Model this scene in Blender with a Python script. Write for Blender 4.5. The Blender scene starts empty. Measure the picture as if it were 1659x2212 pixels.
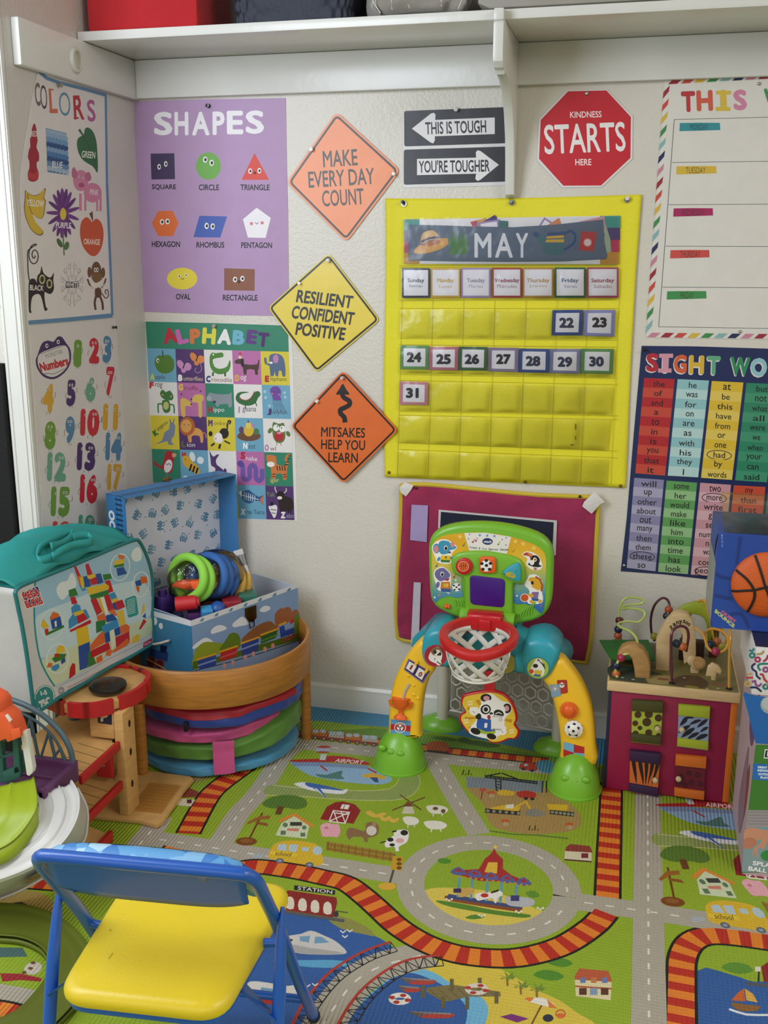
import bpy, bmesh, math, random
from mathutils import Vector, Matrix
random.seed(4)
PI = math.pi
sc = bpy.context.scene
COL = sc.collection

# ------------------------------------------------------------------ camera
CAM = Vector((0.0, -2.65, 1.2804))
FPX, CX, CY = 2214.0, 829.5, 1106.0
_y, _p, _r = (math.radians(a) for a in (-13.94, 14.07, 0.15))
FW = Vector((math.sin(_y)*math.cos(_p), math.cos(_y)*math.cos(_p), -math.sin(_p)))
_ri = Vector((math.cos(_y), -math.sin(_y), 0)); _up = _ri.cross(FW)
RI = _ri*math.cos(_r)+_up*math.sin(_r); UP = _up*math.cos(_r)-_ri*math.sin(_r)
cd = bpy.data.cameras.new('camera'); cam = bpy.data.objects.new('camera', cd); COL.objects.link(cam)
cd.sensor_fit = 'VERTICAL'; cd.sensor_height = 24.0; cd.lens = 24.0*FPX/2212.0
cd.clip_start = 0.05; cd.clip_end = 60
cam.matrix_world = Matrix(((RI.x, UP.x, -FW.x, CAM.x), (RI.y, UP.y, -FW.y, CAM.y), (RI.z, UP.z, -FW.z, CAM.z), (0, 0, 0, 1)))
sc.camera = cam

# ------------------------------------------------------------------ light
sc.view_settings.view_transform = 'Standard'; sc.view_settings.look = 'None'
sc.view_settings.gamma = 1.0; sc.view_settings.use_curve_mapping = False
sc.view_settings.exposure = 0.76
w = bpy.data.worlds.new('room_light'); sc.world = w; w.use_nodes = True
nt = w.node_tree; bg = nt.nodes['Background']; bg.inputs[1].default_value = 0.95
tcw = nt.nodes.new('ShaderNodeTexCoord'); sx_ = nt.nodes.new('ShaderNodeSeparateXYZ'); rw = nt.nodes.new('ShaderNodeValToRGB'); mr = nt.nodes.new('ShaderNodeMapRange')
mr.inputs[1].default_value = -1; mr.inputs[2].default_value = 1
for k, (p, v) in enumerate(((.45, .16), (.55, .30), (.70, 1.0))):
    e = rw.color_ramp.elements[k] if k < 2 else rw.color_ramp.elements.new(p); e.position = p; e.color = (v, v*.945, v*.86, 1)
nt.links.new(tcw.outputs['Generated'], sx_.inputs[0]); nt.links.new(sx_.outputs[2], mr.inputs[0]); nt.links.new(mr.outputs[0], rw.inputs[0]); nt.links.new(rw.outputs[0], bg.inputs[0])
def area(name, loc, tgt, sx, sy, power, col=(1, 1, 1)):
    l = bpy.data.lights.new(name, 'AREA'); l.shape = 'RECTANGLE'; l.size = sx; l.size_y = sy; l.energy = power; l.color = col
    o = bpy.data.objects.new(name, l); COL.objects.link(o); o.location = loc
    o.rotation_euler = (Vector(tgt)-Vector(loc)).to_track_quat('-Z', 'Y').to_euler(); return o
area('assumed_left_light', (-1.5, -1.85, 1.75), (-0.8, 0, 1.2), .8, 1.2, 15, (0.86, 0.94, 1.06))  # assumed light from the left, set inside the room for falloff, no window built
area('right_fill', (1.4, -2.0, 2.4), (-1.3, -0.3, 1.1), 0.9, 0.9, 13, (1.0, 0.95, 0.90))  # added fill from the right to lift the left wall, no known fixture

# ------------------------------------------------------------------ helpers
def ray(px, py): return FW+RI*((px-CX)/FPX)-UP*((py-CY)/FPX)
def on(px, py, p0, n):
    d = ray(px, py); n = Vector(n); return CAM+d*((Vector(p0)-CAM).dot(n)/d.dot(n))
def PY(px, py, y=0.0): return on(px, py, (0, y, 0), (0, 1, 0))
def PZ(px, py, z=0.0): return on(px, py, (0, 0, z), (0, 0, 1))
def PX(px, py, x): return on(px, py, (x, 0, 0), (1, 0, 0))
def V(*a): return Vector(a)
def lin(h):
    h = h.lstrip('#'); o = []
    for i in (0, 2, 4):
        c = int(h[i:i+2], 16)/255; o.append(c/12.92 if c <= .04045 else ((c+.055)/1.055)**2.4)
    return (*o, 1.0)

MATS = {}
def M(hexc, rough=.5, name=None, bump=0, bscale=60, metal=0, var=.06, vscale=8, coat=0, spec=.5, sheen=0):
    key = (hexc, rough, bump, bscale, metal, var, vscale, coat, sheen)
    if key in MATS: return MATS[key]
    m = bpy.data.materials.new(name or ('surface_'+hexc.strip('#'))); m.use_nodes = True; nt = m.node_tree
    b = nt.nodes['Principled BSDF']; c = lin(hexc)
    tc = nt.nodes.new('ShaderNodeTexCoord')
    n = nt.nodes.new('ShaderNodeTexNoise'); n.inputs['Scale'].default_value = vscale; n.inputs['Detail'].default_value = 3
    nt.links.new(tc.outputs['Object'], n.inputs['Vector'])
    r = nt.nodes.new('ShaderNodeValToRGB')
    r.color_ramp.elements[0].position = .3; r.color_ramp.elements[1].position = .7
    r.color_ramp.elements[0].color = tuple(x*(1-var) for x in c[:3])+(1,)
    r.color_ramp.elements[1].color = tuple(min(1, x*(1+var)) for x in c[:3])+(1,)
    nt.links.new(n.outputs['Fac'], r.inputs[0]); nt.links.new(r.outputs[0], b.inputs['Base Color'])
    b.inputs['Roughness'].default_value = rough; b.inputs['Metallic'].default_value = metal
    b.inputs['Coat Weight'].default_value = coat; b.inputs['Specular IOR Level'].default_value = spec
    b.inputs['Sheen Weight'].default_value = sheen
    if bump:
        n2 = nt.nodes.new('ShaderNodeTexNoise'); n2.inputs['Scale'].default_value = bscale; n2.inputs['Detail'].default_value = 4
        nt.links.new(tc.outputs['Object'], n2.inputs['Vector'])
        bp = nt.nodes.new('ShaderNodeBump'); bp.inputs['Strength'].default_value = bump; bp.inputs['Distance'].default_value = .004
        nt.links.new(n2.outputs['Fac'], bp.inputs['Height']); nt.links.new(bp.outputs[0], b.inputs['Normal'])
    MATS[key] = m; return m
def wood(hexc, name, scale=(3, 3, 40), rough=.45, contrast=.22):
    m = bpy.data.materials.new(name); m.use_nodes = True; nt = m.node_tree; b = nt.nodes['Principled BSDF']; c = lin(hexc)
    tc = nt.nodes.new('ShaderNodeTexCoord'); mp = nt.nodes.new('ShaderNodeMapping'); mp.inputs['Scale'].default_value = scale
    n = nt.nodes.new('ShaderNodeTexNoise'); n.inputs['Scale'].default_value = 5; n.inputs['Detail'].default_value = 6; n.inputs['Distortion'].default_value = .6
    r = nt.nodes.new('ShaderNodeValToRGB'); r.color_ramp.elements[0].position = .35; r.color_ramp.elements[1].position = .65
    r.color_ramp.elements[0].color = tuple(x*(1-contrast) for x in c[:3])+(1,)
    r.color_ramp.elements[1].color = tuple(min(1, x*(1+contrast*.5)) for x in c[:3])+(1,)
    nt.links.new(tc.outputs['Object'], mp.inputs[0]); nt.links.new(mp.outputs[0], n.inputs['Vector'])
    nt.links.new(n.outputs['Fac'], r.inputs[0]); nt.links.new(r.outputs[0], b.inputs['Base Color'])
    b.inputs['Roughness'].default_value = rough; return m
def ink(name, rough, coat=0, ribs=False):
    m = bpy.data.materials.new(name); m.use_nodes = True; nt = m.node_tree; b = nt.nodes['Principled BSDF']
    a = nt.nodes.new('ShaderNodeAttribute'); a.attribute_name = 'Ink'
    tc = nt.nodes.new('ShaderNodeTexCoord'); n = nt.nodes.new('ShaderNodeTexNoise'); n.inputs['Scale'].default_value = 25
    nt.links.new(tc.outputs['Object'], n.inputs['Vector'])
    r = nt.nodes.new('ShaderNodeValToRGB'); r.color_ramp.elements[0].color = (.9, .9, .9, 1); r.color_ramp.elements[1].color = (1, 1, 1, 1)
    nt.links.new(n.outputs['Fac'], r.inputs[0])
    mx = nt.nodes.new('ShaderNodeMix'); mx.data_type = 'RGBA'; mx.blend_type = 'MULTIPLY'; mx.inputs[0].default_value = 1
    nt.links.new(a.outputs['Color'], mx.inputs[6]); nt.links.new(r.outputs[0], mx.inputs[7]); nt.links.new(mx.outputs[2], b.inputs['Base Color'])
    b.inputs['Roughness'].default_value = rough; b.inputs['Coat Weight'].default_value = coat; b.inputs['Coat Roughness'].default_value = .12
    if ribs:
        wv = nt.nodes.new('ShaderNodeTexWave'); wv.inputs['Scale'].default_value = 38; wv.inputs['Distortion'].default_value = .6; wv.inputs['Detail'].default_value = 1
        wv2 = nt.nodes.new('ShaderNodeTexWave'); wv2.bands_direction = 'Y'; wv2.inputs['Scale'].default_value = 38; wv2.inputs['Distortion'].default_value = .6
        ad = nt.nodes.new('ShaderNodeMath'); ad.operation = 'MULTIPLY_ADD'; ad.inputs[1].default_value = .16
        bp = nt.nodes.new('ShaderNodeBump'); bp.inputs['Strength'].default_value = .55; bp.inputs['Distance'].default_value = .0035
        for q in (wv, wv2): nt.links.new(tc.outputs['Object'], q.inputs['Vector'])
        nt.links.new(wv2.outputs['Fac'], ad.inputs[0]); nt.links.new(wv.outputs['Fac'], ad.inputs[2])
        nt.links.new(ad.outputs[0], bp.inputs['Height']); nt.links.new(bp.outputs[0], b.inputs['Normal'])
    else:
        n2 = nt.nodes.new('ShaderNodeTexNoise'); n2.inputs['Scale'].default_value = 9; n2.inputs['Detail'].default_value = 2
        nt.links.new(tc.outputs['Object'], n2.inputs['Vector'])
        bp = nt.nodes.new('ShaderNodeBump'); bp.inputs['Strength'].default_value = .18; bp.inputs['Distance'].default_value = .01
        nt.links.new(n2.outputs['Fac'], bp.inputs['Height']); nt.links.new(bp.outputs[0], b.inputs['Normal'])
    return m
def clear(name, tint=(1, 1, 1, 1), gloss=.12, rough=.08, bump=.3, bs=14):
    m = bpy.data.materials.new(name); m.use_nodes = True; nt = m.node_tree
    for x in list(nt.nodes): nt.nodes.remove(x)
    o = nt.nodes.new('ShaderNodeOutputMaterial'); t = nt.nodes.new('ShaderNodeBsdfTransparent'); g = nt.nodes.new('ShaderNodeBsdfGlossy')
    t.inputs[0].default_value = tint; g.inputs['Roughness'].default_value = rough
    mx = nt.nodes.new('ShaderNodeMixShader'); fr = nt.nodes.new('ShaderNodeFresnel'); fr.inputs[0].default_value = 1.45
    ad = nt.nodes.new('ShaderNodeMath'); ad.inputs[1].default_value = gloss; ad.use_clamp = True
    tc = nt.nodes.new('ShaderNodeTexCoord'); n = nt.nodes.new('ShaderNodeTexNoise'); n.inputs['Scale'].default_value = bs; n.inputs['Detail'].default_value = 2
    bp = nt.nodes.new('ShaderNodeBump'); bp.inputs['Strength'].default_value = bump; bp.inputs['Distance'].default_value = .02
    nt.links.new(tc.outputs['Object'], n.inputs['Vector']); nt.links.new(n.outputs['Fac'], bp.inputs['Height'])
    nt.links.new(bp.outputs[0], g.inputs['Normal']); nt.links.new(fr.outputs[0], ad.inputs[0]); nt.links.new(ad.outputs[0], mx.inputs[0])
    nt.links.new(t.outputs[0], mx.inputs[1]); nt.links.new(g.outputs[0], mx.inputs[2]); nt.links.new(mx.outputs[0], o.inputs[0]); return m

PAPER = ink('printed_paper', .5); GLOSS = ink('laminated_print', .38, .08); VINYL = ink('ribbed_play_mat', .5, 0, True); STICKER = ink('printed_sticker', .35, .2)

LOC = {}
def tag(o, label, cat, group=None):
    o['label'] = label; o['category'] = cat
    if group: o['group'] = group
    return o
def thing(name, label, cat, loc, group=None):
    o = bpy.data.objects.new(name, None); COL.objects.link(o); o.location = loc; o.empty_display_size = .05
    LOC[o.name] = Vector(loc); return tag(o, label, cat, group)
class MB:
    """collects shapes in world space for ONE mesh object"""
    def __init__(s): s.v = []; s.f = []; s.c = []
    def add(s, vs, fs, col=None):
        b = len(s.v); s.v += [Vector(x) for x in vs]; s.f += [[i+b for i in f] for f in fs]; s.c += [col]*len(fs); return s
    def bm(s, bm, mtx=None, col=None):
        if mtx: bm.transform(mtx)
        bm.verts.index_update(); s.add([v.co.copy() for v in bm.verts], [[v.index for v in f.verts] for f in bm.faces], col); bm.free(); return s
    def box(s, c, d, bev=0, rot=None, seg=2, col=None):
        bm = bmesh.new(); bmesh.ops.create_cube(bm, size=1); bmesh.ops.scale(bm, vec=d, verts=bm.verts)
        if bev: bmesh.ops.bevel(bm, geom=bm.edges[:], offset=bev, segments=seg, profile=.5, affect='EDGES')
        m = Matrix.Translation(c)
        if rot is not None: m = m @ (rot.to_4x4() if isinstance(rot, Matrix) else Matrix.Rotation(rot, 4, 'Z'))
        return s.bm(bm, m, col)
    def span(s, a, b, bev=0, col=None):
        a = Vector(a); b = Vector(b); return s.box((a+b)/2, [abs(x) for x in (b-a)], bev, col=col)
    def prism(s, pts, d, bev=0, seg=2, col=None):
        d = Vector(d); bm = bmesh.new(); n = len(pts)
        a = [bm.verts.new(p) for p in pts]; b = [bm.verts.new(Vector(p)+d) for p in pts]
        bm.faces.new(a); bm.faces.new(b[::-1])
        for i in range(n): bm.faces.new((a[i], b[i], b[(i+1) % n], a[(i+1) % n]))
        bmesh.ops.recalc_face_normals(bm, faces=bm.faces)
        if bev:
            ed = [e for e in bm.edges if (e.verts[0] in a) == (e.verts[1] in a)]
            bmesh.ops.bevel(bm, geom=ed, offset=bev, segments=seg, profile=.5, affect='EDGES')
        return s.bm(bm, None, col)
    def tube(s, pts, r, seg=10, closed=False, cap=True, col=None):
        pts = [Vector(p) for p in pts]; n = len(pts); rs = r if isinstance(r, (list, tuple)) else [r]*n
        rings = []; up = None
        for i in range(n):
            a = pts[(i-1) % n] if (closed or i) else pts[i]; b = pts[(i+1) % n] if (closed or i < n-1) else pts[i]
            t = (b-a).normalized()
            if up is None:
                up = Vector((0, 0, 1)) if abs(t.z) < .9 else Vector((1, 0, 0))
            x = t.cross(up); x = x.normalized() if x.length > 1e-6 else t.orthogonal().normalized(); up = x.cross(t).normalized()
            rings.append([pts[i]+(x*math.cos(q)+up*math.sin(q))*rs[i] for q in (2*PI*k/seg for k in range(seg))])
        vs = [p for q in rings for p in q]; fs = []
        for i in range(n if closed else n-1):
            j = (i+1) % n
            for k in range(seg): fs.append((i*seg+k, i*seg+(k+1) % seg, j*seg+(k+1) % seg, j*seg+k))
        if cap and not closed: fs += [list(range(seg))[::-1], [(n-1)*seg+k for k in range(seg)]]
        return s.add(vs, fs, col)
    def lathe(s, prof, c, axis=(0, 0, 1), seg=24, sc=(1, 1), col=None):
        """prof: list of (radius, height)"""
        q = Vector((0, 0, 1)).rotation_difference(Vector(axis).normalized()).to_matrix(); c = Vector(c)
        vs = []; fs = []; n = len(prof)
        for r, h in prof:
            for k in range(seg): vs.append(c+q @ Vector((r*math.cos(2*PI*k/seg)*sc[0], r*math.sin(2*PI*k/seg)*sc[1], h)))
        for i in range(n-1):
            for k in range(seg): fs.append((i*seg+k, i*seg+(k+1) % seg, (i+1)*seg+(k+1) % seg, (i+1)*seg+k))
        if prof[0][0] > 1e-5: fs.append(list(range(seg))[::-1])
        if prof[-1][0] > 1e-5: fs.append([(n-1)*seg+k for k in range(seg)])
        return s.add(vs, fs, col)
    def ball(s, c, r, sc=(1, 1, 1), seg=16, col=None):
        bm = bmesh.new(); bmesh.ops.create_uvsphere(bm, u_segments=seg, v_segments=max(6, seg//2), radius=r)
        bmesh.ops.scale(bm, vec=sc, verts=bm.verts); return s.bm(bm, Matrix.Translation(c), col)
    def grid(s, fn, nu, nv, col=None, closed=False):
        vs = [fn(i/nu, j/nv) for j in range(nv+1) for i in range(nu+1)]
        fs = [(j*(nu+1)+i, j*(nu+1)+i+1, (j+1)*(nu+1)+i+1, (j+1)*(nu+1)+i) for j in range(nv) for i in range(nu)]
        return s.add(vs, fs, col)
def ob(name, mb, mat, parent=None, smooth=40, loc=None, solid=0):
    used = sorted({i for f in mb.f for i in f}); rm = {j: i for i, j in enumerate(used)}
    mb.v = [mb.v[i] for i in used]; mb.f = [[rm[i] for i in f] for f in mb.f]
    base = LOC[parent.name] if parent else Vector(loc if loc is not None else sum(mb.v, Vector())/len(mb.v))
    me = bpy.data.meshes.new(name); me.from_pydata([tuple(v-base) for v in mb.v], [], mb.f); me.update()
    bm = bmesh.new(); bm.from_mesh(me); bmesh.ops.remove_doubles(bm, verts=bm.verts, dist=1e-6) if not any(mb.c) else None
    if not any(mb.c): bmesh.ops.recalc_face_normals(bm, faces=bm.faces)
    bm.to_mesh(me); bm.free()
    if any(mb.c):
        at = me.color_attributes.new('Ink', 'FLOAT_COLOR', 'CORNER'); i = 0; cache = {}
        for p, c in zip(me.polygons, mb.c):
            if c not in cache: cache[c] = lin(c or '#888888')
            for _ in p.loop_indices: at.data[i].color = cache[c]; i += 1
    if smooth:
        me.shade_smooth(); me.set_sharp_from_angle(angle=math.radians(smooth))
    o = bpy.data.objects.new(name, me); COL.objects.link(o)
    me.materials.append(mat)
    if parent: o.parent = parent; LOC[o.name] = LOC[parent.name]
    else: o.location = base; LOC[o.name] = base
    if solid:
        md = o.modifiers.new('thickness', 'SOLIDIFY'); md.thickness = solid
    return o
def struct(name, mb, mat, smooth=30):
    o = ob(name, mb, mat, smooth=smooth); o['kind'] = 'structure'; return o
def crom(pts, n=4, closed=True):
    out = []; N = len(pts)
    for i in range(N if closed else N-1):
        if closed: p = [pts[(i+k) % N] for k in (-1, 0, 1, 2)]
        else: p = [pts[max(0, min(N-1, i+k))] for k in (-1, 0, 1, 2)]
        for j in range(n):
            t = j/n
            out.append(tuple(.5*((2*p[1][k])+(-p[0][k]+p[2][k])*t+(2*p[0][k]-5*p[1][k]+4*p[2][k]-p[3][k])*t*t+(-p[0][k]+3*p[1][k]-3*p[2][k]+p[3][k])*t**3) for k in range(len(pts[0]))))
    if not closed: out.append(tuple(pts[-1]))
    return out
_tc = {}
def glyphs(s, bold):
    if (s, bold) in _tc: return _tc[(s, bold)]
    cu = bpy.data.curves.new('t', 'FONT'); cu.body = s; cu.resolution_u = 3; cu.offset = min(0, bold); cu.fill_mode = 'FRONT'
    o = bpy.data.objects.new('t', cu); COL.objects.link(o)
    dg = bpy.context.evaluated_depsgraph_get(); me = bpy.data.meshes.new_from_object(o.evaluated_get(dg))
    vs = [(v.co.x, v.co.y) for v in me.vertices]; fs = [list(p.vertices) for p in me.polygons]
    bpy.data.objects.remove(o); bpy.data.curves.remove(cu); bpy.data.meshes.remove(me)
    _tc[(s, bold)] = (vs, fs); return vs, fs
class Art(MB):
    """flat print on a real plane; points are given in pixels of a crop (x0,y0,scale) of the photograph and dropped on the plane"""
    def __init__(s, p0, n, eps=.00003):
        super().__init__(); s.p0 = Vector(p0); s.n = Vector(n).normalized(); s.eps = eps; s.cr = (0, 0, 1); s.bx = []; s.minl = 0; s.fix = False
        if (CAM-s.p0).dot(s.n) < 0: s.n = -s.n
        s.shift = Vector((0, 0, 0)); s.uv = None
    def crop(s, x0, y0, k): s.cr = (x0, y0, k); return s
    def at(s, x, y, off=0):
        if s.uv:
            o, u, v = s.uv; return o+u*x+v*y+s.n*off
        return on(s.cr[0]+x/s.cr[2], s.cr[1]+y/s.cr[2], s.p0, s.n)+s.n*off+s.shift
    def lay(s, pts):
        if s.fix: return s.minl*s.eps
        k = s.cr[2] if not s.uv else 1; ox, oy = (s.cr[0], s.cr[1]) if not s.uv else (0, 0)
        xs = [ox+p[0]/k for p in pts]; ys = [oy+p[1]/k for p in pts]; sh = tuple(s.shift)
        b = (min(xs), min(ys), max(xs), max(ys)); L = s.minl
        for q, l, h in s.bx:
            if l >= L and h == sh and q[0] < b[2] and q[2] > b[0] and q[1] < b[3] and q[3] > b[1]: L = l+1
        s.bx.append((b, L, sh)); return L*s.eps
    def sheet(s, col, pts, th=.0008, side=None):
        a = [s.at(x, y, 0) for x, y in pts]; b = [p+s.n*-th for p in a]; n = len(a)
        s.bx.append(((-1e9, -1e9, 1e9, 1e9), s.minl, tuple(s.shift)))
        s.add(a, [list(range(n))], col); s.add(a+b, [(i, (i+1) % n, n+(i+1) % n, n+i) for i in range(n)]+[list(range(n, 2*n))[::-1]], side or col)
    def poly(s, col, pts):
        o = s.lay(pts); s.add([s.at(x, y, o) for x, y in pts], [list(range(len(pts)))], col); return s
    def blob(s, col, pts, n=3): return s.poly(col, crom(pts, n))
    def rect(s, col, x0, y0, x1, y1): return s.poly(col, [(x0, y0), (x1, y0), (x1, y1), (x0, y1)])
    def ell(s, col, x, y, rx, ry=None, a=0, n=16):
        ry = rx if ry is None else ry; a = math.radians(a); ca, sa = math.cos(a), math.sin(a)
        return s.poly(col, [(x+rx*math.cos(t)*ca-ry*math.sin(t)*sa, y+rx*math.cos(t)*sa+ry*math.sin(t)*ca) for t in (2*PI*i/n for i in range(n))])
    def line(s, col, pts, w, closed=False, sm=0, o=None):
        if sm: pts = crom(pts, sm, closed)
        L, R = s.off(pts, w, closed); n = len(pts)
        o = s.lay(L+R) if o is None else o
        vs = [s.at(x, y, o) for x, y in L+R]
        s.add(vs, [(i, (i+1) % n, n+(i+1) % n, n+i) for i in range(n if closed else n-1)], col); return s
    @staticmethod
    def off(pts, w, closed=False):
        n = len(pts); L = []; R = []
        for i in range(n):
            a = pts[(i-1) % n] if (closed or i) else pts[i]; b = pts[(i+1) % n] if (closed or i < n-1) else pts[i]; c = pts[i]
            d1 = (c[0]-a[0], c[1]-a[1]); d2 = (b[0]-c[0], b[1]-c[1])
            l1 = math.hypot(*d1) or 1; l2 = math.hypot(*d2) or 1
            tx = d1[0]/l1+d2[0]/l2; ty = d1[1]/l1+d2[1]/l2; l = math.hypot(tx, ty) or 1; nx, ny = -ty/l, tx/l
            if l1 > 0 and l2 > 0 and d1 != (0, 0) and d2 != (0, 0):
                co = max(.45, abs(nx*(-d1[1]/l1)+ny*d1[0]/l1))
            else: co = 1
            h = (w[i] if isinstance(w, (list, tuple)) else w)/2/co
            L.append((c[0]+nx*h, c[1]+ny*h)); R.append((c[0]-nx*h, c[1]-ny*h))
        return L, R
    def ring(s, col, x, y, rx, ry, w, a=0, n=28):
        a = math.radians(a); ca, sa = math.cos(a), math.sin(a)
        return s.line(col, [(x+rx*math.cos(t)*ca-ry*math.sin(t)*sa, y+rx*math.cos(t)*sa+ry*math.sin(t)*ca) for t in (2*PI*i/n for i in range(n))], w, True)
    def text(s, col, t, x, y, w, h, a=0, bold=.02, sk=0):
        """centred at x,y; w,h = ink size in crop pixels; a = degrees clockwise; sk = shear of the uprights"""
        vs, fs = glyphs(t, min(bold, 0))
        if not vs: return s
        x0 = min(v[0] for v in vs); x1 = max(v[0] for v in vs); y0 = min(v[1] for v in vs); y1 = max(v[1] for v in vs)
        a = math.radians(a); ca, sa = math.cos(a), math.sin(a); b = max(0, bold); nd = 0 if b == 0 else 8 if b > .018 else 4
        off = [(0, 0)]+[(b*math.cos(2*PI*k/nd), b*math.sin(2*PI*k/nd)) for k in range(nd)]
        x0 -= b; x1 += b; y0 -= b; y1 += b; C_ = []
        for dx, dy in off:
            P = []
            for u, v in vs:
                u = ((u+dx-x0)/(x1-x0)-.5)*w; v = -((v+dy-y0)/(y1-y0)-.5)*h; u -= v*sk
                P.append((x+u*ca-v*sa, y+u*sa+v*ca))
            C_.append(P)
        o = s.lay([q for P in C_ for q in P]); st = 1.1e-5
        if nd and not s.fix: q = s.bx[-1]; s.bx[-1] = (q[0], q[1]+math.ceil(nd*st/s.eps), q[2])
        for k, P in enumerate(C_): s.add([s.at(q[0], q[1], o+k*st) for q in P], fs, col)
        return s
    def eyes(s, x0, y0, x1, y1, r, ry=None, w='#f4f2ee', k='#15131a'):
        for x, y in ((x0, y0), (x1, y1)): s.ell(w, x, y, r, ry or r*1.15, n=10); s.ell(k, x+r*.1, y, r*.55, (ry or r*1.15)*.55, n=8)
        return s
# ------------------------------------------------------------------ room shell
XL = -1.345; YF = -.575
def wall_mat(name, hexc):
    m = M(hexc, .36, name, bump=.0, var=.02, vscale=2).copy(); m.name = name; nt = m.node_tree; b = nt.nodes['Principled BSDF']
    tc = nt.nodes.new('ShaderNodeTexCoord'); n = nt.nodes.new('ShaderNodeTexNoise'); n.inputs['Scale'].default_value = 150; n.inputs['Detail'].default_value = 3
    bp = nt.nodes.new('ShaderNodeBump'); bp.inputs['Strength'].default_value = .32; bp.inputs['Distance'].default_value = .004
    nt.links.new(tc.outputs['Object'], n.inputs['Vector']); nt.links.new(n.outputs['Fac'], bp.inputs['Height']); nt.links.new(bp.outputs[0], b.inputs['Normal']); return m
WALL = wall_mat('painted_orange_peel_wall', '#d4cfc4'); WALL_L = wall_mat('painted_side_wall', '#cfcac4')
TRIM = M('#d9d8d2', .24, 'white_gloss_trim', bump=.12, bscale=40, var=.02)
def sbox(name, a, b, mat, bev=0): return struct(name, MB().span(a, b, bev), mat)
sbox('wall_back', (XL-.06, 0, -.02), (1.9, .06, 2.5), WALL)
sbox('wall_left', (XL-.06, YF, -.02), (XL, 0, 2.5), WALL_L)
sbox('wall_front', (-2.6, YF, -.02), (XL-.06, YF+.06, 2.5), WALL)
sbox('floor', (-2.6, -4.2, -.03), (1.9, .06, -.011), M('#8d8577', .7, 'floor_carpet', bump=.4, bscale=300))
sbox('ceiling', (-2.6, -4.2, 2.5), (1.9, .06, 2.54), M('#dedcd6', .8, 'ceiling_paint'))
def base(name, x0, x1, y0, y1, ax):
    # moulded skirting: profile extruded along the wall
    pr = [(0, -.011), (.014, -.011), (.014, .045), (.010, .055), (.010, .064), (.004, .072), (0, .072)]
    if ax == 'x': pts = [(x0, -a, z) for a, z in pr]; d = (x1-x0, 0, 0)
    else: pts = [(XL+a, y0, z) for a, z in pr]; d = (0, y1-y0, 0)
    return struct(name, MB().prism(pts, d), TRIM)
base('baseboard_back', XL, 1.9, 0, 0, 'x'); base('baseboard_left', 0, 0, YF+.002, -.014, 'y')
# cleat boards under the shelf
sbox('trim_1', (XL+.02, -.02, 1.677), (1.9, 0, 1.7705), TRIM, .002)
sbox('trim_2', (XL, -.545, 1.674), (XL+.02, 0, 1.7705), TRIM, .004)
# door casing on the return wall with two beads
cs = MB().span((XL-.052, YF-.014, -.011), (XL, YF, 2.5), .002)
for x in (XL-.048, XL-.006, XL-.018): cs.box((x, YF-.014, 1.25), (.008, .008, 2.5), .003)
struct('trim_3', cs, TRIM)

# closet shelf: board and one carved bracket
sh = thing('closet_shelf', 'long white closet shelf board along the top of the walls with a curved bracket', 'shelf', (0, -.14, 1.77))
ob('board', MB().span((XL+.002, -.272, 1.771), (1.9, 0, 1.792), .002), TRIM, sh)
pr = [(0, 1.77), (-.29, 1.77), (-.297, 1.76)] + [(-.297, 1.70), (-.293, 1.685), (-.28, 1.674), (-.262, 1.672), (-.255, 1.664), (-.235, 1.668)] + \
     [(-.19, 1.662), (-.14, 1.642), (-.095, 1.605), (-.062, 1.555), (-.045, 1.50), (-.036, 1.45), (-.03, 1.425), (-.015, 1.418), (0, 1.418)]
pr = [(y, z) for y, z in pr if True]
bk = MB().prism([(-.347, y-.0205 if y == 0 and z > 1.67 else y, z) for y, z in pr], (.022, 0, 0), .002)
bk.span((-.347, -.299, 1.765), (-.325, -.272, 1.7895), .003)
ob('bracket', bk, TRIM, sh, smooth=30)
# round clothes-rod socket on the side board
rs = MB().lathe([(.029, 0), (.029, .004), (.026, .008), (.021, .009), (.019, .004), (.018, -.0001), (0, .0005)], (XL+.0203, -.322, 1.72), (1, 0, 0), 24, (1, .85))
ob('rod_socket', rs, M('#cfccc2', .4), sh)

# bins and bags on the shelf
ZS = 1.7925
def fabric(h, s=.3): return M(h, .85, None, bump=s, bscale=220, sheen=.2)
b = MB(); b.box((-1.185, -.145, ZS+.14), (.285, .215, .28), .012); tag(ob('storage_bin', b, fabric('#b3101a'), smooth=30), 'plain red fabric storage bin on the left end of the shelf', 'storage bin')
t = thing('woven_basket', 'dark navy woven strap basket on the shelf beside the red bin', 'basket', (-.82, -.14, ZS))
b = MB()
pts = []
def bask(u, v):
    hw, hd = .158-.018*(1-v), .112-.01*(1-v); a = u*2*PI; c, s_ = math.cos(a), math.sin(a); e = .25
    x = math.copysign(abs(c)**e, c)*hw; y = math.copysign(abs(s_)**e, s_)*hd
    k = .003*math.sin(u*2*PI*22)*math.sin(v*PI*9)
    return V(-.822+x*(1+k*8), -.135+y*(1+k*8), ZS+v*.26)
b.grid(bask, 132, 40); ob('basket_wall', b, M('#141a2c', .6, None, bump=.4, bscale=90), t, smooth=60)
b = MB().tube([bask(i/64, 1.0) for i in range(64)], .006, closed=True); ob('rim', b, M('#10152a', .6), t)
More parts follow.
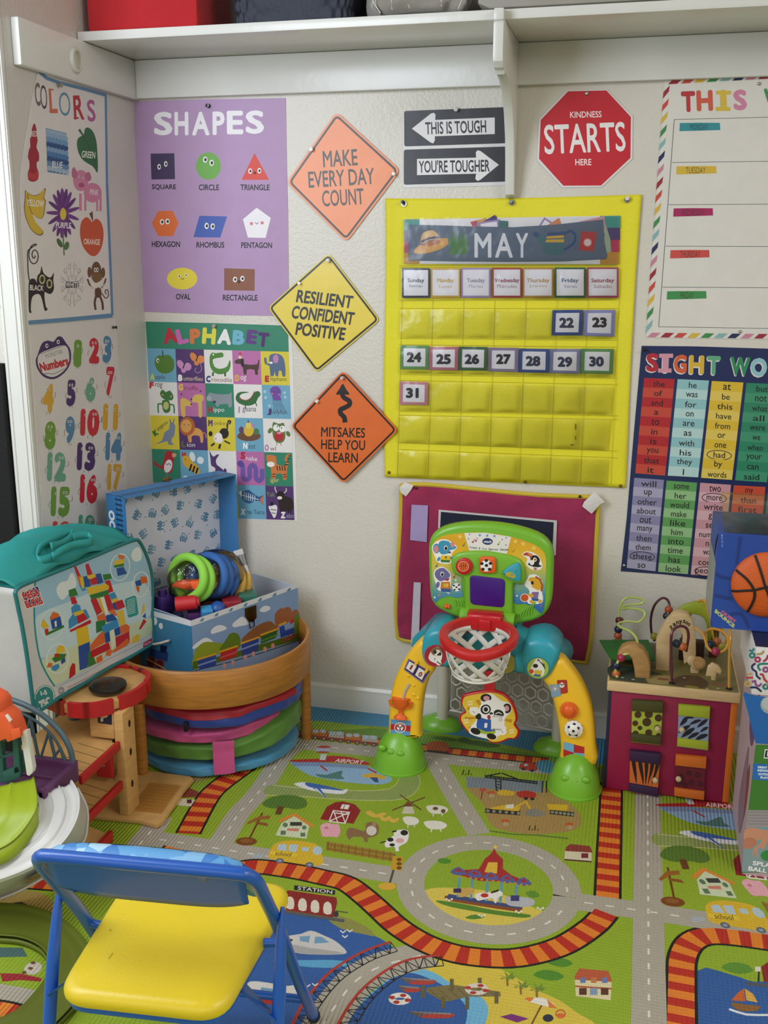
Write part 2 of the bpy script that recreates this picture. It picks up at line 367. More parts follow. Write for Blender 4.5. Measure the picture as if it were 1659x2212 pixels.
# grey fabric bag with white lines
t = thing('fabric_bag', 'soft grey bag with white line pattern slumped on the shelf', 'bag', (-.54, -.15, ZS))
def bag(u, v):
    a = u*2*PI; c, s_ = math.cos(a), math.sin(a); bul = 1-.28*abs(v-.45)**1.5-(.05 if v < .05 else 0)
    x = math.copysign(abs(c)**.45, c)*.135*bul; y = math.copysign(abs(s_)**.5, s_)*.105*bul
    n = .008*math.sin(7*a+5*v)+.006*math.sin(13*a-9*v)
    return V(-.526+x*.9+n, -.165+y-n, ZS+v*.2+(.004+.004*math.sin(3*a) if v < .1 else 0)+.002)
g = MB().grid(bag, 60, 18); g.f.append([i for i in range(60)][::-1]); g.c.append(None)
ob('bag_body', g, fabric('#8d8880'), t, smooth=80)
ln = MB()
for k in range(13):
    u0 = .52+k*.038; u1 = u0+(.035 if k % 2 else -.03)
    ln.tube([bag(u0+(u1-u0)*j/8, .02+.95*j/8)+V(0, -.0012, 0) for j in range(9)], .0016, 5)
ob('white_line_pattern', ln, M('#c9c6be', .7), t)
# pale folded box / tray, right of the bag
t = thing('cardboard_tray', 'pale grey shallow tray with a dark slot resting on the shelf right of the bag', 'tray', (-.2, -.16, ZS))
b = MB(); b.prism([(-.385, -.275, ZS+.012), (-.36, -.275, ZS+.001), (.03, -.275, ZS+.001), (.05, -.275, ZS+.012), (.05, -.275, ZS+.05), (-.385, -.275, ZS+.05)], (0, .24, 0), .004)
ob('tray_body', b, M('#9a968e', .6), t, smooth=30)
b = MB().span((-.2, -.277, ZS+.018), (.03, -.2745, ZS+.026), .001); ob('slot', b, M('#221c1c', .7), t)
# return wall: dark panel and poster edge beyond the casing
b = MB().span((-1.95, YF-.03, -.009), (XL-.056, YF-.004, 1.04), .004); tag(ob('wall_panel', b, M('#0c0c0d', .9, None, bump=.5, bscale=150)), 'plain black panel standing against the wall left of the door casing', 'panel')
b = MB().span((-1.9, YF-.002, 1.163), (XL-.054, YF-.0005, 1.27)); tag(ob('navy_poster', b, M('#1c2446', .5)), 'edge of a dark navy poster left of the door casing', 'poster')
# ------------------------------------------------------------------ posters on the walls
def sheet(y, eps=.00003): return Art((0, y, 0), (0, -1, 0), eps)
def done(name, a, label, cat, mat=None, parent=None, group=None, smooth=0):
    o = ob(name, a, mat or PAPER, parent, smooth=smooth)
    if not parent: tag(o, label, cat, group)
    return o
# ---- SHAPES
a = sheet(-.0012).crop(0, 0, 2.592)
a.sheet('#b391ba', [(750, 568), (1180, 556), (1600, 548), (1605, 900), (1612, 1180), (1618, 1770), (1300, 1765), (1000, 1752), (805, 1745), (785, 1640), (770, 1300), (758, 900)])
for c, x, y, w in (('S', 914, 692, 104), ('H', 1016, 692, 78), ('A', 1124, 692, 98), ('P', 1224, 690, 68), ('E', 1316, 686, 92), ('S', 1427, 684, 104)): a.text('#f2eef2', c, x, y, w, 132, -.5, .035)
a.poly('#3b2a52', [(843, 860), (976, 858), (980, 1003), (848, 1005)]); a.eyes(891, 934, 928, 918, 10, 16)
a.ell('#6fae48', 1167, 930, 70, 77, n=24); a.eyes(1149, 894, 1185, 912, 13, 18)
a.poly('#dc4433', [(1425, 857), (1507, 1007), (1353, 1007)]); a.eyes(1401, 958, 1452, 956, 11, 16); a.ell('#4a1512', 1427, 968, 8)
a.poly('#e06c2e', [(886, 1182), (967, 1180), (1000, 1250), (967, 1322), (887, 1322), (850, 1250)]); a.eyes(907, 1243, 938, 1240, 12, 16)
a.poly('#3f5cb2', [(1117, 1208), (1272, 1212), (1233, 1330), (1083, 1328)]); a.eyes(1157, 1265, 1191, 1268, 12, 18)
a.poly('#f3eff4', [(1437, 1163), (1516, 1220), (1487, 1332), (1388, 1330), (1360, 1228)]); a.ell('#e0707a', 1408, 1252, 9); a.ell('#e0707a', 1468, 1248, 9)
a.line('#2a2020', [(1428, 1245), (1438, 1255), (1448, 1245)], 3)
a.ell('#e8d43a', 1020, 1560, 85, 61, n=24); a.eyes(1004, 1547, 1041, 1541, 7, 10); a.line('#4a3510', [(1012, 1557), (1022, 1565), (1031, 1556)], 3)
a.poly('#8a5339', [(1255, 1502), (1427, 1507), (1425, 1628), (1255, 1625)]); a.eyes(1316, 1565, 1357, 1560, 12, 16); a.ell('#3a1a12', 1338, 1578, 9)
for t, x, y, w in (('SQUARE', 918, 1048, 136), ('CIRCLE', 1170, 1049, 114), ('TRIANGLE', 1428, 1049, 164), ('HEXAGON', 929, 1367, 158), ('RHOMBUS', 1178, 1371, 156), ('PENTAGON', 1437, 1373, 173), ('OVAL', 1026, 1661, 82), ('RECTANGLE', 1345, 1667, 195)):
    a.text('#1c1926', t, x, y, w, 33, .4, .025)
done('shapes_poster', a, 'purple SHAPES poster with eight faced shapes beside the wall corner', 'poster')

# ---- COLORS (left wall)
def side(x): return Art((XL+x, 0, 0), (1, 0, 0))
a = side(.0015).crop(0, 0, 5.53); Y0 = 2212
a.sheet('#e3dedd', [(465, 830), (700, 935), (1275, 1112), (1290, Y0), (1325, Y0+900), (1358, Y0+1570), (800, Y0+1632), (338, Y0+1672), (270, Y0+700), (240, Y0), (250, 2050), (300, 1700), (370, 1250), (440, 900)])
bl = '#5f8cb4'
a.line(bl, [(468, 858), (560, 935), (700, 985), (1000, 1062), (1265, 1138)], 40); a.line(bl, [(1262, 1125), (1278, Y0)], 26); a.line(bl, [(1278, Y0-10), (1316, Y0+900), (1342, Y0+1555)], 30)
a.line(bl, [(1345, Y0+1555), (800, Y0+1606), (340, Y0+1642)], 50)
for c, col, x, y, w, h in (('C', '#77675f', 448, 1127, 66, 285), ('O', '#4e3140', 522, 1160, 78, 290), ('L', '#cf6a4d', 635, 1205, 95, 295), ('O', '#5d90ad', 772, 1243, 135, 288), ('R', '#bb2b38', 938, 1285, 120, 288), ('S', '#b85a96', 1090, 1322, 98, 265)):
    a.text(col, c, x, y, w, h, 0, -.005 if c == 'O' else .02, -.06)
for c, p in (('#cf6a4d', [(585, 1062, 640, 1080), (588, 1315, 640, 1335)]), ('#bb2b38', [(875, 1140, 950, 1160), (880, 1400, 940, 1420), (975, 1408, 1003, 1430)])):
    for q in p: a.rect(c, *q)
a.blob('#a3222e', [(410, 1470), (435, 1540), (440, 1630), (450, 1680), (435, 1760), (465, 1830), (465, 1920), (440, 1935), (440, 2000), (460, 2060), (455, 2140), (400, 2172), (340, 2150), (332, 2060), (350, 2010), (350, 1930), (333, 1880), (345, 1790), (362, 1750), (357, 1660), (375, 1630), (380, 1540)], 2)
a.blob('#c23a3a', [(345, 2050), (400, 2080), (455, 2040), (455, 2130), (400, 2150), (340, 2120)]); a.text('#ece6e2', 'RED', 405, 1598, 66, 66, 5, .02)
a.poly('#4a7fb3', [(545, 1528), (793, 1590), (817, 2093), (568, 2055)])
a.poly('#9db8d2', [(548, 1535), (792, 1596), (793, 1640), (549, 1590)])
for r, c in enumerate(('#8fb0cf', '#6f9cc6', '#24508a', '#7fa5cb', '#4a7db5', '#244f88', '#6690bd', '#a9c0d6')):
    y = 1610+r*57
    for k in range(6): a.ell(c, 572+k*43+r*2, y+k*10, 25, 34, n=8)
a.poly('#e3dedd', [(500, 1500), (545, 1528), (568, 2055), (510, 2100)]) if 0 else None
a.text('#e9edf2', 'BLUE', 682, 1968, 125, 80, 5, .015)
a.blob('#2f6c3c', [(1000, 1605), (1012, 1545), (1050, 1522), (1110, 1570), (1150, 1680), (1165, 1850), (1166, 2062), (1110, 1990), (1000, 1920), (940, 1830), (918, 1720), (935, 1650)])
a.poly('#2f6c3c', [(932, 1555), (955, 1537), (1000, 1610), (985, 1625)]); a.line('#1b4526', [(990, 1620), (1040, 1710), (1085, 1800), (1130, 1930)], 7, sm=3); a.text('#eef2ea', 'GREEN', 1057, 1848, 162, 82, 6, .02)
a.crop(0, 400, 5.53)
pk = '#d487a8'
a.ell(pk, 1105, 90, 108, 118); a.ell(pk, 965, -55, 92, 128)
for q in ((945, 100, 978, 305), (1005, 150, 1032, 305), (1148, 150, 1173, 310), (1188, 60, 1214, 312)): a.rect(pk, *q)
a.blob('#c06f93', [(858, -180), (888, -215), (925, -130), (905, -80), (862, -95)]); a.blob('#c06f93', [(1010, -120), (1060, -160), (1092, -90), (1070, -50), (1030, -60)])
a.ell('#b0557f', 972, 0, 36, 28); a.eyes(943, -98, 992, -85, 9, 14); a.text('#f0e6ea', 'PINK', 1125, 85, 106, 68, 5, .015)
ban = [(300, 60), (330, 85), (400, 122), (480, 95), (530, 38), (546, 60), (527, 150), (547, 190), (537, 270), (530, 335), (500, 397), (440, 390), (385, 345), (430, 450), (512, 540), (505, 592), (450, 596), (370, 530), (310, 400), (287, 270), (297, 150)]
a.blob('#3a2a14', ban); a.blob('#d9b833', [(414+(x-414)*.94, 310+(y-310)*.965) for x, y in ban]); a.line('#3a2a14', [(330, 100), (350, 250), (390, 350)], 6, sm=3)
a.text('#f3efe6', 'YELLOW', 420, 215, 208, 82, 6, .03)
for k in range(17):
    t = 2*PI*k/17+.2; a.ell('#5f2f78' if k % 2 else '#713a8a', 752+math.cos(t)*86, 335+math.sin(t)*185, 24, 118, math.degrees(math.atan2(math.sin(t)*1.9, math.cos(t)))-90, n=12)
a.line('#47733a', [(755, 560), (757, 700), (766, 838)], 14); a.ell('#3f6b38', 712, 690, 26, 60, -28); a.ell('#4a7a42', 795, 725, 30, 52, 15)
a.ell('#e0c546', 752, 345, 38, 72); a.text('#f0eaf2', 'PURPLE', 757, 480, 182, 72, 3, .03)
a.blob('#cf5827', [(1100, 440), (1150, 400), (1210, 450), (1238, 580), (1215, 740), (1160, 830), (1110, 848), (1050, 815), (985, 720), (955, 580), (970, 440), (1030, 382), (1075, 410)])
a.poly('#6a3f22', [(1066, 340), (1105, 310), (1112, 400), (1105, 440), (1092, 400)]); a.text('#f4ece4', 'ORANGE', 1097, 677, 195, 70, 3, .02)
k = '#171314'
sp = [(410+math.cos(t)*(8+t*6.0), 840+math.sin(t)*(12+t*11)) for t in (i*.42 for i in range(28))]
a.line(k, sp+[(335, 780), (332, 900), (336, 1040), (350, 1140)], 13, sm=2)
a.blob(k, [(345, 1160), (375, 1118), (420, 1125), (445, 1170), (530, 1230), (530, 1330), (548, 1450), (568, 1475), (555, 1500), (530, 1490), (505, 1380), (480, 1315), (440, 1300), (390, 1330), (372, 1400), (368, 1490), (378, 1520), (355, 1525), (343, 1480), (340, 1300)])
a.blob(k, [(440, 1170), (450, 1080), (480, 1045), (497, 965), (520, 1050), (600, 1105), (642, 1045), (636, 1140), (645, 1230), (610, 1298), (545, 1280), (480, 1220)])
for x, y, r in ((503, 1125, 36), (590, 1178, 34)): a.ell('#d9d29a', x, y, r, 56); a.ell('#6b6a3c', x, y, r*.75, 42); a.ell('#0c0a0a', x, y, r*.4, 30)
a.text('#efecea', 'BLACK', 438, 1226, 165, 66, 3, .02)
g = '#8f8b8b'
for q in range(6):
    t = q*PI/3+PI/6
    R = lambda r, d: (862+r*.52*math.cos(t+d), 1188+r*math.sin(t+d))
    for d in (-.12, .12): a.line(g, [R(60, d), R(180, d*2), R(275, d*1.3)], 4)
    for d in (-.3, .3): a.ring(g, *R(225, d), 16, 30, 4, n=10)
    a.line(g, [R(120, -.5), R(120, .5)], 4)
a.rect('#2a2829', 782, 1152, 943, 1226); a.text('#f0eeee', 'WHITE', 862, 1189, 156, 66, 2, .02)
m = '#6b4a26'
a.ell(m, 1150, 1040, 62, 128, n=20); a.ell(m, 1068, 1040, 24, 65); a.ell(m, 1232, 1045, 24, 62); a.ell('#7d5a30', 1158, 1095, 66, 62)
a.line('#5a3a22', [(1215, 1290), (1260, 1350), (1295, 1320), (1285, 1250), (1255, 1265), (1268, 1305)], 12, sm=3)
a.blob('#5d3a24', [(1140, 1230), (1200, 1230), (1210, 1320), (1170, 1345), (1135, 1320)]); a.line('#5d3a24', [(1150, 1320), (1130, 1400), (1142, 1490)], 26, sm=2); a.line('#5d3a24', [(1190, 1320), (1222, 1400), (1228, 1490)], 26, sm=2)
a.line('#5d3a24', [(1045, 1120), (1065, 1180), (1110, 1230)], 20); a.line('#5d3a24', [(1265, 1115), (1245, 1180), (1210, 1230)], 20)
a.eyes(1135, 1012, 1163, 1012, 15, 28); a.text('#f0e8e0', 'BROWN', 1167, 1200, 166, 66, 2, .03)
done('colors_poster', a, 'white COLORS poster with blue border on the left side wall', 'poster')

# ---- monster numbers (left wall)
a = side(.0008).crop(0, 680, 2.5136)
a.sheet('#dcd7d7', [(157, 58), (627, 22), (640, 200), (662, 420), (680, 650), (690, 900), (692, 1330), (240, 1330), (222, 1000), (200, 700), (180, 350)])
pu = '#3d2560'
a.blob(pu, [(205, 215), (228, 155), (262, 140), (290, 146), (312, 120), (335, 120), (358, 152), (384, 195), (382, 262), (350, 315), (292, 350), (235, 335), (202, 290), (194, 248)])
a.blob('#ddd9d9', [(216, 212), (262, 190), (335, 166), (368, 182), (375, 250), (347, 303), (290, 338), (238, 322), (211, 285), (204, 245)]); a.eyes(254, 168, 316, 147, 8, 12)
a.text('#8b8581', 'MONSTER', 293, 212, 96, 22, -17, .0); a.text('#c3202e', 'Numbers', 293, 268, 158, 50, -14, .05)
a.line('#3a3035', [(222, 212), (240, 206), (260, 198), (285, 188), (310, 180), (340, 168)], 2.5); a.line('#3a3035', [(232, 322), (260, 318), (290, 322), (320, 308), (350, 292)], 2.5)
G, Rr, B, Yl, T, P_ = '#6c9a32', '#c92236', '#5183ad', '#d8a52c', '#6aa58d', '#472468'
for t, c, c2, x, y, wd, h in (('1', G, '#cf4a33', 422, 210, 42, 150), ('2', Rr, '#d8a52c', 512, 195, 58, 140), ('3', B, B, 582, 188, 48, 148), ('4', Yl, Yl, 262, 452, 62, 158), ('5', P_, P_, 386, 425, 50, 145), ('6', T, T, 492, 405, 56, 135),
        ('7', Rr, B, 598, 362, 46, 160), ('8', G, Yl, 272, 655, 62, 155), ('9', B, '#cf4a33', 380, 625, 52, 150), ('10', Rr, Rr, 488, 585, 104, 150), ('11', Yl, Yl, 600, 555, 82, 145), ('12', T, T, 308, 825, 104, 160), ('13', P_, P_, 468, 770, 100, 155),
        ('14', B, B, 618, 715, 90, 155), ('15', G, G, 328, 1015, 104, 165), ('16', Rr, Rr, 482, 945, 96, 160), ('17', Yl, '#4f9a7c', 622, 882, 78, 145), ('19', '#d4453a', '#d4453a', 335, 1175, 100, 110), ('18', '#4f9a7c', '#4f9a7c', 470, 1150, 90, 130)):
    a.text(c, t, x, y, wd, h, 2, .075)
    a.line('#3a3436', [(x-wd*.5, y-h*.02), (x-wd*.62, y+h*.1), (x-wd*.55, y+h*.22)], 2); a.line('#3a3436', [(x+wd*.45, y), (x+wd*.64, y-h*.06), (x+wd*.6, y-h*.2)], 2)
    for dx in (-.12, .12): a.line('#3a3436', [(x+dx*wd, y+h*.48), (x+dx*wd, y+h*.56)], 2)
    n = len(t); e = wd/(2 if n == 2 else 1)
    for i in range(n):
        ex = x+(i-(n-1)/2)*e; d = e*.14 if t[i] != '1' else 0
        if d: a.eyes(ex-d, y-h*.3, ex+d, y-h*.3, 5, 8)
        else: a.eyes(ex+2, y-h*.27, ex+2, y-h*.27, 5, 8)
done('numbers_poster', a, 'white monster numbers poster below the colors poster on the left wall', 'poster')

# ---- ALPHABET
a = sheet(-.0010).crop(310, 690, 6.147)
a.sheet('#e6e2dd', [(25, 28), (1000, 50), (1960, 78), (1985, 600), (2010, 1400), (2035, 2250), (2040, 2680), (900, 2640), (140, 2600), (128, 2150), (95, 1500), (60, 900)])
gr, sk, vi, wh, mg, ye = '#2f8468', '#6fa9c4', '#55346f', '#e9e5e2', '#bd6fa8', '#dcc93a'
a.poly(gr, [(25, 28), (1000, 50), (1918, 82), (1930, 430), (800, 402), (47, 382)])
for c, col, x, y, wd, h, r in (('A', '#c2263a', 352, 215, 190, 210, -8), ('L', '#d069b4', 513, 222, 150, 205, -14), ('P', '#dd7a3c', 686, 224, 140, 205, -2), ('H', '#e8dd4a', 870, 220, 180, 220, 4), ('A', '#f0efec', 1078, 230, 185, 205, 6), ('B', '#6fb3cc', 1262, 240, 160, 195, 4), ('E', '#5c3580', 1440, 232, 145, 190, 8), ('T', '#4a2468', 1592, 270, 150, 195, 6)):
    a.text(col, c, x, y, wd, h, r, .06)
def cell(c, r, u, v):
    U = (c+u)/5; W = (r+v)/5; tl, tr, bL, br = (47, 382), (1930, 430), (150, 2610), (2005, 2665)
    return tuple((tl[i]*(1-U)+tr[i]*U)*(1-W)+(bL[i]*(1-U)+br[i]*U)*W for i in (0, 1))
cc = [[sk, vi, wh, mg, ye], [wh, mg, gr, wh, sk], [ye, vi, ye, sk, wh], [gr, sk, wh, mg, gr], [mg, gr, ye, sk, vi]]
for r in range(5):
    for c in range(5): a.poly(cc[r][c], [cell(c, r, 0, 0), cell(c, r, 1, 0), cell(c, r, 1, 1), cell(c, r, 0, 1)])
def cap(c, r, u, v, first, rest, k1, k2, wd=.6, h=.13):
    x, y = cell(c, r, u, v); a.text(k1, first, x, y, 20 if first == 'I' else 60, 88, 2, .07)
    L = 375*wd; a.text(k2, rest, x+45+L/2, y+10, L, 375*h*(1.5 if any(q in rest for q in 'gpqy') else 1.15), 2, .0)
def cp(c, r):
    def f(u, v): return cell(c, r, u, v)
    return f
class Cel:
    def __init__(s, c, r): s.c, s.r = c, r
    def e(s, col, u, v, ru, rv, ang=0): x, y = cell(s.c, s.r, u, v); a.ell(col, x, y, ru*375, rv*448, ang, n=14)
    def b(s, col, pts): a.blob(col, [cell(s.c, s.r, *p) for p in pts], 2)
    def p(s, col, pts): a.poly(col, [cell(s.c, s.r, *p) for p in pts])
    def l(s, col, pts, wd, sm=2): a.line(col, [cell(s.c, s.r, *p) for p in pts], wd, sm=sm)
q = Cel(0, 0); q.b('#557f2e', [(.28, .3), (.4, .2), (.55, .22), (.75, .18), (.93, .35), (.9, .62), (.7, .73), (.5, .74), (.33, .65), (.24, .45)]); q.l('#2e2a1a', [(.55, .25), (.54, .06)], 12, 0); q.e('#f0efe8', .36, .36, .05, .07); q.e('#15131a', .37, .37, .025, .04)
cap(0, 0, .14, .85, 'A', 'pple', '#d6d860', '#5a4250', .33)
q = Cel(1, 0)
for x, y, c in ((.28, .5, '#cf8fc4'), (.75, .27, '#e08a45')):
    q.e(c, x-.12, y-.04, .11, .15, -30); q.e(c, x+.13, y+.02, .13, .12, -20); q.e(c, x-.02, y+.13, .09, .08); q.l('#1c1420', [(x-.04, y+.08), (x+.04, y-.1)], 14, 0)
q.l('#cfc2da', [(.85, .4), (.9, .6), (.75, .7), (.65, .62), (.72, .55)], 5)
cap(1, 0, .13, .86, 'B', 'utterflies', '#f2f0ee', '#e0c8a8', .68)
q = Cel(2, 0); q.b('#4f8a35', [(.2, .2), (.3, .08), (.42, .1), (.65, .07), (.68, .2), (.45, .24), (.3, .3), (.36, .5), (.55, .56), (.8, .48), (.9, .28), (.93, .42), (.85, .62), (.6, .72), (.35, .68), (.2, .5)]); q.l('#3a6a28', [(.3, .66), (.28, .78)], 26, 0); q.l('#3a6a28', [(.72, .66), (.72, .78)], 26, 0); q.e('#f0efe8', .33, .14, .03, .03)
cap(2, 0, .12, .87, 'C', 'rocodile', '#3a3f78', '#8a3030', .72)
q = Cel(3, 0); q.b('#4a3329', [(.06, .34), (.2, .25), (.38, .28), (.42, .4), (.85, .4), (.9, .28), (.95, .28), (.92, .5), (.88, .6), (.88, .7), (.78, .7), (.76, .56), (.5, .56), (.48, .7), (.38, .7), (.36, .52), (.28, .4), (.15, .4)]); q.b('#1c1210', [(.3, .24), (.4, .26), (.38, .46), (.3, .46)]); q.p('#e8d8b0', [(.2, .24), (.26, .12), (.36, .23)]); q.e('#c8365a', .28, .1, .05, .05)
cap(3, 0, .14, .82, 'D', 'og', '#e0b052', '#f0ece8', .2)
q = Cel(4, 0); q.b('#56688a', [(.12, .2), (.2, .2), (.22, .36), (.3, .34), (.3, .14), (.5, .06), (.75, .12), (.85, .35), (.85, .72), (.74, .72), (.72, .58), (.62, .58), (.6, .72), (.5, .72), (.48, .58), (.44, .72), (.32, .72), (.3, .44), (.14, .38)]); q.e('#c581b4', .53, .22, .1, .13); q.e('#f4f0ec', .36, .34, .06, .035)
cap(4, 0, .2, .82, 'E', 'lephant', '#b32a2a', '#5f5a28', .58)
q = Cel(0, 1); q.l('#3f7a3a', [(.45, .66), (.3, .66), (.3, .92)], 18); q.l('#3f7a3a', [(.68, .66), (.85, .68), (.86, .92)], 18); q.b('#3f7a3a', [(.45, .55), (.7, .55), (.72, .85), (.55, .92), (.46, .82)]); q.e('#c9c878', .58, .7, .1, .12); q.b('#3f7a3a', [(.38, .35), (.48, .22), (.6, .3), (.74, .24), (.86, .42), (.78, .54), (.5, .5)]); q.e('#d9936a', .48, .38, .03, .03); q.e('#d9936a', .77, .42, .03, .03)
cap(0, 1, .1, .1, 'F', 'rog', '#c92f3c', '#2a2426', .26)
q = Cel(1, 1); q.b('#dcb95a', [(.1, .5), (.3, .48), (.5, .62), (.48, .7), (.26, .7), (.26, .99), (.12, .99)]); q.b('#dcb95a', [(.5, .5), (.65, .34), (.9, .36), (.92, .5), (.86, .56), (.84, .99), (.72, .99), (.72, .6), (.55, .58)]); q.e('#4a2430', .48, .64, .03, .03); q.e('#4a2430', .49, .49, .03, .03); q.e('#4a2430', .14, .35, .025, .03); q.e('#4a2430', .82, .24, .025, .03)
cap(1, 1, .13, .14, 'G', 'iraffe', '#e3cc4c', '#8f2f46', .5)
q = Cel(2, 1); q.b('#8e979e', [(.05, .4), (.14, .28), (.3, .3), (.5, .32), (.85, .3), (.92, .24), (.92, .4), (.92, .66), (.8, .7), (.78, .6), (.5, .62), (.45, .68), (.36, .68), (.3, .55), (.1, .52)]); q.e('#a5adb2', .12, .45, .09, .08); q.e('#3a3a55', .3, .55, .06, .04)
cap(2, 1, .14, .78, 'H', 'ippo', '#b8293c', '#f0eeea', .38)
q = Cel(3, 1); q.b('#2f6a35', [(.06, .4), (.15, .26), (.35, .22), (.55, .24), (.3, .28), (.2, .38), (.4, .48), (.6, .4), (.75, .22), (.9, .2), (.95, .3), (.85, .4), (.75, .56), (.5, .64), (.25, .6), (.1, .52)]); q.l('#a8422c', [(.18, .42), (.4, .48), (.6, .4), (.74, .2)], 10); q.l('#3a5a30', [(.38, .62), (.42, .74)], 14, 0); q.l('#3a5a30', [(.75, .5), (.8, .64)], 14, 0)
cap(3, 1, .17, .76, 'I', 'guana', '#b088b8', '#40282c', .48)
q = Cel(4, 1)
for i in range(6): q.l('#4a5a80', [(.4+i*.055, .42), (.38+i*.06, .55), (.44+i*.06, .62), (.38+i*.08, .76)], 7)
q.b('#7048a0', [(.28, .18), (.38, .05), (.58, .04), (.68, .18), (.64, .34), (.68, .44), (.4, .45), (.36, .34)]); q.e('#e08098', .36, .26, .03, .025); q.e('#e08098', .6, .28, .03, .025); q.e('#15131a', .42, .2, .015, .02); q.e('#15131a', .55, .2, .015, .02)
for x, y in ((.1, .2), (.12, .38), (.8, .22), (.82, .35), (.25, .62)): q.e('#a8cde0', x, y, .05, .045)
cap(4, 1, .24, .8, 'J', 'ellyfish', '#4a3578', '#4a4560', .5)
q = Cel(0, 2); q.b('#7f8ba3', [(.68, .22), (.8, .2), (.88, .3), (.86, .42), (.82, .6), (.74, .66), (.72, .78), (.8, .86), (.6, .86), (.58, .76), (.4, .8), (.1, .86), (.38, .74), (.48, .5), (.65, .4)]); q.l('#5f6b85', [(.68, .1), (.74, .22)], 12, 0); q.l('#5f6b85', [(.86, .08), (.8, .22)], 12, 0)
x, y = cell(0, 2, .16, .52); a.text('#2f7a3a', 'K', x, y, 62, 85, -32, .07); x, y = cell(0, 2, .43, .32); a.text('#2a2a3a', 'angaroo', x, y, 170, 52, -38, .0)
q = Cel(1, 2); q.b('#dfa055', [(.4, .35), (.7, .35), (.85, .5), (.84, .76), (.75, .76), (.72, .58), (.45, .58), (.44, .76), (.33, .76), (.3, .5)]); q.l('#c98640', [(.85, .46), (.95, .52), (.95, .64)], 14); q.e('#b9622c', .3, .3, .28, .28); q.e('#dfa055', .27, .29, .19, .2); q.eyes = None; q.e('#2a1a10', .2, .25, .015, .02); q.e('#2a1a10', .36, .25, .015, .02)
cap(1, 2, .15, .83, 'L', 'ion', '#6a6a5a', '#f0e8e0', .28)
q = Cel(2, 2); q.l('#241812', [(.8, .2), (.85, .12), (.78, .1), (.74, .2), (.7, .45)], 20); q.e('#241812', .6, .48, .17, .16); q.e('#241812', .12, .5, .07, .08); q.b('#ece5e0', [(.25, .55), (.45, .5), (.55, .62), (.5, .76), (.3, .76), (.22, .66)]); q.e('#f2ece8', .4, .58, .13, .12); q.e('#d88a90', .3, .64, .03, .025); q.l('#241812', [(.25, .78), (.12, .86)], 24, 0); q.l('#241812', [(.45, .8), (.4, .94)], 28, 0); q.l('#241812', [(.6, .7), (.8, .78)], 20, 0)
cap(2, 2, .13, .18, 'M', 'onkey', '#5a3f7a', '#7a7030', .5)
q = Cel(3, 2); q.e('#6f4a30', .48, .54, .42, .15); q.e('#5f4068', .22, .36, .09, .1); q.e('#4f7a45', .75, .4, .1, .1); q.e('#dfb83c', .48, .38, .18, .17); q.e('#e8c85a', .48, .22, .1, .1); q.p('#5d4a8a', [(.44, .14), (.47, .03), (.52, .14)]); q.e('#c77bb0', .64, .22, .05, .05)
cap(3, 2, .34, .83, 'N', 'est', '#e9ecec', '#35505a', .24)
q = Cel(4, 2); q.b('#5d7a38', [(.36, .1), (.5, .14), (.62, .14), (.74, .12), (.78, .35), (.76, .6), (.62, .72), (.45, .7), (.34, .55), (.32, .3)]); q.e('#5d7a38', .24, .36, .07, .09, 30); q.e('#5d7a38', .88, .44, .07, .09, -30); q.e('#b5282c', .55, .52, .17, .15); q.eyes = 0; q.e('#f4f2ee', .46, .27, .11, .1); q.e('#f4f2ee', .68, .3, .11, .1); q.e('#15131a', .5, .22, .02, .025); q.e('#15131a', .65, .27, .02, .025); q.e('#e09ab0', .56, .42, .08, .035); q.l('#c07a4a', [(.46, .7), (.46, .8)], 10, 0); q.l('#c07a4a', [(.6, .7), (.62, .8)], 10, 0)
cap(4, 2, .1, .87, 'O', 'wl', '#c08aba', '#8a2f38', .2)
q = Cel(0, 3); q.b('#b82430', [(.42, .28), (.5, .08), (.65, .04), (.78, .15), (.76, .4), (.7, .65), (.5, .72), (.36, .6), (.1, .5), (.06, .34), (.3, .52)]); q.b('#e0a070', [(.72, .12), (.86, .12), (.86, .2), (.74, .24)]); q.e('#efece8', .56, .5, .14, .2, 15); q.l('#2a2a35', [(.48, .42), (.54, .46), (.6, .42), (.66, .48)], 8); q.l('#7a7a85', [(.5, .72), (.5, .86)], 26, 0)
q = Cel(1, 3); q.e('#e8f0f2', .44, .2, .1, .15, -15); q.e('#e8f0f2', .72, .3, .12, .11, -20); q.b('#dfae38', [(.08, .22), (.26, .16), (.45, .36), (.65, .5), (.68, .66), (.55, .72), (.3, .56), (.12, .46)])
for i in range(3): q.l('#1c1612', [(.4+i*.11, .42+i*.05), (.32+i*.11, .62+i*.04)], 24, 0)
q.p('#c8382c', [(.06, .2), (.08, .04), (.14, .12), (.18, .05), (.24, .16)]); q.e('#15131a', .18, .28, .015, .02); x, y = cell(1, 3, .16, .87); a.ring('#e9ecec', x, y, 28, 36, 20, n=12)
q = Cel(2, 3); q.b('#54386f', [(.05, .0), (.12, .12), (.2, .18), (.3, .12), (.4, .12), (.28, .26), (.3, .42), (.5, .55), (.55, .75), (.4, .84), (.22, .76), (.24, .52), (.1, .45), (.08, .25)]); q.e('#54386f', .58, .6, .06, .08)
q = Cel(3, 3); q.l('#6f58a8', [(.12, .4), (.22, .45), (.22, .75), (.34, .84), (.46, .75), (.46, .5), (.58, .4), (.68, .5), (.68, .78), (.8, .86), (.9, .75), (.9, .5)], 62, 3); q.b('#5d4898', [(.02, .36), (.1, .28), (.2, .28), (.28, .38), (.22, .46), (.1, .46)])
x, y = cell(3, 3, .24, .12); a.text('#b8242f', 'S', x, y, 65, 100, 4, .07); x, y = cell(3, 3, .55, .2); a.text('#f0e6ea', 'nake', x, y, 150, 62, 6, .0)
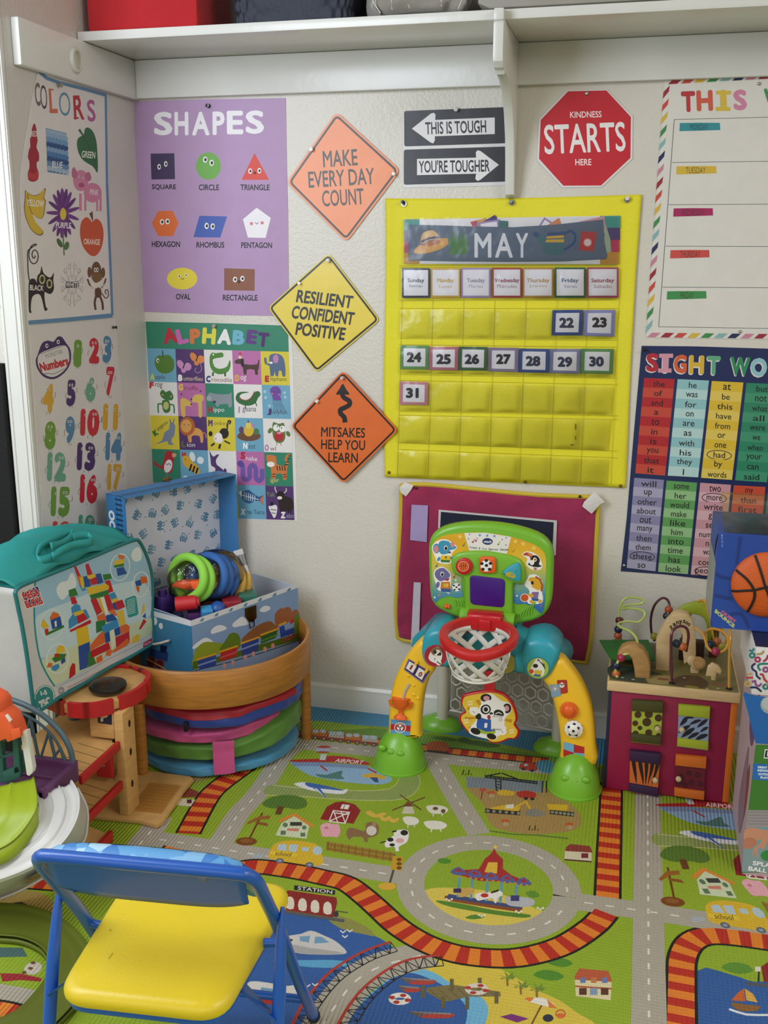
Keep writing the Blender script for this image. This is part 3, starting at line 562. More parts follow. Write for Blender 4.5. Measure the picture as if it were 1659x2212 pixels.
q = Cel(4, 3); q.b('#d07a3c', [(.08, .1), (.2, .08), (.42, .12), (.44, .36), (.75, .4), (.8, .55), (.76, .8), (.64, .8), (.62, .64), (.4, .64), (.38, .78), (.24, .76), (.22, .48), (.1, .3)]); q.e('#f4efe8', .22, .36, .14, .08); q.l('#d07a3c', [(.76, .45), (.82, .3), (.76, .2), (.84, .08), (.92, .08)], 30)
for i in range(4): q.l('#1c1410', [(.44+i*.09, .4), (.46+i*.09, .54)], 13, 0)
for i in range(4): q.l('#1c1410', [(.72+i*.05, .36-i*.09), (.84+i*.03, .36-i*.09)], 13, 0)
for i in range(4): q.l('#1c1410', [(.25+.4*(i//2), .66+.07*(i % 2)), (.38+.4*(i//2), .64+.07*(i % 2))], 10, 0)
cap(4, 3, .07, .83, 'T', 'iger', '#5a6a70', '#d8cf7a', .3)
q = Cel(2, 4); q.b('#39434f', [(.55, .15), (.9, .18), (.98, .3), (.9, .5), (.55, .55), (.2, .5), (.2, .2)]); q.l('#e8e6e0', [(.72, .46), (.82, .38), (.9, .44)], 12); x, y = cell(2, 4, .8, .85); a.text('#3f3a18', 'le', x, y, 48, 60, 2, 0)
q = Cel(3, 4); q.b('#2f5a8c', [(.04, .22), (.2, .18), (.4, .14), (.5, .2), (.75, .34), (.92, .28), (.86, .42), (.92, .6), (.76, .46), (.6, .48), (.4, .55), (.2, .46)]); q.p('#e8ece8', [(.04, .22), (.16, .16), (.14, .38)]); q.l('#e8ece8', [(.16, .3), (.75, .42)], 8, 0)
for i in range(6): q.l('#e8ece8', [(.24+i*.075, .2+i*.02), (.22+i*.075, .44+i*.01)], 8, 0)
q.b('#c87a58', [(.78, .42), (.95, .28), (.9, .42), (.9, .58), (.84, .52)])
cap(3, 4, .17, .8, 'X', 'ray Tetra', '#eef0ee', '#22384a', .64)
q = Cel(4, 4); q.b('#2a1c1a', [(.44, .3), (.6, .28), (.9, .34), (.98, .5), (.92, .72), (.5, .72), (.46, .5)]); q.b('#241614', [(.4, .18), (.62, .16), (.66, .3), (.55, .4), (.42, .36)]); q.e('#efe6e2', .5, .35, .09, .05); q.l('#d8cfc0', [(.4, .2), (.34, .08), (.36, .02)], 14); q.l('#d8cfc0', [(.66, .2), (.74, .14), (.74, .06)], 14)
for x0 in (.52, .6, .8, .88): q.l('#1c1210', [(x0, .68), (x0, .8)], 18, 0)
q.b('#ebe8e6', [(.08, .62), (.2, .6), (.32, .56), (.4, .62), (.36, .85), (.28, .96), (.2, .86)]); q.l('#15131a', [(.2, .58), (.22, .48)], 40, 0); q.l('#15131a', [(.16, .7), (.36, .72)], 9, 0); q.l('#15131a', [(.18, .8), (.34, .82)], 9, 0)
x, y = cell(4, 4, .18, .25); a.text('#7a8a5a', 'Yak', x, y, 115, 62, 4, .02)
cap(4, 4, .6, .86, 'Z', 'ebra', '#f0eeec', '#9aa0b0', .3)
done('alphabet_poster', a, 'green ALPHABET poster with a grid of animal pictures below the shapes poster', 'poster')

# ---- diamond signs
def rnd(pts, r, n=4):
    o = []; N = len(pts)
    for i in range(N):
        p, c, q = pts[i-1], pts[i], pts[(i+1) % N]
        u = [(p[k]-c[k]) for k in (0, 1)]; v = [(q[k]-c[k]) for k in (0, 1)]; lu = math.hypot(*u); lv = math.hypot(*v)
        A = [c[k]+u[k]/lu*r for k in (0, 1)]; Bq = [c[k]+v[k]/lv*r for k in (0, 1)]
        for j in range(n+1):
            t = j/n; o.append(tuple((1-t)**2*A[k]+2*t*(1-t)*c[k]+t*t*Bq[k] for k in (0, 1)))
    return o
def inset(pts, f):
    cx = sum(p[0] for p in pts)/len(pts); cy = sum(p[1] for p in pts)/len(pts); return [(cx+(x-cx)*f, cy+(y-cy)*f) for x, y in pts]
a = sheet(-.004).crop(560, 0, 2.8603); q = [(477, 690), (873, 1052), (538, 1498), (168, 1128)]
a.sheet('#f2915c', rnd(q, 40)); a.line('#3f3128', rnd(inset(q, .935), 26), 13, True)
for t, x, y, wd in (('MAKE', 500, 977, 214), ('EVERY DAY', 507, 1099, 408), ('COUNT', 517, 1220, 258)): a.text('#45382f', t, x, y, wd, 102, -3.5, .016)
done('diamond_sign', a, 'pale orange diamond sign reading MAKE EVERY DAY COUNT', 'sign', GLOSS)
a = sheet(-.0045).crop(570, 530, 4.253); q = [(597, 70), (1068, 685), (484, 1172), (36, 572)]
a.sheet('#e8cf45', rnd(q, 50)); a.line('#26251f', rnd(inset(q, .95), 34), 18, True)
for t, x, y, wd, h in (('RESILIENT', 560, 494, 518, 120), ('CONFIDENT', 543, 643, 575, 122), ('POSITIVE', 522, 790, 455, 120)): a.text('#26262a', t, x, y, wd, h, 6.5, .03, .06)
a2 = a; done('diamond_sign', a, 'yellow diamond sign reading RESILIENT CONFIDENT POSITIVE', 'sign', GLOSS)
a = sheet(-.0125).crop(570, 530, 4.253); q = [(727, 1148), (1236, 1696), (732, 2192), (244, 1660)]
a.sheet('#e06c2c', rnd(q, 50)); a.line('#1f1614', rnd(inset(q, .94), 34), 16, True)
a.line('#1d1718', [(746, 1628), (738, 1580), (706, 1545), (705, 1510), (745, 1490), (785, 1465), (785, 1430), (745, 1405), (724, 1380), (722, 1350)], 44, sm=4)
a.blob('#1d1718', [(725, 1272), (755, 1320), (786, 1366), (755, 1372), (722, 1360), (690, 1372), (664, 1366), (694, 1318)])
for t, x, y, wd in (('MITSAKES', 728, 1718, 405), ('HELP YOU', 728, 1832, 404), ('LEARN', 728, 1950, 272)): a.text('#1d1718', t, x, y, wd, 92, 1.5, .016)
done('diamond_sign', a, 'deep orange diamond sign reading MITSAKES HELP YOU LEARN', 'sign', GLOSS)

# ---- one-way style sign
a = sheet(-.0015).crop(560, 0, 2.8603)
a.sheet('#dcdcdc', [(890, 688), (1530, 660), (1535, 900), (1533, 1145), (1210, 1154), (890, 1160)])
a.poly('#26282f', rnd([(895, 686), (1528, 661), (1532, 885), (896, 905)], 14)); a.poly('#26282f', rnd([(893, 925), (1531, 905), (1527, 1122), (893, 1142)], 14))
a.poly('#e4e3e4', [(943, 795)]+rnd([(1088, 690), (1088, 745)], 1)[:0]+[(1060, 702), (1078, 697), (1089, 708), (1087, 741), (1455, 726), (1455, 828), (1085, 842), (1085, 868), (1075, 886), (1058, 880)])
a.poly('#e4e3e4', [(975, 982), (1340, 974), (1338, 940), (1350, 928), (1368, 934), (1481, 1018), (1365, 1112), (1348, 1118), (1335, 1105), (1340, 1073), (975, 1082)])
a.text('#1c1c22', 'THIS IS TOUGH', 1214, 787, 376, 78, -2, .02); a.text('#1c1c22', "YOU'RE TOUGHER", 1205, 1026, 438, 78, -1, .02)
done('arrow_sign', a, 'black and white arrow sign reading THIS IS TOUGH over YOU\'RE TOUGHER', 'sign', GLOSS)

# ---- stop sign
a = sheet(-.0022).crop(1060, 0, 2.7696); q = [(463, 546), (692, 541), (839, 700), (836, 945), (660, 1110), (434, 1111), (289, 950), (299, 718)]
a.sheet('#e3dfe0', [(455, 540), (697, 536), (850, 696), (848, 950), (664, 1120), (428, 1122), (277, 958), (288, 714)]); a.poly('#c71f2e', q)
a.text('#f0eaea', 'KINDNESS', 569, 685, 188, 38, -1, .015); a.text('#f0eaea', 'STARTS', 563, 826, 486, 178, -2.3, .014); a.text('#f0eaea', 'HERE', 554, 970, 96, 38, -.5, .015)
done('stop_sign', a, 'red octagon sign reading KINDNESS STARTS HERE', 'sign', GLOSS)

# ---- week chart
a = sheet(-.0014).crop(1060, 0, 2.7696)
a.sheet('#dedad3', [(1040, 475), (1659, 440), (2150, 412), (2140, 1200), (2120, 2060), (1659, 2030), (930, 2020), (985, 1250)])
cs = ['#9c2434', '#c94a3c', '#d8b23e', '#3f8a4c', '#86b4b4', '#1f2a58', '#c9839a']
for i in range(14):
    x = 1075+i*77; y = 470-i*4.4; a.poly(cs[i % 7], [(x+20, y), (x+78, y-3), (x+40, y+32), (x-15, y+35)])
for i in range(19):
    t = i/19; x = 1038-t*108; y = 520+t*1480; a.poly(cs[(i+(0 if i else 0)) % 7], [(x-4, y+30), (x+34, y-10), (x+28, y+28), (x-9, y+72)])
for i in range(15):
    x = 935+i*80; y = 1990+i*.9; a.poly(cs[(i+6) % 7], [(x+30, y), (x+82, y+1), (x+50, y+28), (x, y+27)])
for c, col, x, y, wd in (('T', '#b8323a', 1182, 608, 85), ('H', '#cf5a44', 1280, 602, 98), ('I', '#d8b843', 1392, 600, 40), ('S', '#d282a0', 1492, 598, 82), ('W', '#3f8f52', 1700, 590, 130), ('E', '#d8b843', 1830, 584, 80), ('E', '#cf5a44', 1925, 580, 80), ('K', '#5d93a8', 2030, 575, 90)): a.text(col, c, x, y, wd, 125, -2, .05)
a.rect('#d8b843', 1348, 543, 1438, 566); a.rect('#d8b843', 1346, 640, 1434, 664)
for p in ([(1098, 715), (2130, 690)], [(1085, 972), (2130, 960)], [(1065, 1225), (2120, 1218)], [(1047, 1473), (2110, 1476)], [(1028, 1718), (2105, 1724)], [(1005, 1955), (2100, 1972)], [(1098, 715), (1005, 1955)]): a.line('#5f6668', p, 3.5)
for t, col, x, y, wd, tx in (('MONDAY', '#2f8d98', 1251, 760, 245, 1246), ('TUESDAY', '#d6b33c', 1230, 1019, 242, 1226), ('WEDNESDAY', '#a81f5c', 1211, 1271, 238, 1211), ('THURSDAY', '#cc4a44', 1191, 1521, 236, 1194), ('FRIDAY', '#3f8f4e', 1172, 1767, 238, 1175)):
    a.blob(col, [(x-wd/2+3, y-24), (x, y-26), (x+wd/2-2, y-25), (x+wd/2, y+18), (x, y+22), (x-wd/2, y+25)], 1); a.text('#1d3038' if t == 'MONDAY' else '#3a2a26', t, tx, y, {'WEDNESDAY': 140, 'MONDAY': 105, 'FRIDAY': 82}.get(t, 118), 36, 0, -.008)
done('weekly_planner_chart', a, 'white weekly chart headed THIS WEEK with diagonal striped border', 'chart')

# ---- sight words
a = sheet(-.0012).crop(1320, 720, 3.2537)
a.sheet('#1b2a58', [(215, 88), (600, 92), (1103, 108), (1660, 125), (1640, 900), (1560, 1800), (1000, 1757), (660, 1728), (380, 1695), (68, 1672), (110, 1300), (160, 700)])
for c, col, x, y, wd in (('S', '#b5283a', 291, 205, 88), ('I', '#d597a8', 383, 210, 44), ('G', '#d4603a', 487, 215, 92), ('H', '#d8b23c', 602, 220, 105), ('T', '#5fa884', 722, 225, 95), ('W', '#2f8a5e', 908, 232, 140), ('O', '#8fc3cc', 1040, 238, 115), ('R', '#b5283a', 1170, 242, 95), ('D', '#d597a8', 1280, 246, 95), ('S', '#d4603a', 1390, 250, 90)):
    a.text('#e6dfd6', c, x-5, y+5, wd, 138, 2, .07); a.text(col, c, x, y, wd, 132, 2, .05)
a.rect('#d597a8', 338, 143, 436, 172); a.rect('#d597a8', 330, 247, 425, 276)
W1 = ['the of and a to in is you that it', 'he was for on are as with his they I', 'at be this have from or one had by words', 'but not what all were we when your can said', 'there use an each which she do how their if']
W2 = ['will up other about out many then them these so', 'some her would make like him into time has look', 'two more write go see number no way could people', 'my than first water been called who oil sit now', 'find long down day did get come made may part']
K1 = [('#b3242e', '#c64a3c'), ('#8fc2c6', '#b6d6d4'), ('#dcb935', '#e2c75c'), ('#2c8462', '#3f946f'), ('#c0507a', '#cf7a98')]
K2 = [('#8a86ac', '#aaa6c2'), ('#5f9e5a', '#94c088'), ('#c995a0', '#d8aeb6'), ('#c94e34', '#d5785c'), ('#2c8462', '#4a9a78')]
t1 = [((233, 313), (447, 322), (170, 983), (380, 1000)), ((468, 322), (688, 332), (398, 1000), (612, 1012)), ((708, 335), (930, 346), (632, 1015), (850, 1030)), ((952, 348), (1180, 358), (872, 1033), (1095, 1047)), ((1200, 360), (1430, 371), (1118, 1050), (1342, 1063))]
t2 = [((163, 1015), (372, 1030), (110, 1647), (312, 1672)), ((390, 1035), (605, 1050), (330, 1675), (540, 1692)), ((627, 1050), (843, 1065), (560, 1695), (780, 1710)), ((863, 1068), (1085, 1080), (800, 1712), (1020, 1727)), ((1105, 1082), (1330, 1096), (1040, 1730), (1262, 1745))]
for ws, ks, ts in ((W1, K1, t1), (W2, K2, t2)):
    for c in range(5):
        tl, tr, bL, br = ts[c]
        def q(u, v): return tuple((tl[i]*(1-u)+tr[i]*u)*(1-v)+(bL[i]*(1-u)+br[i]*u)*v for i in (0, 1))
        for r, wd in enumerate(ws[c].split()):
            a.poly(ks[c][r % 2], [q(0, r/10), q(1, r/10), q(1, (r+1)/10), q(0, (r+1)/10)])
            x, y = q(.5, (r+.5)/10); de = any(z in wd for z in 'gpqy'); asc = any(z in wd for z in 'bdfhklti') or wd[0].isupper()
            h = 42 if asc and not de else 44 if de and not asc else 56 if de else 31
            a.text('#1d1a1c', wd, x, y+(8 if de and not asc else 5 if not asc else 3), min(182, 26*len(wd)+4 if wd not in ('it', 'I', 'in', 'is') else 20*len(wd)+4) if wd != 'I' else 9, h, 3.5, .008)
            if wd in ('had', 'more', 'these', 'people'): a.ring('#1d1a22', x, y+4, 86, 33, 5, 4, 24)
done('sight_words_poster', a, 'navy SIGHT WORDS poster with coloured columns of words on the right', 'poster', GLOSS)

# ---- push pins
def pin(px, py, y, label, hexc, kind='push_pin', r=.0052, wall='y'):
    b = MB(); P = PY(px, py, y) if wall == 'y' else PX(px, py, XL+.002); ax = (0, -1, 0) if wall == 'y' else (1, 0, 0)
    if kind == 'push_pin': b.lathe([(r*.9, 0), (r*.95, .001), (r*.55, .003), (r*.6, .006), (r, .0085), (r*.95, .0105), (0, .011)], P, ax, 14)
    else: b.lathe([(r, 0), (r*.98, .0012), (r*.75, .003), (r*.35, .0042), (0, .0045)], P, ax, 14)
    o = ob(kind, b, M(hexc, .2, None, metal=1 if kind == 'thumb_tack' else 0), smooth=40)
    tag(o, label, 'pin'); return o
pin(451, 229, -.0015, 'black push pin at the top of the purple shapes poster', '#15131c')
pin(125, 184, 0, 'grey push pin at the top of the colors poster', '#8a857c', wall='x')
pin(244, 707, 0, 'black push pin at the upper right of the monster numbers poster', '#1a181c', wall='x', r=.004)
pin(464, 704, -.0015, 'grey push pin at the top of the alphabet poster', '#a19a8c')
pin(674, 323, -.0045, 'clear push pin on the left edge of the MAKE EVERY DAY COUNT sign', '#d8d2cc')
pin(852, 376, -.0045, 'white push pin at the right corner of the MAKE EVERY DAY COUNT sign', '#ece6e4', r=.0045)
pin(710, 563, -.005, 'clear push pin at the top of the yellow diamond sign', '#c9c4b0')
pin(648, 612, -.005, 'white push pin on the left edge of the yellow diamond sign', '#efeae4', r=.004)
pin(740, 816, -.013, 'clear push pin at the top of the MITSAKES sign', '#c7bdb8', r=.0045)
pin(686, 866, -.013, 'white push pin on the left edge of the MITSAKES sign', '#ece0da', r=.0045)
pin(986, 237, -.002, 'clear push pin at the top of the THIS IS TOUGH sign', '#c4c4c4')
pin(1267, 202, -.0027, 'silver push pin at the top of the red octagon sign', '#d0ccc8', 'thumb_tack')
pin(1640, 181, -.002, 'silver tack at the top of the weekly chart', '#c9c2b8', 'thumb_tack', .004)
pin(1599, 716, -.002, 'silver tack on the bottom border of the weekly chart', '#c9c2b8', 'thumb_tack', .004)
pin(1393, 756, -.0017, 'dark tack at the top left corner of the sight words poster', '#16161c', 'push_pin', .0045)
pin(1348, 1221, -.0017, 'silver tack at the bottom left corner of the sight words poster', '#d8d6d2', 'thumb_tack', .004)
# ------------------------------------------------------------------ pocket chart calendar
H = (820, 400, 2.8603)
def hp(x, y, yy=-.004): return PY(H[0]+x/H[2], H[1]+y/H[2], yy)
cal = thing('pocket_chart', 'yellow cloth calendar pocket chart with clear pockets hanging in the middle of the back wall', 'calendar', hp(800, 950, 0))
def quad(tl, tr, bL, br, u, v): return tuple((tl[i]*(1-u)+tr[i]*u)*(1-v)+(bL[i]*(1-u)+br[i]*u)*v for i in (0, 1))
def cloth(u, v):
    x, y = quad((35, 82), (1620, 57), (28, 1803), (1513, 1870), u, v)
    y += 10*math.sin(u*PI)*(1 if v < .05 else 0)*(1-v*20) if v < .05 else 0
    x += 5*math.sin(v*7)*(u < .01)-8*math.sin(v*PI*1.3)*(u > .99)
    b = .0012*math.sin(u*9+v*4)*math.sin(v*11)+(.0022 if (u < .03 or u > .965) else 0)
    return hp(x, y, -.0042-max(-.001, b))
b = MB().grid(cloth, 64, 64)
YC = M('#e2d81c', .6, 'yellow_nylon_cloth', bump=.25, bscale=260, var=.03, sheen=.15)
ob('cloth', b, YC, cal, smooth=60, solid=.0012)
a = sheet(-.0066).crop(*H)
for v0 in (.178, .197): pass
for y0, y1 in ((498, 494), (508, 503), (712, 708), (760, 762), (945, 958), (985, 1000), (1168, 1192), (1205, 1232), (1395, 1424), (1420, 1448), (1592, 1642), (1632, 1684)):
    a.line('#b8ae14', [(120, y0), (1470, y1)], 2.5)
for k in range(8):
    x0 = 137+k*192; a.line('#c4bb1a', [(x0, 705), (x0-28-k*3.5, 1800+k*7)], 2.5)
a.rect('#8a5a22', 1208, 1475, 1214, 1510); a.rect('#8a5a22', 1208, 1550, 1213, 1572); a.rect('#8a5a22', 1180, 1602, 1200, 1608)
done('stitched_seams', a, '', '', PAPER, cal)
CL = clear('clear_vinyl_pocket', gloss=.0, rough=.22, bump=.35, bs=16)
rows = [((150, 200), (1482, 190), (148, 492), (1476, 492)), ((133, 515), (1482, 507), (133, 703), (1476, 702)), ((130, 768), (1472, 768), (124, 936), (1452, 946)), ((125, 990), (1452, 1008), (121, 1156), (1445, 1182)),
        ((122, 1210), (1438, 1240), (117, 1386), (1426, 1414)), ((117, 1425), (1422, 1445), (111, 1586), (1405, 1636)), ((112, 1640), (1410, 1688), (107, 1802), (1398, 1852))]
rnd_ = random.Random(7)
for r, q in enumerate(rows):
    n = 1 if r == 0 else 7; ph = [(rnd_.uniform(-1, 1), rnd_.uniform(-1, 1), rnd_.uniform(.6, 1.3)) for _ in range(n)]
    def f(u, v):
        c = min(n-1, int(u*n*.99999)); w = u*n-c; p = ph[c]
        k = math.sin(PI*min(1, max(0, w)))**.6*(math.sin(PI*v)**.6 if v < .5 else 1-.3*(v-.5))
        if v > .97: k = 0
        x, y = quad(*q, u, v)
        return hp(x, y, -.0112-.0035*k*p[2]*(1+.25*p[0]*math.sin(w*5+p[1]*3)*math.sin(v*4+p[0])))
    ob('clear_pocket', MB().grid(f, 8*n if n > 1 else 40, 10), CL, cal, smooth=80)
for x, y, in ((150, 115), (816, 107), (1530, 90)):
    b = MB().lathe([(.0042, .0), (.0048, .0012), (.0072, .0012), (.0078, 0)], hp(x, y, -.0068), (0, -1, 0), 20); ob('grommet', b, M('#b8b4a8', .25, None, metal=1), cal)
def pinH(x, y, *k, **kw): return pin(H[0]+x/H[2], H[1]+y/H[2], *k, **kw)
pinH(144, 104, -.0068, 'dark blue push pin in the left grommet of the yellow pocket chart', '#1a2140', r=.0045)
pinH(816, 103, -.0068, 'grey push pin in the middle grommet of the yellow pocket chart', '#8a9a90', r=.004)
pinH(1531, 82, -.0068, 'white push pin in the right grommet of the yellow pocket chart', '#d8d2c4', r=.0055)
for x, y, l in ((58, 1775, 'left'), (900, 1834, 'middle'), (1489, 1858, 'right')):
    pinH(x, y, -.007, 'brass tack at the bottom %s of the yellow pocket chart' % l, '#8a7038', 'thumb_tack', .0045)

# cards in the pockets
def card(pts, col, inner, label, y=-.0095, grp=None, texts=(), name='calendar_card', th=.0003):
    a = sheet(y, .00002).crop(*H); a.sheet(col, pts, th)
    if inner: a.poly('#e9e6ea', inner)
    for t in texts: a.text(*t)
    o = done(name, a, label, 'card', GLOSS, None, grp); return o
S_ = lambda x, y: (860+x/3.3857-820)*2.8603; T_ = lambda y: (460+y/3.3857-400)*2.8603
days = [('Sunday', 'Domingo', '#1d2a4c', '#1d2a4c', 'navy'), ('Monday', 'Lunes', '#c9a02c', '#c7a24a', 'gold'), ('Tuesday', 'Martes', '#a58cb8', '#9a90a5', 'lavender'), ('Wednesday', 'Miércoles', '#a8353a', '#8f3f50', 'red'), ('Thursday', 'Jueves', '#b88a40', '#b89558', 'tan'), ('Friday', 'Viernes', '#2f6242', '#55688a', 'green'), ('Saturday', 'Sábado', '#ab4a5e', '#9a4a58', 'rose')]
xs = [(28, 232), (238, 455), (461, 676), (687, 905), (911, 1136), (1146, 1371), (1381, 1612)]
for i, (d, e, fc, tc, cn) in enumerate(days):
    x0, x1 = (S_(x, 0) for x in xs[i]); y0 = T_(404-i); y1 = T_(621); m = 11
    cx_ = (x0+x1)/2; w_ = {9: 152, 8: 142}.get(len(d), 112 if len(d) > 6 else 104)
    card([(x0, y0), (x1, y0), (x1, y1), (x0, y1)], fc, [(x0+m, y0+m), (x1-m, y0+m), (x1-m, y1-m-3), (x0+m, y1-m-3)], '%s bordered day card reading %s in the yellow pocket chart' % (cn, d), grp='weekday cards in the pocket chart',
         texts=[(tc, d, cx_, T_(497), w_, 33, -.5, .03), (tc, e, cx_, T_(536), w_*.78, 22, 0, -.005)])
dates = [(22, [(1068, 772), (1258, 770), (1250, 928), (1062, 928)], '#26468e', (1155, 850), 'blue'), (23, [(1265, 772), (1457, 770), (1450, 936), (1258, 930)], '#8e90c6', (1358, 848), 'periwinkle'),
         (24, [(128, 990), (305, 992), (303, 1138), (126, 1136)], '#5f9355', (213, 1063), 'green'), (25, [(307, 1000), (487, 998), (484, 1145), (305, 1141)], '#b56a7b', (395, 1075), 'rose'),
         (26, [(490, 997), (668, 1000), (664, 1146), (487, 1143)], '#2f5c30', (570, 1075), 'dark green'), (27, [(672, 1003), (858, 1005), (855, 1155), (669, 1150)], '#8b7c9c', (765, 1075), 'mauve'),
         (28, [(862, 1009), (1050, 1012), (1046, 1160), (858, 1156)], '#2b4a8e', (948, 1087), 'blue'), (29, [(1053, 1012), (1242, 1012), (1237, 1166), (1048, 1161)], '#8084a8', (1145, 1092), 'grey blue'),
         (30, [(1245, 1010), (1448, 1012), (1441, 1167), (1240, 1162)], '#5f9450', (1340, 1090), 'green'), (31, [(125, 1212), (300, 1217), (298, 1359), (122, 1356)], '#c5838d', (202, 1284), 'pink')]
for n, p, c, t, cn in dates:
    cx_ = sum(q[0] for q in p)/4; cy_ = sum(q[1] for q in p)/4
    card(p, c, [(cx_+(x-cx_)*.76, cy_+(y-cy_)*.76) for x, y in p], '%s bordered date card with number %d in the yellow pocket chart' % (cn, n), grp='date cards in the pocket chart',
         texts=[('#15151a' if n not in (22, 28, 29, 30) else '#25304a', str(n), t[0], t[1], 92 if n != 31 else 80, 64, .5, .06)])
# month pocket: striped backing strip, loose cards, MAY card
a = sheet(-.0085, .00002).crop(*H); a.sheet('#e9e6e8', [(150, 212), (1488, 188), (1474, 489), (150, 486)], .0003)
for x0, x1 in ((150, 247), (1362, 1488)):
    for k, c in enumerate(('#3f9a90', '#4f3577', '#c03058', '#c8922e')):
        f = lambda v, x: 212-(x-150)*.018+(274+(x-150)*.02)*v
        a.poly(c, [(x0, f(k/4, x0)), (x1-k*3 if x1 > 1400 else x1, f(k/4, x1)), (x1-k*3 if x1 > 1400 else x1, f((k+1)/4, x1)), (x0, f((k+1)/4, x0))])
done('banner_strip', a, 'striped white banner strip behind the MAY card in the pocket chart', 'card', GLOSS)
lo = [([(560, 228), (640, 208), (700, 250), (600, 300)], '#b8303e', 'red'), ([(600, 222), (655, 200), (700, 250), (630, 300)], '#d8a23a', 'yellow'), ([(640, 225), (712, 183), (748, 240), (680, 300)], '#3f2a70', 'purple'),
      ([(600, 232), (745, 210), (752, 290), (610, 300)], '#a58cb8', 'lavender'), ([(735, 218), (795, 222), (795, 300), (735, 300)], '#2f6b66', 'teal'), ([(985, 250), (1018, 198), (1080, 240), (1040, 300)], '#9a82b0', 'mauve'),
      ([(1040, 245), (1108, 202), (1135, 270), (1060, 300)], '#d08a5c', 'orange'), ([(1235, 225), (1390, 190), (1400, 300), (1250, 300)], '#d49aa8', 'pink'), ([(1395, 235), (1425, 330), (1432, 412), (1380, 425)], '#a3b59a', 'pale green')]
for i, (p, c, cn) in enumerate(lo):
    a = sheet(-.0088-i*.00012, .00002).crop(*H); a.sheet(c, p, .00008)
    if cn in ('lavender', 'mauve'): mx_ = [sum(q[k] for q in p)/4 for k in (0, 1)]; a.poly('#eeeaf0', [(mx_[0]+(x-mx_[0])*.7, mx_[1]+(y-mx_[1])*.7) for x, y in p])
    done('loose_card', a, '%s card peeking out behind the MAY card' % cn, 'card', GLOSS, None, 'loose cards behind the month card')
a = sheet(-.0103, .00002).crop(860, 460, 3.3857)
a.sheet('#56677c', [(65, 85), (350, 92), (520, 98), (850, 104), (1150, 85), (1500, 48), (1508, 200), (1528, 310), (1520, 338), (1200, 355), (800, 358), (430, 355), (75, 348), (70, 200)], .0004)
for i in range(70):
    x = 80+rnd_.random()*1400; y = 110+rnd_.random()*160; a.line(('#4d5f76', '#62748a', '#506378')[i % 3], [(x, y), (x+rnd_.uniform(-3, 3), y+rnd_.uniform(20, 70))], 3)
a.blob('#d9a03c', [(112, 285), (150, 240), (230, 215), (310, 185), (370, 190), (375, 215), (330, 255), (250, 285), (160, 300)]); a.blob('#b86a20', [(170, 235), (240, 205), (300, 195), (300, 220), (240, 240)])
a.blob('#e0b878', [(165, 200), (180, 150), (225, 128), (270, 135), (298, 185), (230, 200), (175, 225)]); a.line('#4a3a68', [(170, 212), (230, 185), (297, 178)], 16, sm=2)
for x0 in (362, 425): a.blob('#3f7d33', [(x0+10, 300), (x0+18, 250), (x0, 200), (x0+8, 180), (x0+25, 220), (x0+35, 140), (x0+45, 140), (x0+50, 190), (x0+65, 145), (x0+75, 200), (x0+90, 190), (x0+85, 250), (x0+75, 300)], 2)
for c, x, w_ in (('M', 620, 124), ('A', 774, 130), ('Y', 906, 90)): a.text('#e6e6ea', c, x, 237, w_, 180, 0, .02)
a.blob('#3a6a72', [(1085, 165), (1215, 150), (1215, 230), (1210, 300), (1140, 308), (1070, 298), (1060, 240), (1000, 180), (1010, 150)]); a.blob('#2a4a7a', [(985, 160), (1000, 135), (1030, 150), (1020, 180)])
a.poly('#24467c', [(1090, 145), (1215, 135), (1215, 165), (1085, 170)]); a.poly('#d8a83c', [(1088, 170), (1212, 162), (1212, 182), (1084, 188)]); a.poly('#d8a83c', [(1082, 195), (1213, 192), (1213, 215), (1078, 215)])
a.line('#24467c', [(1215, 155), (1260, 132), (1295, 165), (1285, 220), (1240, 255), (1215, 270)], 18, sm=3)
a.poly('#b52f2c', [(1340, 135), (1453, 140), (1430, 282), (1322, 272)])
for k in range(8):
    t = k*PI/8; a.line('#f0ecea', [(1386-30*math.cos(t), 216-30*math.sin(t)), (1386+30*math.cos(t), 216+30*math.sin(t))], 5)
a.ell('#d0b8a8', 1386, 216, 10)
done('month_card', a, 'grey denim card reading MAY with hat, gloves and watering can', 'card', GLOSS)

# ------------------------------------------------------------------ quilted mat pinned below the calendar
Q = (780, 1030, 3.0722)
def qp(x, y, yy): return PY(Q[0]+x/Q[2], Q[1]+y/Q[2], yy)
qm = thing('padded_mat', 'crimson velour padded mat with yellow piping hung on the wall behind the basketball toy', 'mat', qp(900, 640, 0))
top = crom([(275, 52), (450, 48), (800, 82), (1150, 115), (1565, 132)], 6, False); bot = crom([(240, 1068), (330, 1092), (700, 1140), (1200, 1195), (1490, 1236)], 6, False)
lef = crom([(268, 56), (262, 300), (240, 700), (232, 900), (245, 1068)], 6, False); rig = crom([(1574, 136), (1565, 350), (1545, 700), (1525, 1050), (1495, 1234)], 6, False)
def ev(c, t): i = min(len(c)-2, int(t*(len(c)-1))); f = t*(len(c)-1)-i; return [c[i][k]*(1-f)+c[i+1][k]*f for k in (0, 1)]
def coons(u, v):
    T, B, L, R_ = ev(top, u), ev(bot, u), ev(lef, v), ev(rig, v)
    c = [(top[0], top[-1]), (bot[0], bot[-1])]
    return [(1-v)*T[k]+v*B[k]+(1-u)*L[k]+u*R_[k]-((1-u)*(1-v)*top[0][k]+u*(1-v)*top[-1][k]+(1-u)*v*bot[0][k]+u*v*bot[-1][k]) for k in (0, 1)]
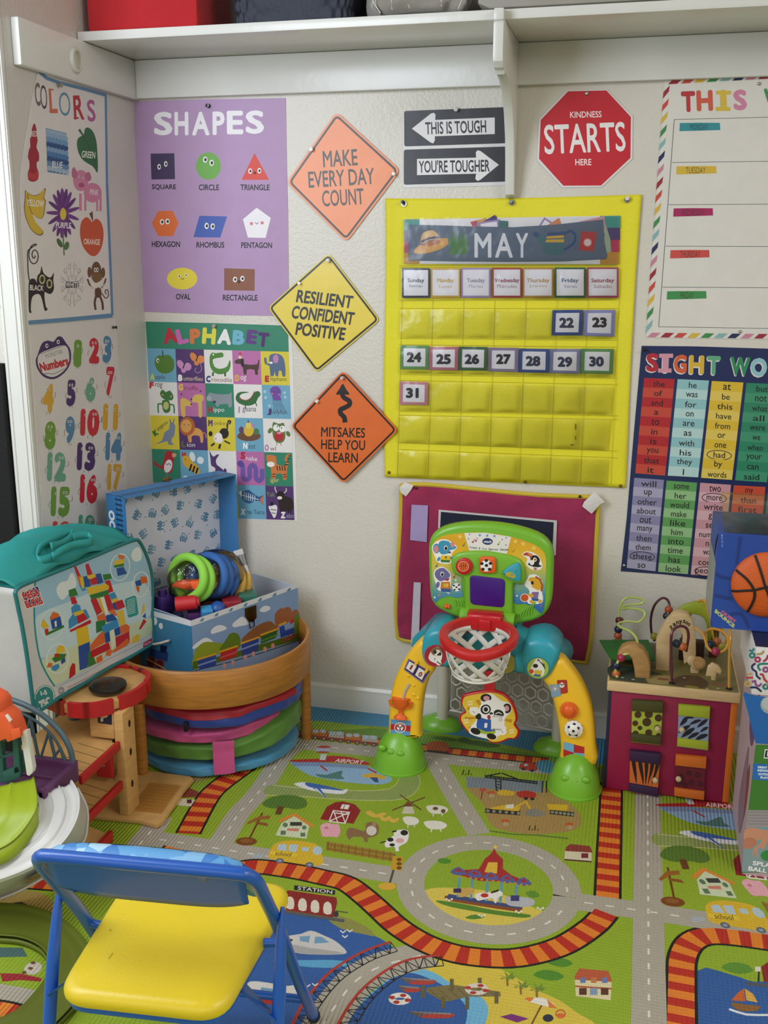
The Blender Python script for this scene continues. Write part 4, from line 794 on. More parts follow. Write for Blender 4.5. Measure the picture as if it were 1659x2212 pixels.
def puff(u, v):
    e = min(1, min(u, 1-u)*14)*min(1, min(v, 1-v)*14); e = math.sqrt(max(0, e))
    return -.0105-.010*e-.0022*math.sin(u*13+3*v)*math.sin(v*17)*e-.0015*math.sin(31*v+4*math.sin(u*9))*e
def qs(u, v, o=0): x, y = coons(u, v); return qp(x, y, puff(u, v)-o)
CRM = M('#94204c', .9, 'crimson_velour', bump=.5, bscale=180, var=.14, vscale=14, sheen=.35)
b = MB().grid(qs, 60, 60)
ob('velour_pad', b, CRM, qm, smooth=80)
per = [coons(i/40, 0) for i in range(40)]+[coons(1, i/40) for i in range(40)]+[coons(1-i/40, 1) for i in range(40)]+[coons(0, 1-i/40) for i in range(40)]
ob('piping', MB().tube([qp(x, y, -.012) for x, y in per], .0062, 8, True), M('#c9b030', .7, 'yellow_piping', bump=.3, bscale=200), qm)
def patch(pts, o, name, hexc, nu=10, nv=10, mat=None):
    # cloth patch lying on the padded surface
    def f(u, v):
        x, y = quad(pts[0], pts[1], pts[3], pts[2], u, v); return qp(x, y, -.0238-o)
    return ob(name, MB().grid(f, nu, nv), mat or M(hexc, .8, None, bump=.3, bscale=200), qm, smooth=80)
patch([(335, 185), (444, 190), (436, 434), (325, 420)], .002, 'velcro_patch', '#a392bf')
patch([(350, 699), (397, 702), (382, 1118), (330, 1108)], .003, 'white_strap', '#c9c1cf', 4, 14)
patch([(515, 218), (1300, 290), (1292, 520), (505, 520)], .002, 'panel_binding', '#c9c4c4', 14, 6)
patch([(530, 232), (1278, 302), (1270, 470), (515, 520)], .0035, 'navy_panel', '#151a30', 14, 6)
for pts, l in (([(255, 70), (290, 35), (350, 55), (335, 85), (300, 130), (265, 105)], 0), ([(1480, 165), (1550, 95), (1618, 165), (1590, 180), (1530, 245), (1467, 195)], 1)):
    b = MB().prism([qp(x, y, -.022) for x, y in pts], (0, -.004, 0), .0015); ob('corner_tab', b, M('#d6d2ce', .8, None, bump=.4, bscale=120), qm)
pin(Q[0]+365/Q[2], Q[1]+73/Q[2], -.0215, 'brass tack at the top left of the crimson padded mat', '#6a5028', 'thumb_tack', .004)
pin(Q[0]+1453/Q[2], Q[1]+131/Q[2], -.0215, 'brass tack at the top right of the crimson padded mat', '#5a3a28', 'thumb_tack', .004)
# ------------------------------------------------------------------ printed play mat on the floor
mt = Art((0, 0, 0), (0, 0, 1), .000012)
def g(x, y, c=(0, 0, 1)): p = PZ(c[0]+x/c[2], c[1]+y/c[2], 0); return (p.x, p.y)
I_ = (380, 1500, 2.6758); J_ = (880, 1600, 2.1297); K_ = (560, 1820, 2.4043); T_4 = (0, 1430, 2.4397); F1 = (0, 0, 1)
mt.uv = (Vector((0, 0, 0)), Vector((1, 0, 0)), Vector((0, 1, 0)))
GR = '#90ab2a'
e0 = g(560, 1516.5); e1 = g(1330, 1594)
sl = (e1[1]-e0[1])/(e1[0]-e0[0])
mt.sheet(GR, [(-1.328, e0[1]+sl*(-1.328-e0[0])), (1.3, -.003), (1.3, -2.2), (-2.2, -2.2), (-2.2, -.62), (-1.328, -.62)], .0105, '#5d7f25')
mt.fix = True
def wp(pts, c=F1): return [g(x, y, c) for x, y in pts]
def area_(col, pts, c, lv, n=3): mt.minl = lv; mt.blob(col, wp(pts, c), n)
def flat(col, pts, c, lv): mt.minl = lv; mt.poly(col, wp(pts, c))
def resamp(p, d):
    o = [p[0]]; acc = 0
    for a, b in zip(p, p[1:]):
        L = math.hypot(b[0]-a[0], b[1]-a[1]); t = d-acc
        while t <= L: o.append((a[0]+(b[0]-a[0])*t/L, a[1]+(b[1]-a[1])*t/L)); t += d
        acc = L-(t-d)
    return o
RN = 0
def road(pts, c=F1, w=.062, sm=4, dash=True, lv=4, world=False, closed=False):
    P = pts if world else wp(pts, c)
    P = crom(P, sm, closed) if sm else P
    if closed: P = P+[P[0]]
    global RN; RN += 1
    mt.minl = lv+RN*.08; mt.line('#aca697', P, w)
    if dash:
        mt.minl = lv+1; R = resamp(P, .0085)
        for i in range(2, len(R)-3, 5): mt.line('#dedad0', R[i:i+3], .0042)
def track(pts, c=F1, w=.046, sm=5, lv=7):
    P = crom(wp(pts, c), sm, False); R = resamp(P, .0105)
    mt.minl = lv; mt.line('#17150f', R, w+.011); L, Q_ = mt.off(R, w); mt.minl = lv+1
    for i in range(len(R)-1):
        mt.poly('#b72a1c' if (i//2) % 2 else '#e0802a', [L[i], L[i+1], Q_[i+1], Q_[i]])
# ground colours
area_('#4c94bd', [(400, 1502), (700, 1524), (1000, 1560), (1335, 1592), (1335, 1655), (1113, 1614), (1000, 1591), (840, 1571), (734, 1564), (672, 1557), (400, 1530)], F1, 1)
area_('#6f9a33', [(560, 1560), (672, 1560), (760, 1570), (850, 1577), (1000, 1596), (1113, 1622), (1200, 1635), (1190, 1648), (960, 1620), (830, 1596), (672, 1583)], F1, 2)
area_('#9ac03a', [(672, 1557), (734, 1562), (800, 1572), (730, 1577), (672, 1573)], F1, 3)
W_ = '#2f5c9e'
area_(W_, [(-300, 330), (120, 358), (350, 388), (430, 440), (590, 480), (690, 540), (740, 590), (600, 640), (400, 780), (250, 960), (100, 1150), (-400, 1150)], K_, 1)
area_('#8d8d4a', [(330, 372), (440, 385), (560, 440), (600, 485), (540, 475), (420, 445)], K_, 2)
area_('#d6bf48', [(820, 640), (900, 612), (1100, 625), (1250, 655), (1430, 760), (1560, 820), (1659, 890), (1760, 960), (1800, 1150), (900, 1150), (1000, 800)], K_, 1)
area_('#6fb4d8', [(400, 1150), (470, 900), (640, 730), (780, 655), (900, 672), (1010, 740), (1150, 800), (1190, 880), (1150, 1000), (1100, 1150)], K_, 2)
area_(W_, [(380, 1150), (450, 930), (640, 740), (760, 680), (840, 690), (960, 745), (1060, 830), (1080, 900), (1050, 1000), (1000, 1150)], K_, 3)
area_('#5aa3cc', [(110, 590), (180, 610), (380, 610), (480, 625), (400, 650), (200, 640)], K_, 2)
for x, y, rx, ry in ((700, 1020, 60, 22), (650, 1080, 70, 25), (960, 97, 36, 14)): area_('#4f8a2a', [(x-rx, y), (x-rx*.4, y-ry), (x+rx*.5, y-ry*.7), (x+rx, y+ry*.3), (x+rx*.2, y+ry)], J_ if y > 700 else K_, 5.2+ry*.02)
# roundabout
cpt = [g(*q) for q in ((858, 1893), (1045, 1803), (1085, 2046), (1256, 1945))]
cx_, cy_ = (cpt[0][0]+cpt[3][0])/2, (cpt[1][1]+cpt[2][1])/2; ra = (cpt[3][0]-cpt[0][0])/2; rb = (cpt[1][1]-cpt[2][1])/2; WR = .058
isl = [(cx_+(ra-WR)*math.cos(t), cy_+(rb-WR)*math.sin(t)) for t in (2*PI*i/48 for i in range(48))]
mt.minl = 5; mt.poly('#8daa2c', isl)
ed = crom(wp([(660, 800), (560, 760), (430, 705), (300, 682), (140, 676), (75, 690)], J_), 3, False); sl_ = (ed[0][1]-ed[-1][1])/(ed[0][0]-ed[-1][0])
mt.minl = 5.5; mt.poly('#d9c455', [p for p in isl if p[1] < ed[-1][1]+sl_*(p[0]-ed[-1][0])-.004 and p[1] < cy_+.02]+ed)
road([(345, 1765), (330, 1790), (308, 1817), (285, 1842), (255, 1865)], w=.06)
road([(610, 1600), (640, 1606), (820, 1625), (935, 1637), (1130, 1655), (1300, 1675)], w=.058, sm=3)
road([(650, 1604), (612, 1631), (593, 1660), (567, 1700), (548, 1724), (529, 1743), (511, 1764), (488, 1802), (470, 1830)], w=.056)
road([(330, 1811), (410, 1823), (560, 1847), (720, 1870), (843, 1889), (872, 1893)], w=.058, sm=3)
road([(937, 1638), (969, 1694), (997, 1741), (1035, 1802)], w=.054, sm=3)
road([(1244, 1947), (1378, 1966), (1448, 1976), (1537, 1990), (1700, 2014), (1900, 2044)], w=.058, sm=3, lv=9)
road([(1397, 1690), (1399, 1727), (1402, 2210), (1403, 2400)], w=.060, sm=0, lv=9)
road([(cx_+(ra-WR/2)*math.cos(t), cy_+(rb-WR/2)*math.sin(t)) for t in (2*PI*i/40 for i in range(40))], w=WR, sm=1, world=True, closed=True, lv=6.5)
road([(880, 573), (830, 590), (640, 640), (500, 720), (380, 870), (330, 960), (280, 1100)], K_, w=.075, lv=7)
track([(560, 1575), (640, 1585), (820, 1603), (970, 1622), (1190, 1645)], w=.03)
track([(560, 1628), (537, 1651), (471, 1700), (443, 1733), (404, 1805)], w=.05); track([(380, 1832), (362, 1850), (330, 1890)], w=.05)
track([(500, 1930), (505, 1890), (525, 1875), (560, 1872), (635, 1882), (697, 1895), (747, 1908), (785, 1935), (818, 1964), (859, 2001), (914, 2035), (976, 2058), (1038, 2068), (1101, 2070), (1163, 2060), (1225, 2038), (1283, 1999), (1310, 1969)], lv=9)
track([(1312, 1940), (1315, 1850), (1318, 1780), (1321, 1690)], sm=2, lv=7)
track([(1800, 2060), (1659, 2035), (1560, 2022), (1515, 2024), (1488, 2040), (1474, 2070), (1472, 2110), (1471, 2212), (1470, 2400)], lv=9)
track([(20, 1900), (123, 1908), (200, 1912), (300, 1925)], w=.045); track([(-60, 2180), (10, 2190), (60, 2210), (100, 2250)], w=.05)
area_('#aca697', [(-100, 2120), (0, 2125), (110, 2150), (70, 2180), (0, 2172), (-100, 2165)], F1, 4)
# bridge railings
for P in ([(700, 540), (560, 590), (400, 690), (280, 830), (220, 943), (160, 1080)], [(950, 612), (800, 632), (680, 690), (560, 790), (470, 920), (420, 1030)]):
    R = resamp(crom(wp(P, K_), 5, False), .016); L, Q_ = mt.off(R, .03)
    mt.minl = 11
    for i in range(len(R)-1): mt.line('#20222a', [L[i] if i % 2 else Q_[i], Q_[i+1] if i % 2 else L[i+1]], .0022); mt.line('#20222a', [L[i], Q_[i]], .0018)
    mt.minl = 12; mt.line('#20222a', L, .0025); mt.line('#b03a30', Q_, .006)
area_('#2f5c9e', [(1325, 1062), (1500, 1080), (1600, 1110), (1800, 1120), (1900, 1400), (1325, 1400)], J_, 3)
mt.uv = None; mt.fix = False; mt.bx = []; mt.minl = 14; a = mt
# repeated motif tile
def tile():
    a.crop(*I_)
    a.blob('#8fa05a', [(560, 520), (800, 545), (1050, 555), (1230, 545), (1285, 500), (1290, 470), (1400, 460), (1410, 520), (1370, 580), (1260, 610), (1000, 608), (760, 590), (520, 580)]); a.line('#c9cc8a', [(560, 525), (800, 548), (1050, 557), (1230, 548), (1285, 500), (1288, 470)], 4, sm=2); a.line('#c9cc8a', [(520, 582), (760, 592), (1000, 610), (1260, 612), (1370, 580), (1412, 515), (1400, 465)], 4, sm=2)
    a.blob('#8fb4d4', [(665, 392), (830, 395), (1120, 422), (1250, 488), (1190, 520), (1050, 515), (900, 495), (780, 470), (715, 435)]); a.poly('#7d93b8', [(668, 390), (830, 392), (1110, 412), (1112, 432), (830, 415), (680, 415)])
    a.blob('#b02a2c', [(672, 378), (830, 372), (860, 358), (930, 356), (1020, 366), (1110, 395), (1108, 408), (900, 392), (680, 391)], 2); a.text('#f0ece8', 'AIRPORT', 1003, 388, 160, 22, 5, .012, .5)
    a.poly('#c5cfc8', [(835, 345), (872, 345), (865, 380), (830, 380)]); a.ell('#a8b8cf', 848, 322, 42, 14); a.ell('#b23a3a', 855, 304, 40, 7); a.ell('#b23a3a', 848, 334, 40, 5)
    a.line('#b03030', [(835, 412), (875, 442)], 9); a.line('#b03030', [(1110, 428), (1160, 455)], 9)
    a.blob('#4f7f78', [(808, 460), (870, 465), (960, 440), (955, 470), (975, 490), (900, 488), (830, 478)], 2); a.blob('#d9a93c', [(1075, 470), (1130, 455), (1220, 478), (1190, 490), (1100, 482)], 2); a.poly('#2f4f8a', [(1120, 480), (1165, 480), (1172, 510), (1150, 508)])
    a.blob('#e4e6ea', [(682, 517), (740, 508), (850, 528), (950, 555), (992, 545), (972, 575), (880, 572), (780, 555), (715, 535)]); a.blob('#3a68b0', [(750, 510), (850, 525), (970, 556), (870, 548), (770, 535)]); a.poly('#3a68b0', [(790, 540), (835, 545), (872, 602)]); a.poly('#e4e6ea', [(800, 545), (815, 545), (860, 592)])
    a.blob('#567a2c', [(500, 630), (540, 600), (600, 583), (690, 585), (752, 610), (750, 650), (690, 665), (640, 655), (570, 660), (520, 650)]); a.poly('#6a3f1c', [(590, 645), (625, 650), (608, 695), (572, 695)])
    a.ell('#7a4418', 407, 850, 62, 24); a.ell('#8f5a26', 407, 846, 36, 12); a.line('#6a3a14', [(500, 685), (425, 835)], 10); a.poly('#9a6026', [(412, 740), (480, 705), (548, 700), (540, 720), (480, 725), (415, 752)]); a.poly('#8a5220', [(460, 735), (528, 745), (532, 762), (465, 750)])
    a.poly('#cfd8b4', [(575, 815), (610, 745), (690, 700), (770, 760), (755, 835)]); a.line('#d98a35', [(595, 735), (685, 695), (795, 765)], 17); a.rect('#3a4038', 660, 738, 728, 760); a.poly('#d08070', [(645, 775), (712, 775), (708, 792), (640, 788)]); a.rect('#5f7a58', 605, 788, 635, 812); a.rect('#5f7a58', 720, 800, 748, 822); a.ell('#5f7a58', 632, 755, 15, 13); a.ell('#5f7a58', 742, 770, 13, 12)
    a.poly('#8f1f22', [(833, 722), (872, 650), (920, 624), (965, 618), (1035, 636), (1068, 672), (1026, 748)])
    for p in ([(885, 735), (910, 672), (1003, 682), (978, 745), (885, 735)], [(910, 672), (935, 740)], [(1003, 682), (890, 732)], [(955, 677), (978, 742)], [(912, 685), (1000, 695)]): a.line('#ece6e0', p, 6)
    a.poly('#ece6e0', [(962, 635), (1005, 640), (995, 665), (950, 660)]); a.line('#8f1f22', [(975, 638), (968, 662)], 4)
    a.blob('#e8a9b4', [(835, 760), (870, 742), (910, 750), (940, 752), (950, 790), (935, 825), (900, 822), (850, 822), (838, 790)]); a.ell('#c97a88', 870, 772, 12, 7); a.eyes(850, 760, 888, 765, 4)
    a.blob('#8a6a48', [(985, 800), (1010, 770), (1090, 790), (1100, 745), (1150, 740), (1175, 770), (1160, 815), (1110, 830), (1110, 852), (1090, 850), (1080, 825), (1020, 825), (1000, 840)]); a.ell('#d9d2c6', 1130, 788, 30, 28); a.ell('#a98a68', 1145, 752, 12, 14)
    for x, y, w_ in ((1155, 690, 60), (1205, 712, 35), (1255, 720, 35)): a.blob('#d9b54a', [(x-w_, y-8), (x-w_*.5, y-18), (x, y+2), (x+w_*.8, y-8), (x+w_, y+5), (x+w_*.3, y+22), (x-w_*.4, y+18)], 2)
    a.poly('#cfc9b4', [(1305, 690), (1320, 650), (1365, 640), (1380, 690)]); a.poly('#7a3a28', [(1310, 648), (1340, 618), (1375, 648)])
    for p in ([(1295, 580), (1418, 668)], [(1250, 670), (1440, 595)]): a.line('#6a4a2c', p, 7)
    for x, y, w_, c in ((1358, 730, 48, '#e8e4d6'), (1500, 755, 68, '#e8e4d6'), (1510, 665, 65, '#e4dfd0')): a.blob(c, [(x-w_, y-15), (x-w_*.5, y-25), (x+w_*.5, y-20), (x+w_, y), (x+w_*.7, y+22), (x-w_*.2, y+26), (x-w_*.7, y+15)], 2); a.rect(c, x-w_*.4, y+15, x-w_*.3, y+42); a.rect(c, x+w_*.4, y+12, x+w_*.5, y+40)
    a.ell('#6a5030', 1500, 660, 16, 10); a.ell('#6a5030', 1545, 675, 13, 12)
    a.blob('#ece9e4', [(1210, 850), (1260, 815), (1260, 790), (1340, 785), (1338, 850), (1290, 880), (1290, 905), (1270, 905), (1262, 880), (1215, 885)]); a.ell('#1c1a1a', 1320, 800, 22, 16); a.ell('#1c1a1a', 1240, 840, 18, 12); a.ell('#1c1a1a', 1250, 870, 16, 9); a.ell('#e0a8b0', 1295, 845, 24, 14); a.line('#1c1a1a', [(1250, 795), (1275, 790)], 9); a.line('#1c1a1a', [(1180, 858), (1215, 850)], 6)
    for k in range(20): a.poly('#a5792c' if k % 2 else '#8f6a28', [(872+k*20, 850+k*3.4), (888+k*20, 852+k*3.4), (885+k*20, 905+k*3.4), (868+k*20, 900+k*3.4)])
    a.line('#8a6224', [(875, 865), (1270, 930)], 7); a.line('#8a6224', [(870, 890), (1265, 955)], 7)
    a.blob('#a9b0b4', [(440, 930), (470, 918), (520, 928), (500, 940), (450, 950)], 2)
    a.blob('#d9b32c', [(542, 910), (570, 865), (640, 845), (740, 850), (820, 872), (845, 930), (850, 975), (800, 992), (700, 978), (545, 950)]); a.poly('#e3c23a', [(545, 905), (700, 920), (698, 940), (545, 925)])
    for p in ([(592, 868), (638, 864), (640, 905), (585, 900)], [(655, 868), (708, 868), (695, 912), (652, 908)], [(728, 882), (770, 885), (765, 910), (725, 905)]): a.poly('#b5c8d0', p)
    a.ell('#b5c8d0', 818, 903, 28, 26); a.text('#3a2a14', 'school', 622, 922, 92, 24, 5, .004, .2)
    for x, y in ((600, 962), (772, 985)): a.ell('#5f6878', x, y, 24, 15); a.ell('#9aa0a8', x, y, 11, 7)
tile()
v = Vector((*g(1590, 1975), 0))-Vector((*g(640, 1840), 0)); a.shift = v; tile(); a.shift = Vector((0, 0, 0))
a.crop(*I_); a.poly('#c99a24', [(1255, 935), (1315, 940), (1305, 1020), (1240, 1012)]); a.line('#4a4a44', [(1258, 1015), (1235, 1095)], 13); a.ell('#d9a83c', 1222, 1110, 52, 22)
for k in range(3): a.ell('#6a4a14', 1290, 955+k*24, 15, 10)
# trains on the back track
a.crop(640, 1400, 6.381)
for k in range(4):
    x = 215+k*230; y = 1110+k*28
    a.poly('#c8782e' if k % 2 == 0 else '#b8b4a8', [(x, y), (x+215, y+20), (x+215, y+110), (x, y+95)])
    for j in range(2): a.blob('#bcd2d8', [(x+20+j*100, y+12), (x+90+j*100, y+18), (x+85+j*100, y+60), (x+15+j*100, y+52)], 2)
    a.poly('#a8341c', [(x-5, y+90), (x+220, y+110), (x+220, y+150), (x-5, y+130)]); a.ell('#5a5040', x+45, y+125, 38, 28); a.ell('#5a5040', x+165, y+140, 38, 28); a.ell('#c8b8a0', x+45, y+125, 14, 10); a.ell('#c8b8a0', x+165, y+140, 14, 10)
a.crop(800, 1350, 3.19); a.blob('#b5532c', [(395, 815), (450, 800), (525, 812), (540, 850), (520, 868), (400, 860)]); a.line('#3a2a1c', [(390, 865), (540, 880)], 12); a.blob('#4a6a2c', [(600, 800), (640, 775), (700, 795), (760, 800), (900, 830), (820, 845), (700, 825)]); a.blob('#4a6a2c', [(420, 775), (520, 770), (600, 795), (520, 800)])
a.blob('#b8402c', [(1025, 975), (1050, 950), (1120, 950), (1150, 975), (1140, 1005), (1040, 995)]); a.poly('#b5c8d0', [(1060, 958), (1085, 956), (1085, 972), (1055, 972)]); a.ell('#3a3a3a', 1055, 992, 16, 10); a.ell('#3a3a3a', 1115, 1003, 16, 10); a.blob('#4f90a8', [(1150, 940), (1250, 940), (1250, 1020), (1160, 1000)])
# building site
a.crop(*J_)
a.blob('#a98a52', [(275, 215), (400, 195), (620, 210), (760, 300), (800, 360), (770, 410), (600, 430), (430, 410), (375, 370), (350, 290)]); a.poly('#7d8890', [(270, 165), (630, 185), (620, 240), (275, 215)])
for p in ([(355, 160), (600, 190)], [(355, 168), (600, 198)], [(405, 175), (410, 230)], [(430, 175), (430, 235)], [(622, 185), (620, 240)], [(640, 185), (640, 240)], [(430, 150), (360, 163)], [(435, 150), (520, 182)]): a.line('#23262a', p, 6)
for k in range(12): a.line('#23262a', [(360+k*20, 161+k*2.5), (370+k*20, 172+k*2.5)], 3)
for k in range(4): a.line('#23262a', [(405, 185+k*14), (432, 192+k*14)], 4)
a.blob('#b53328', [(502, 240), (540, 230), (588, 240), (585, 262), (520, 262)]); a.ell('#2a2a2a', 545, 266, 10, 7); a.ell('#2a2a2a', 575, 268, 10, 7)
a.blob('#d9b02e', [(418, 232), (440, 226), (490, 235), (485, 252), (420, 250)], 2); a.line('#7a2a24', [(345, 225), (340, 270)], 5); a.ell('#c05048', 348, 226, 16, 9)
for x0, x1, y in ((358, 520, 322), (655, 768, 328)): a.line('#2a2820', [(x0, y), (x1, y+12)], 20); [a.ell('#8f8a78', x0+12+k*(x1-x0-20)/5, y+1+k*2.2, 8, 7) for k in range(6)]
a.poly('#dcb42e', [(380, 310), (450, 295), (520, 305), (510, 325), (385, 315)]); a.line('#dcb42e', [(490, 310), (545, 280), (565, 315)], 9); a.poly('#e4ded0', [(455, 295), (490, 292), (488, 312), (450, 312)]); a.poly('#dcb42e', [(640, 292), (740, 295), (735, 322), (650, 318)]); a.blob('#8a8478', [(540, 330), (580, 312), (640, 335), (600, 350), (550, 345)])
for x, y in ((275, 140), (580, 395)): [a.line('#2a2418', [(x-15+k*12, y+(12 if k % 2 else -5)), (x-22+k*14, y+18)], 5) for k in range(4)]
for x, y in ((450, 370), (745, 385), (385, 240)): a.ell('#c05a30', x, y, 20, 9); a.ell('#b5a078', x+2, y+14, 14, 10)
a.line('#5f7a34', [(380, 415), (480, 430), (600, 435), (740, 450)], 6)
for x, y, r in ((790, 500, '#7a3a30'),): a.poly('#d8cfb0', [(725, 505), (848, 510), (848, 555), (722, 545)]); a.poly('#8a3a30', [(730, 490), (750, 475), (840, 485), (852, 515), (726, 508)]); a.rect('#7a2a34', 800, 518, 832, 540); a.line('#4a2a2a', [(722, 547), (848, 557)], 6)
a.blob('#4f8a2a', [(140, 548), (165, 540), (200, 550), (190, 565), (150, 563)])
# carousel
a.blob('#55852c', [(130, 735), (250, 750), (400, 780), (560, 800), (540, 815), (400, 800), (200, 765)]); a.blob('#55852c', [(265, 815), (310, 800), (355, 812), (310, 822)]); a.blob('#5f9030', [(545, 700), (580, 690), (610, 715), (570, 722)])
a.poly('#8a4a24', [(170, 715), (190, 712), (530, 770), (525, 790), (400, 772), (175, 735)]); a.poly('#3f4a78', [(190, 705), (530, 762), (525, 775), (180, 725)])
for x in (240, 300, 370, 435, 505): a.line('#5a9ab8', [(x, 635+abs(x-370)*-.05), (x-8, 720+(x-240)*.14)], 11)
a.poly('#a82a2c', [(400, 495), (412, 520), (440, 545), (440, 590), (480, 620), (555, 650), (470, 650), (330, 645), (210, 610), (260, 595), (330, 590), (355, 545), (385, 520)]); a.poly('#e0b840', [(372, 560), (415, 560), (412, 612), (355, 605)])
for k in range(5): x = 235+k*75; y = 600+k*12; a.blob('#5a5f98', [(x-38, y+5), (x, y-20), (x+38, y+12), (x, y+20)], 2); a.poly('#a82a2c', [(x-18, y), (x, y-14), (x+20, y+6)])
for k in range(14): a.ell('#c8902e', 212+k*26, 622+k*3.4, 6, 5)
a.blob('#e8e4de', [(310, 715), (330, 700), (400, 700), (425, 690), (440, 708), (415, 725), (410, 745), (400, 745), (390, 725), (335, 735), (322, 735)]); a.line('#1c1a1a', [(385, 700), (420, 688)], 8); a.ell('#b8302c', 355, 712, 18, 10)
a.blob('#c9a458', [(235, 690), (290, 675), (310, 690), (290, 710), (240, 720)]); a.rect('#3a2a5a', 212, 680, 248, 700); a.blob('#b4b8bc', [(455, 720), (540, 720), (585, 735), (575, 760), (520, 765), (460, 755)]); a.rect('#3a3a70', 475, 712, 515, 738); a.ell('#f0c84a', 405, 490, 8, 8)
for x, y in ((180, 730), (500, 785), (600, 770), (330, 802)): [a.ell('#e6e2cc', x+k*12, y+(k % 2)*6, 6, 5) for k in range(3)]
# houses, beach, harbour
a.poly('#dcd2a4', [(770, 1100), (775, 1175), (935, 1195), (940, 1110)]); a.poly('#b85a38', [(770, 1085), (790, 1048), (925, 1060), (942, 1110), (770, 1098)]); a.line('#b85a38', [(772, 1130), (940, 1142)], 8)
for x in (795, 845, 895): a.rect('#6a7ab0' if x != 845 else '#c07a4a', x, 1090, x+25, 1115); a.rect('#5a3428' if x != 845 else '#7f9ab8', x-5, 1138, x+30, 1170)
a.crop(*K_)
a.poly('#26262a', [(182, 222), (395, 248), (392, 272), (180, 246)]); a.text('#e8e6e0', 'STATION', 290, 247, 180, 18, 7, .01)
a.poly('#8a2424', [(120, 280), (150, 248), (400, 285), (405, 310), (385, 390), (120, 350)]); a.poly('#55565c', [(110, 350), (445, 400), (440, 415), (110, 365)])
for k in range(4): a.blob('#dcd2c0', [(140+k*65, 340+k*9), (140+k*65, 295+k*9), (160+k*65, 280+k*9), (180+k*65, 298+k*9), (178+k*65, 345+k*9)], 2)
a.ell('#3a3438', 398, 372, 14, 16); a.line('#4a4a4a', [(400, 355), (460, 365)], 5)
a.blob('#c9c6c2', [(100, 505), (150, 485), (215, 475), (270, 458), (340, 485), (400, 515), (455, 570), (400, 582), (260, 580), (140, 555)]); a.poly('#6f9ab8', [(210, 488), (265, 485), (258, 520), (212, 512)]); a.poly('#6f9ab8', [(290, 490), (325, 490), (365, 520), (285, 525)]); a.blob('#a8a6a4', [(105, 520), (250, 545), (440, 575), (260, 582), (140, 560)]); a.ell('#3a2a2a', 143, 503, 8, 6); a.ell('#3a2a2a', 166, 507, 8, 6)
for x, y in ((435, 465), (470, 460), (445, 490), (250, 745), (290, 740)): a.line('#e0dede', [(x-15, y-8), (x, y+4), (x+15, y-8)], 6)
a.blob('#d6d2cc', [(-60, 730), (0, 722), (150, 745), (200, 735), (215, 790), (190, 830), (60, 810), (-60, 790)]); a.poly('#6f9ab8', [(10, 752), (125, 768), (120, 795), (5, 780)]); a.poly('#a8302c', [(-60, 792), (110, 822), (140, 840), (90, 850), (-60, 815)])
for x, y, w_ in ((820, 715, 95), (775, 755, 60), (890, 890, 120)): a.blob('#b0403a', [(x-w_*.5, y+5), (x+w_, y), (x+w_*.8, y+22), (x-w_*.3, y+22)], 2); a.line('#8a8078', [(x-w_*.8, y-8), (x+w_*.9, y)], 9); a.blob('#6a5a50', [(x-w_, y-12), (x-w_*.3, y-4), (x-w_*.4, y+20)], 1)
a.ring('#e6e2dc', 730, 812, 45, 19, 26)
for k in range(4): t = k*PI/2+.4; a.ell('#b0362c', 730+45*math.cos(t), 812+19*math.sin(t), 17, 9)
a.poly('#7d7048', [(870, 755), (1000, 738), (1250, 775), (1255, 800), (1090, 800), (960, 830), (865, 775)])
for k in range(7): a.line('#5d5334', [(880+k*50, 760-k*1), (950+k*45, 820-k*4)], 3)
for x, y in ((850, 775), (955, 830), (1080, 835), (1232, 805), (1145, 735), (1000, 740)): a.rect('#6a5f3a', x-10, y-32, x+10, y+32)
a.ring('#d8cfc4', 1130, 762, 50, 20, 22)
for k in range(4): t = k*PI/2+.4; a.ell('#b0362c', 1130+50*math.cos(t), 762+20*math.sin(t), 17, 8)
for x, y in ((1290, 715), (1360, 760), (1443, 775)): a.line('#8a6a34', [(x, y+30), (x-4, y-15)], 11); [a.blob('#6f8a34', [(x-4, y-15), (x-4+48*math.cos(t), y-25+22*math.sin(t)), (x+30*math.cos(t+.4), y-10+16*math.sin(t+.4))], 1) for t in (.1, 1.2, 2.4, 3.3, 4.4, 5.4)]
a.line('#7a4f2c', [(1470, 838), (1415, 943)], 9); a.blob('#e6e0d6', [(1375, 815), (1430, 805), (1500, 815), (1545, 862), (1490, 852), (1430, 835)], 2); a.blob('#d67a2c', [(1375, 812), (1400, 803), (1430, 808), (1405, 828)], 1); a.blob('#d67a2c', [(1495, 812), (1548, 862), (1505, 858)], 1)
a.poly('#7a2f78', [(1250, 905), (1310, 890), (1400, 915), (1340, 935)]); a.ell('#2a3040', 1500, 912, 28, 20); a.ring('#c84a34', 1565, 890, 24, 20, 6); a.ell('#d8683c', 1565, 900, 22, 14)
a.crop(*J_); a.blob('#5d8f30', [(1445, 1045), (1490, 1020), (1560, 1030), (1590, 1060), (1520, 1072)]); a.poly('#8a2424', [(1628, 1040), (1660, 1018), (1760, 1030), (1760, 1120), (1640, 1110)]); a.poly('#55565c', [(1555, 1110), (1760, 1130), (1760, 1145), (1560, 1125)]); a.line('#2a2a2e', [(1618, 1050), (1615, 1110)], 8); a.rect('#dcd8cc', 1600, 1040, 1625, 1062)
a.blob('#8a6030', [(1488, 1205), (1560, 1215), (1625, 1222), (1600, 1245), (1520, 1240)], 2); a.blob('#c8642c', [(1490, 1195), (1520, 1160), (1548, 1140), (1555, 1200)], 1); a.blob('#d9a848', [(1560, 1195), (1552, 1140), (1590, 1165), (1612, 1205)], 1); a.line('#dce2e6', [(1480, 1235), (1560, 1260), (1659, 1262)], 10, sm=2)
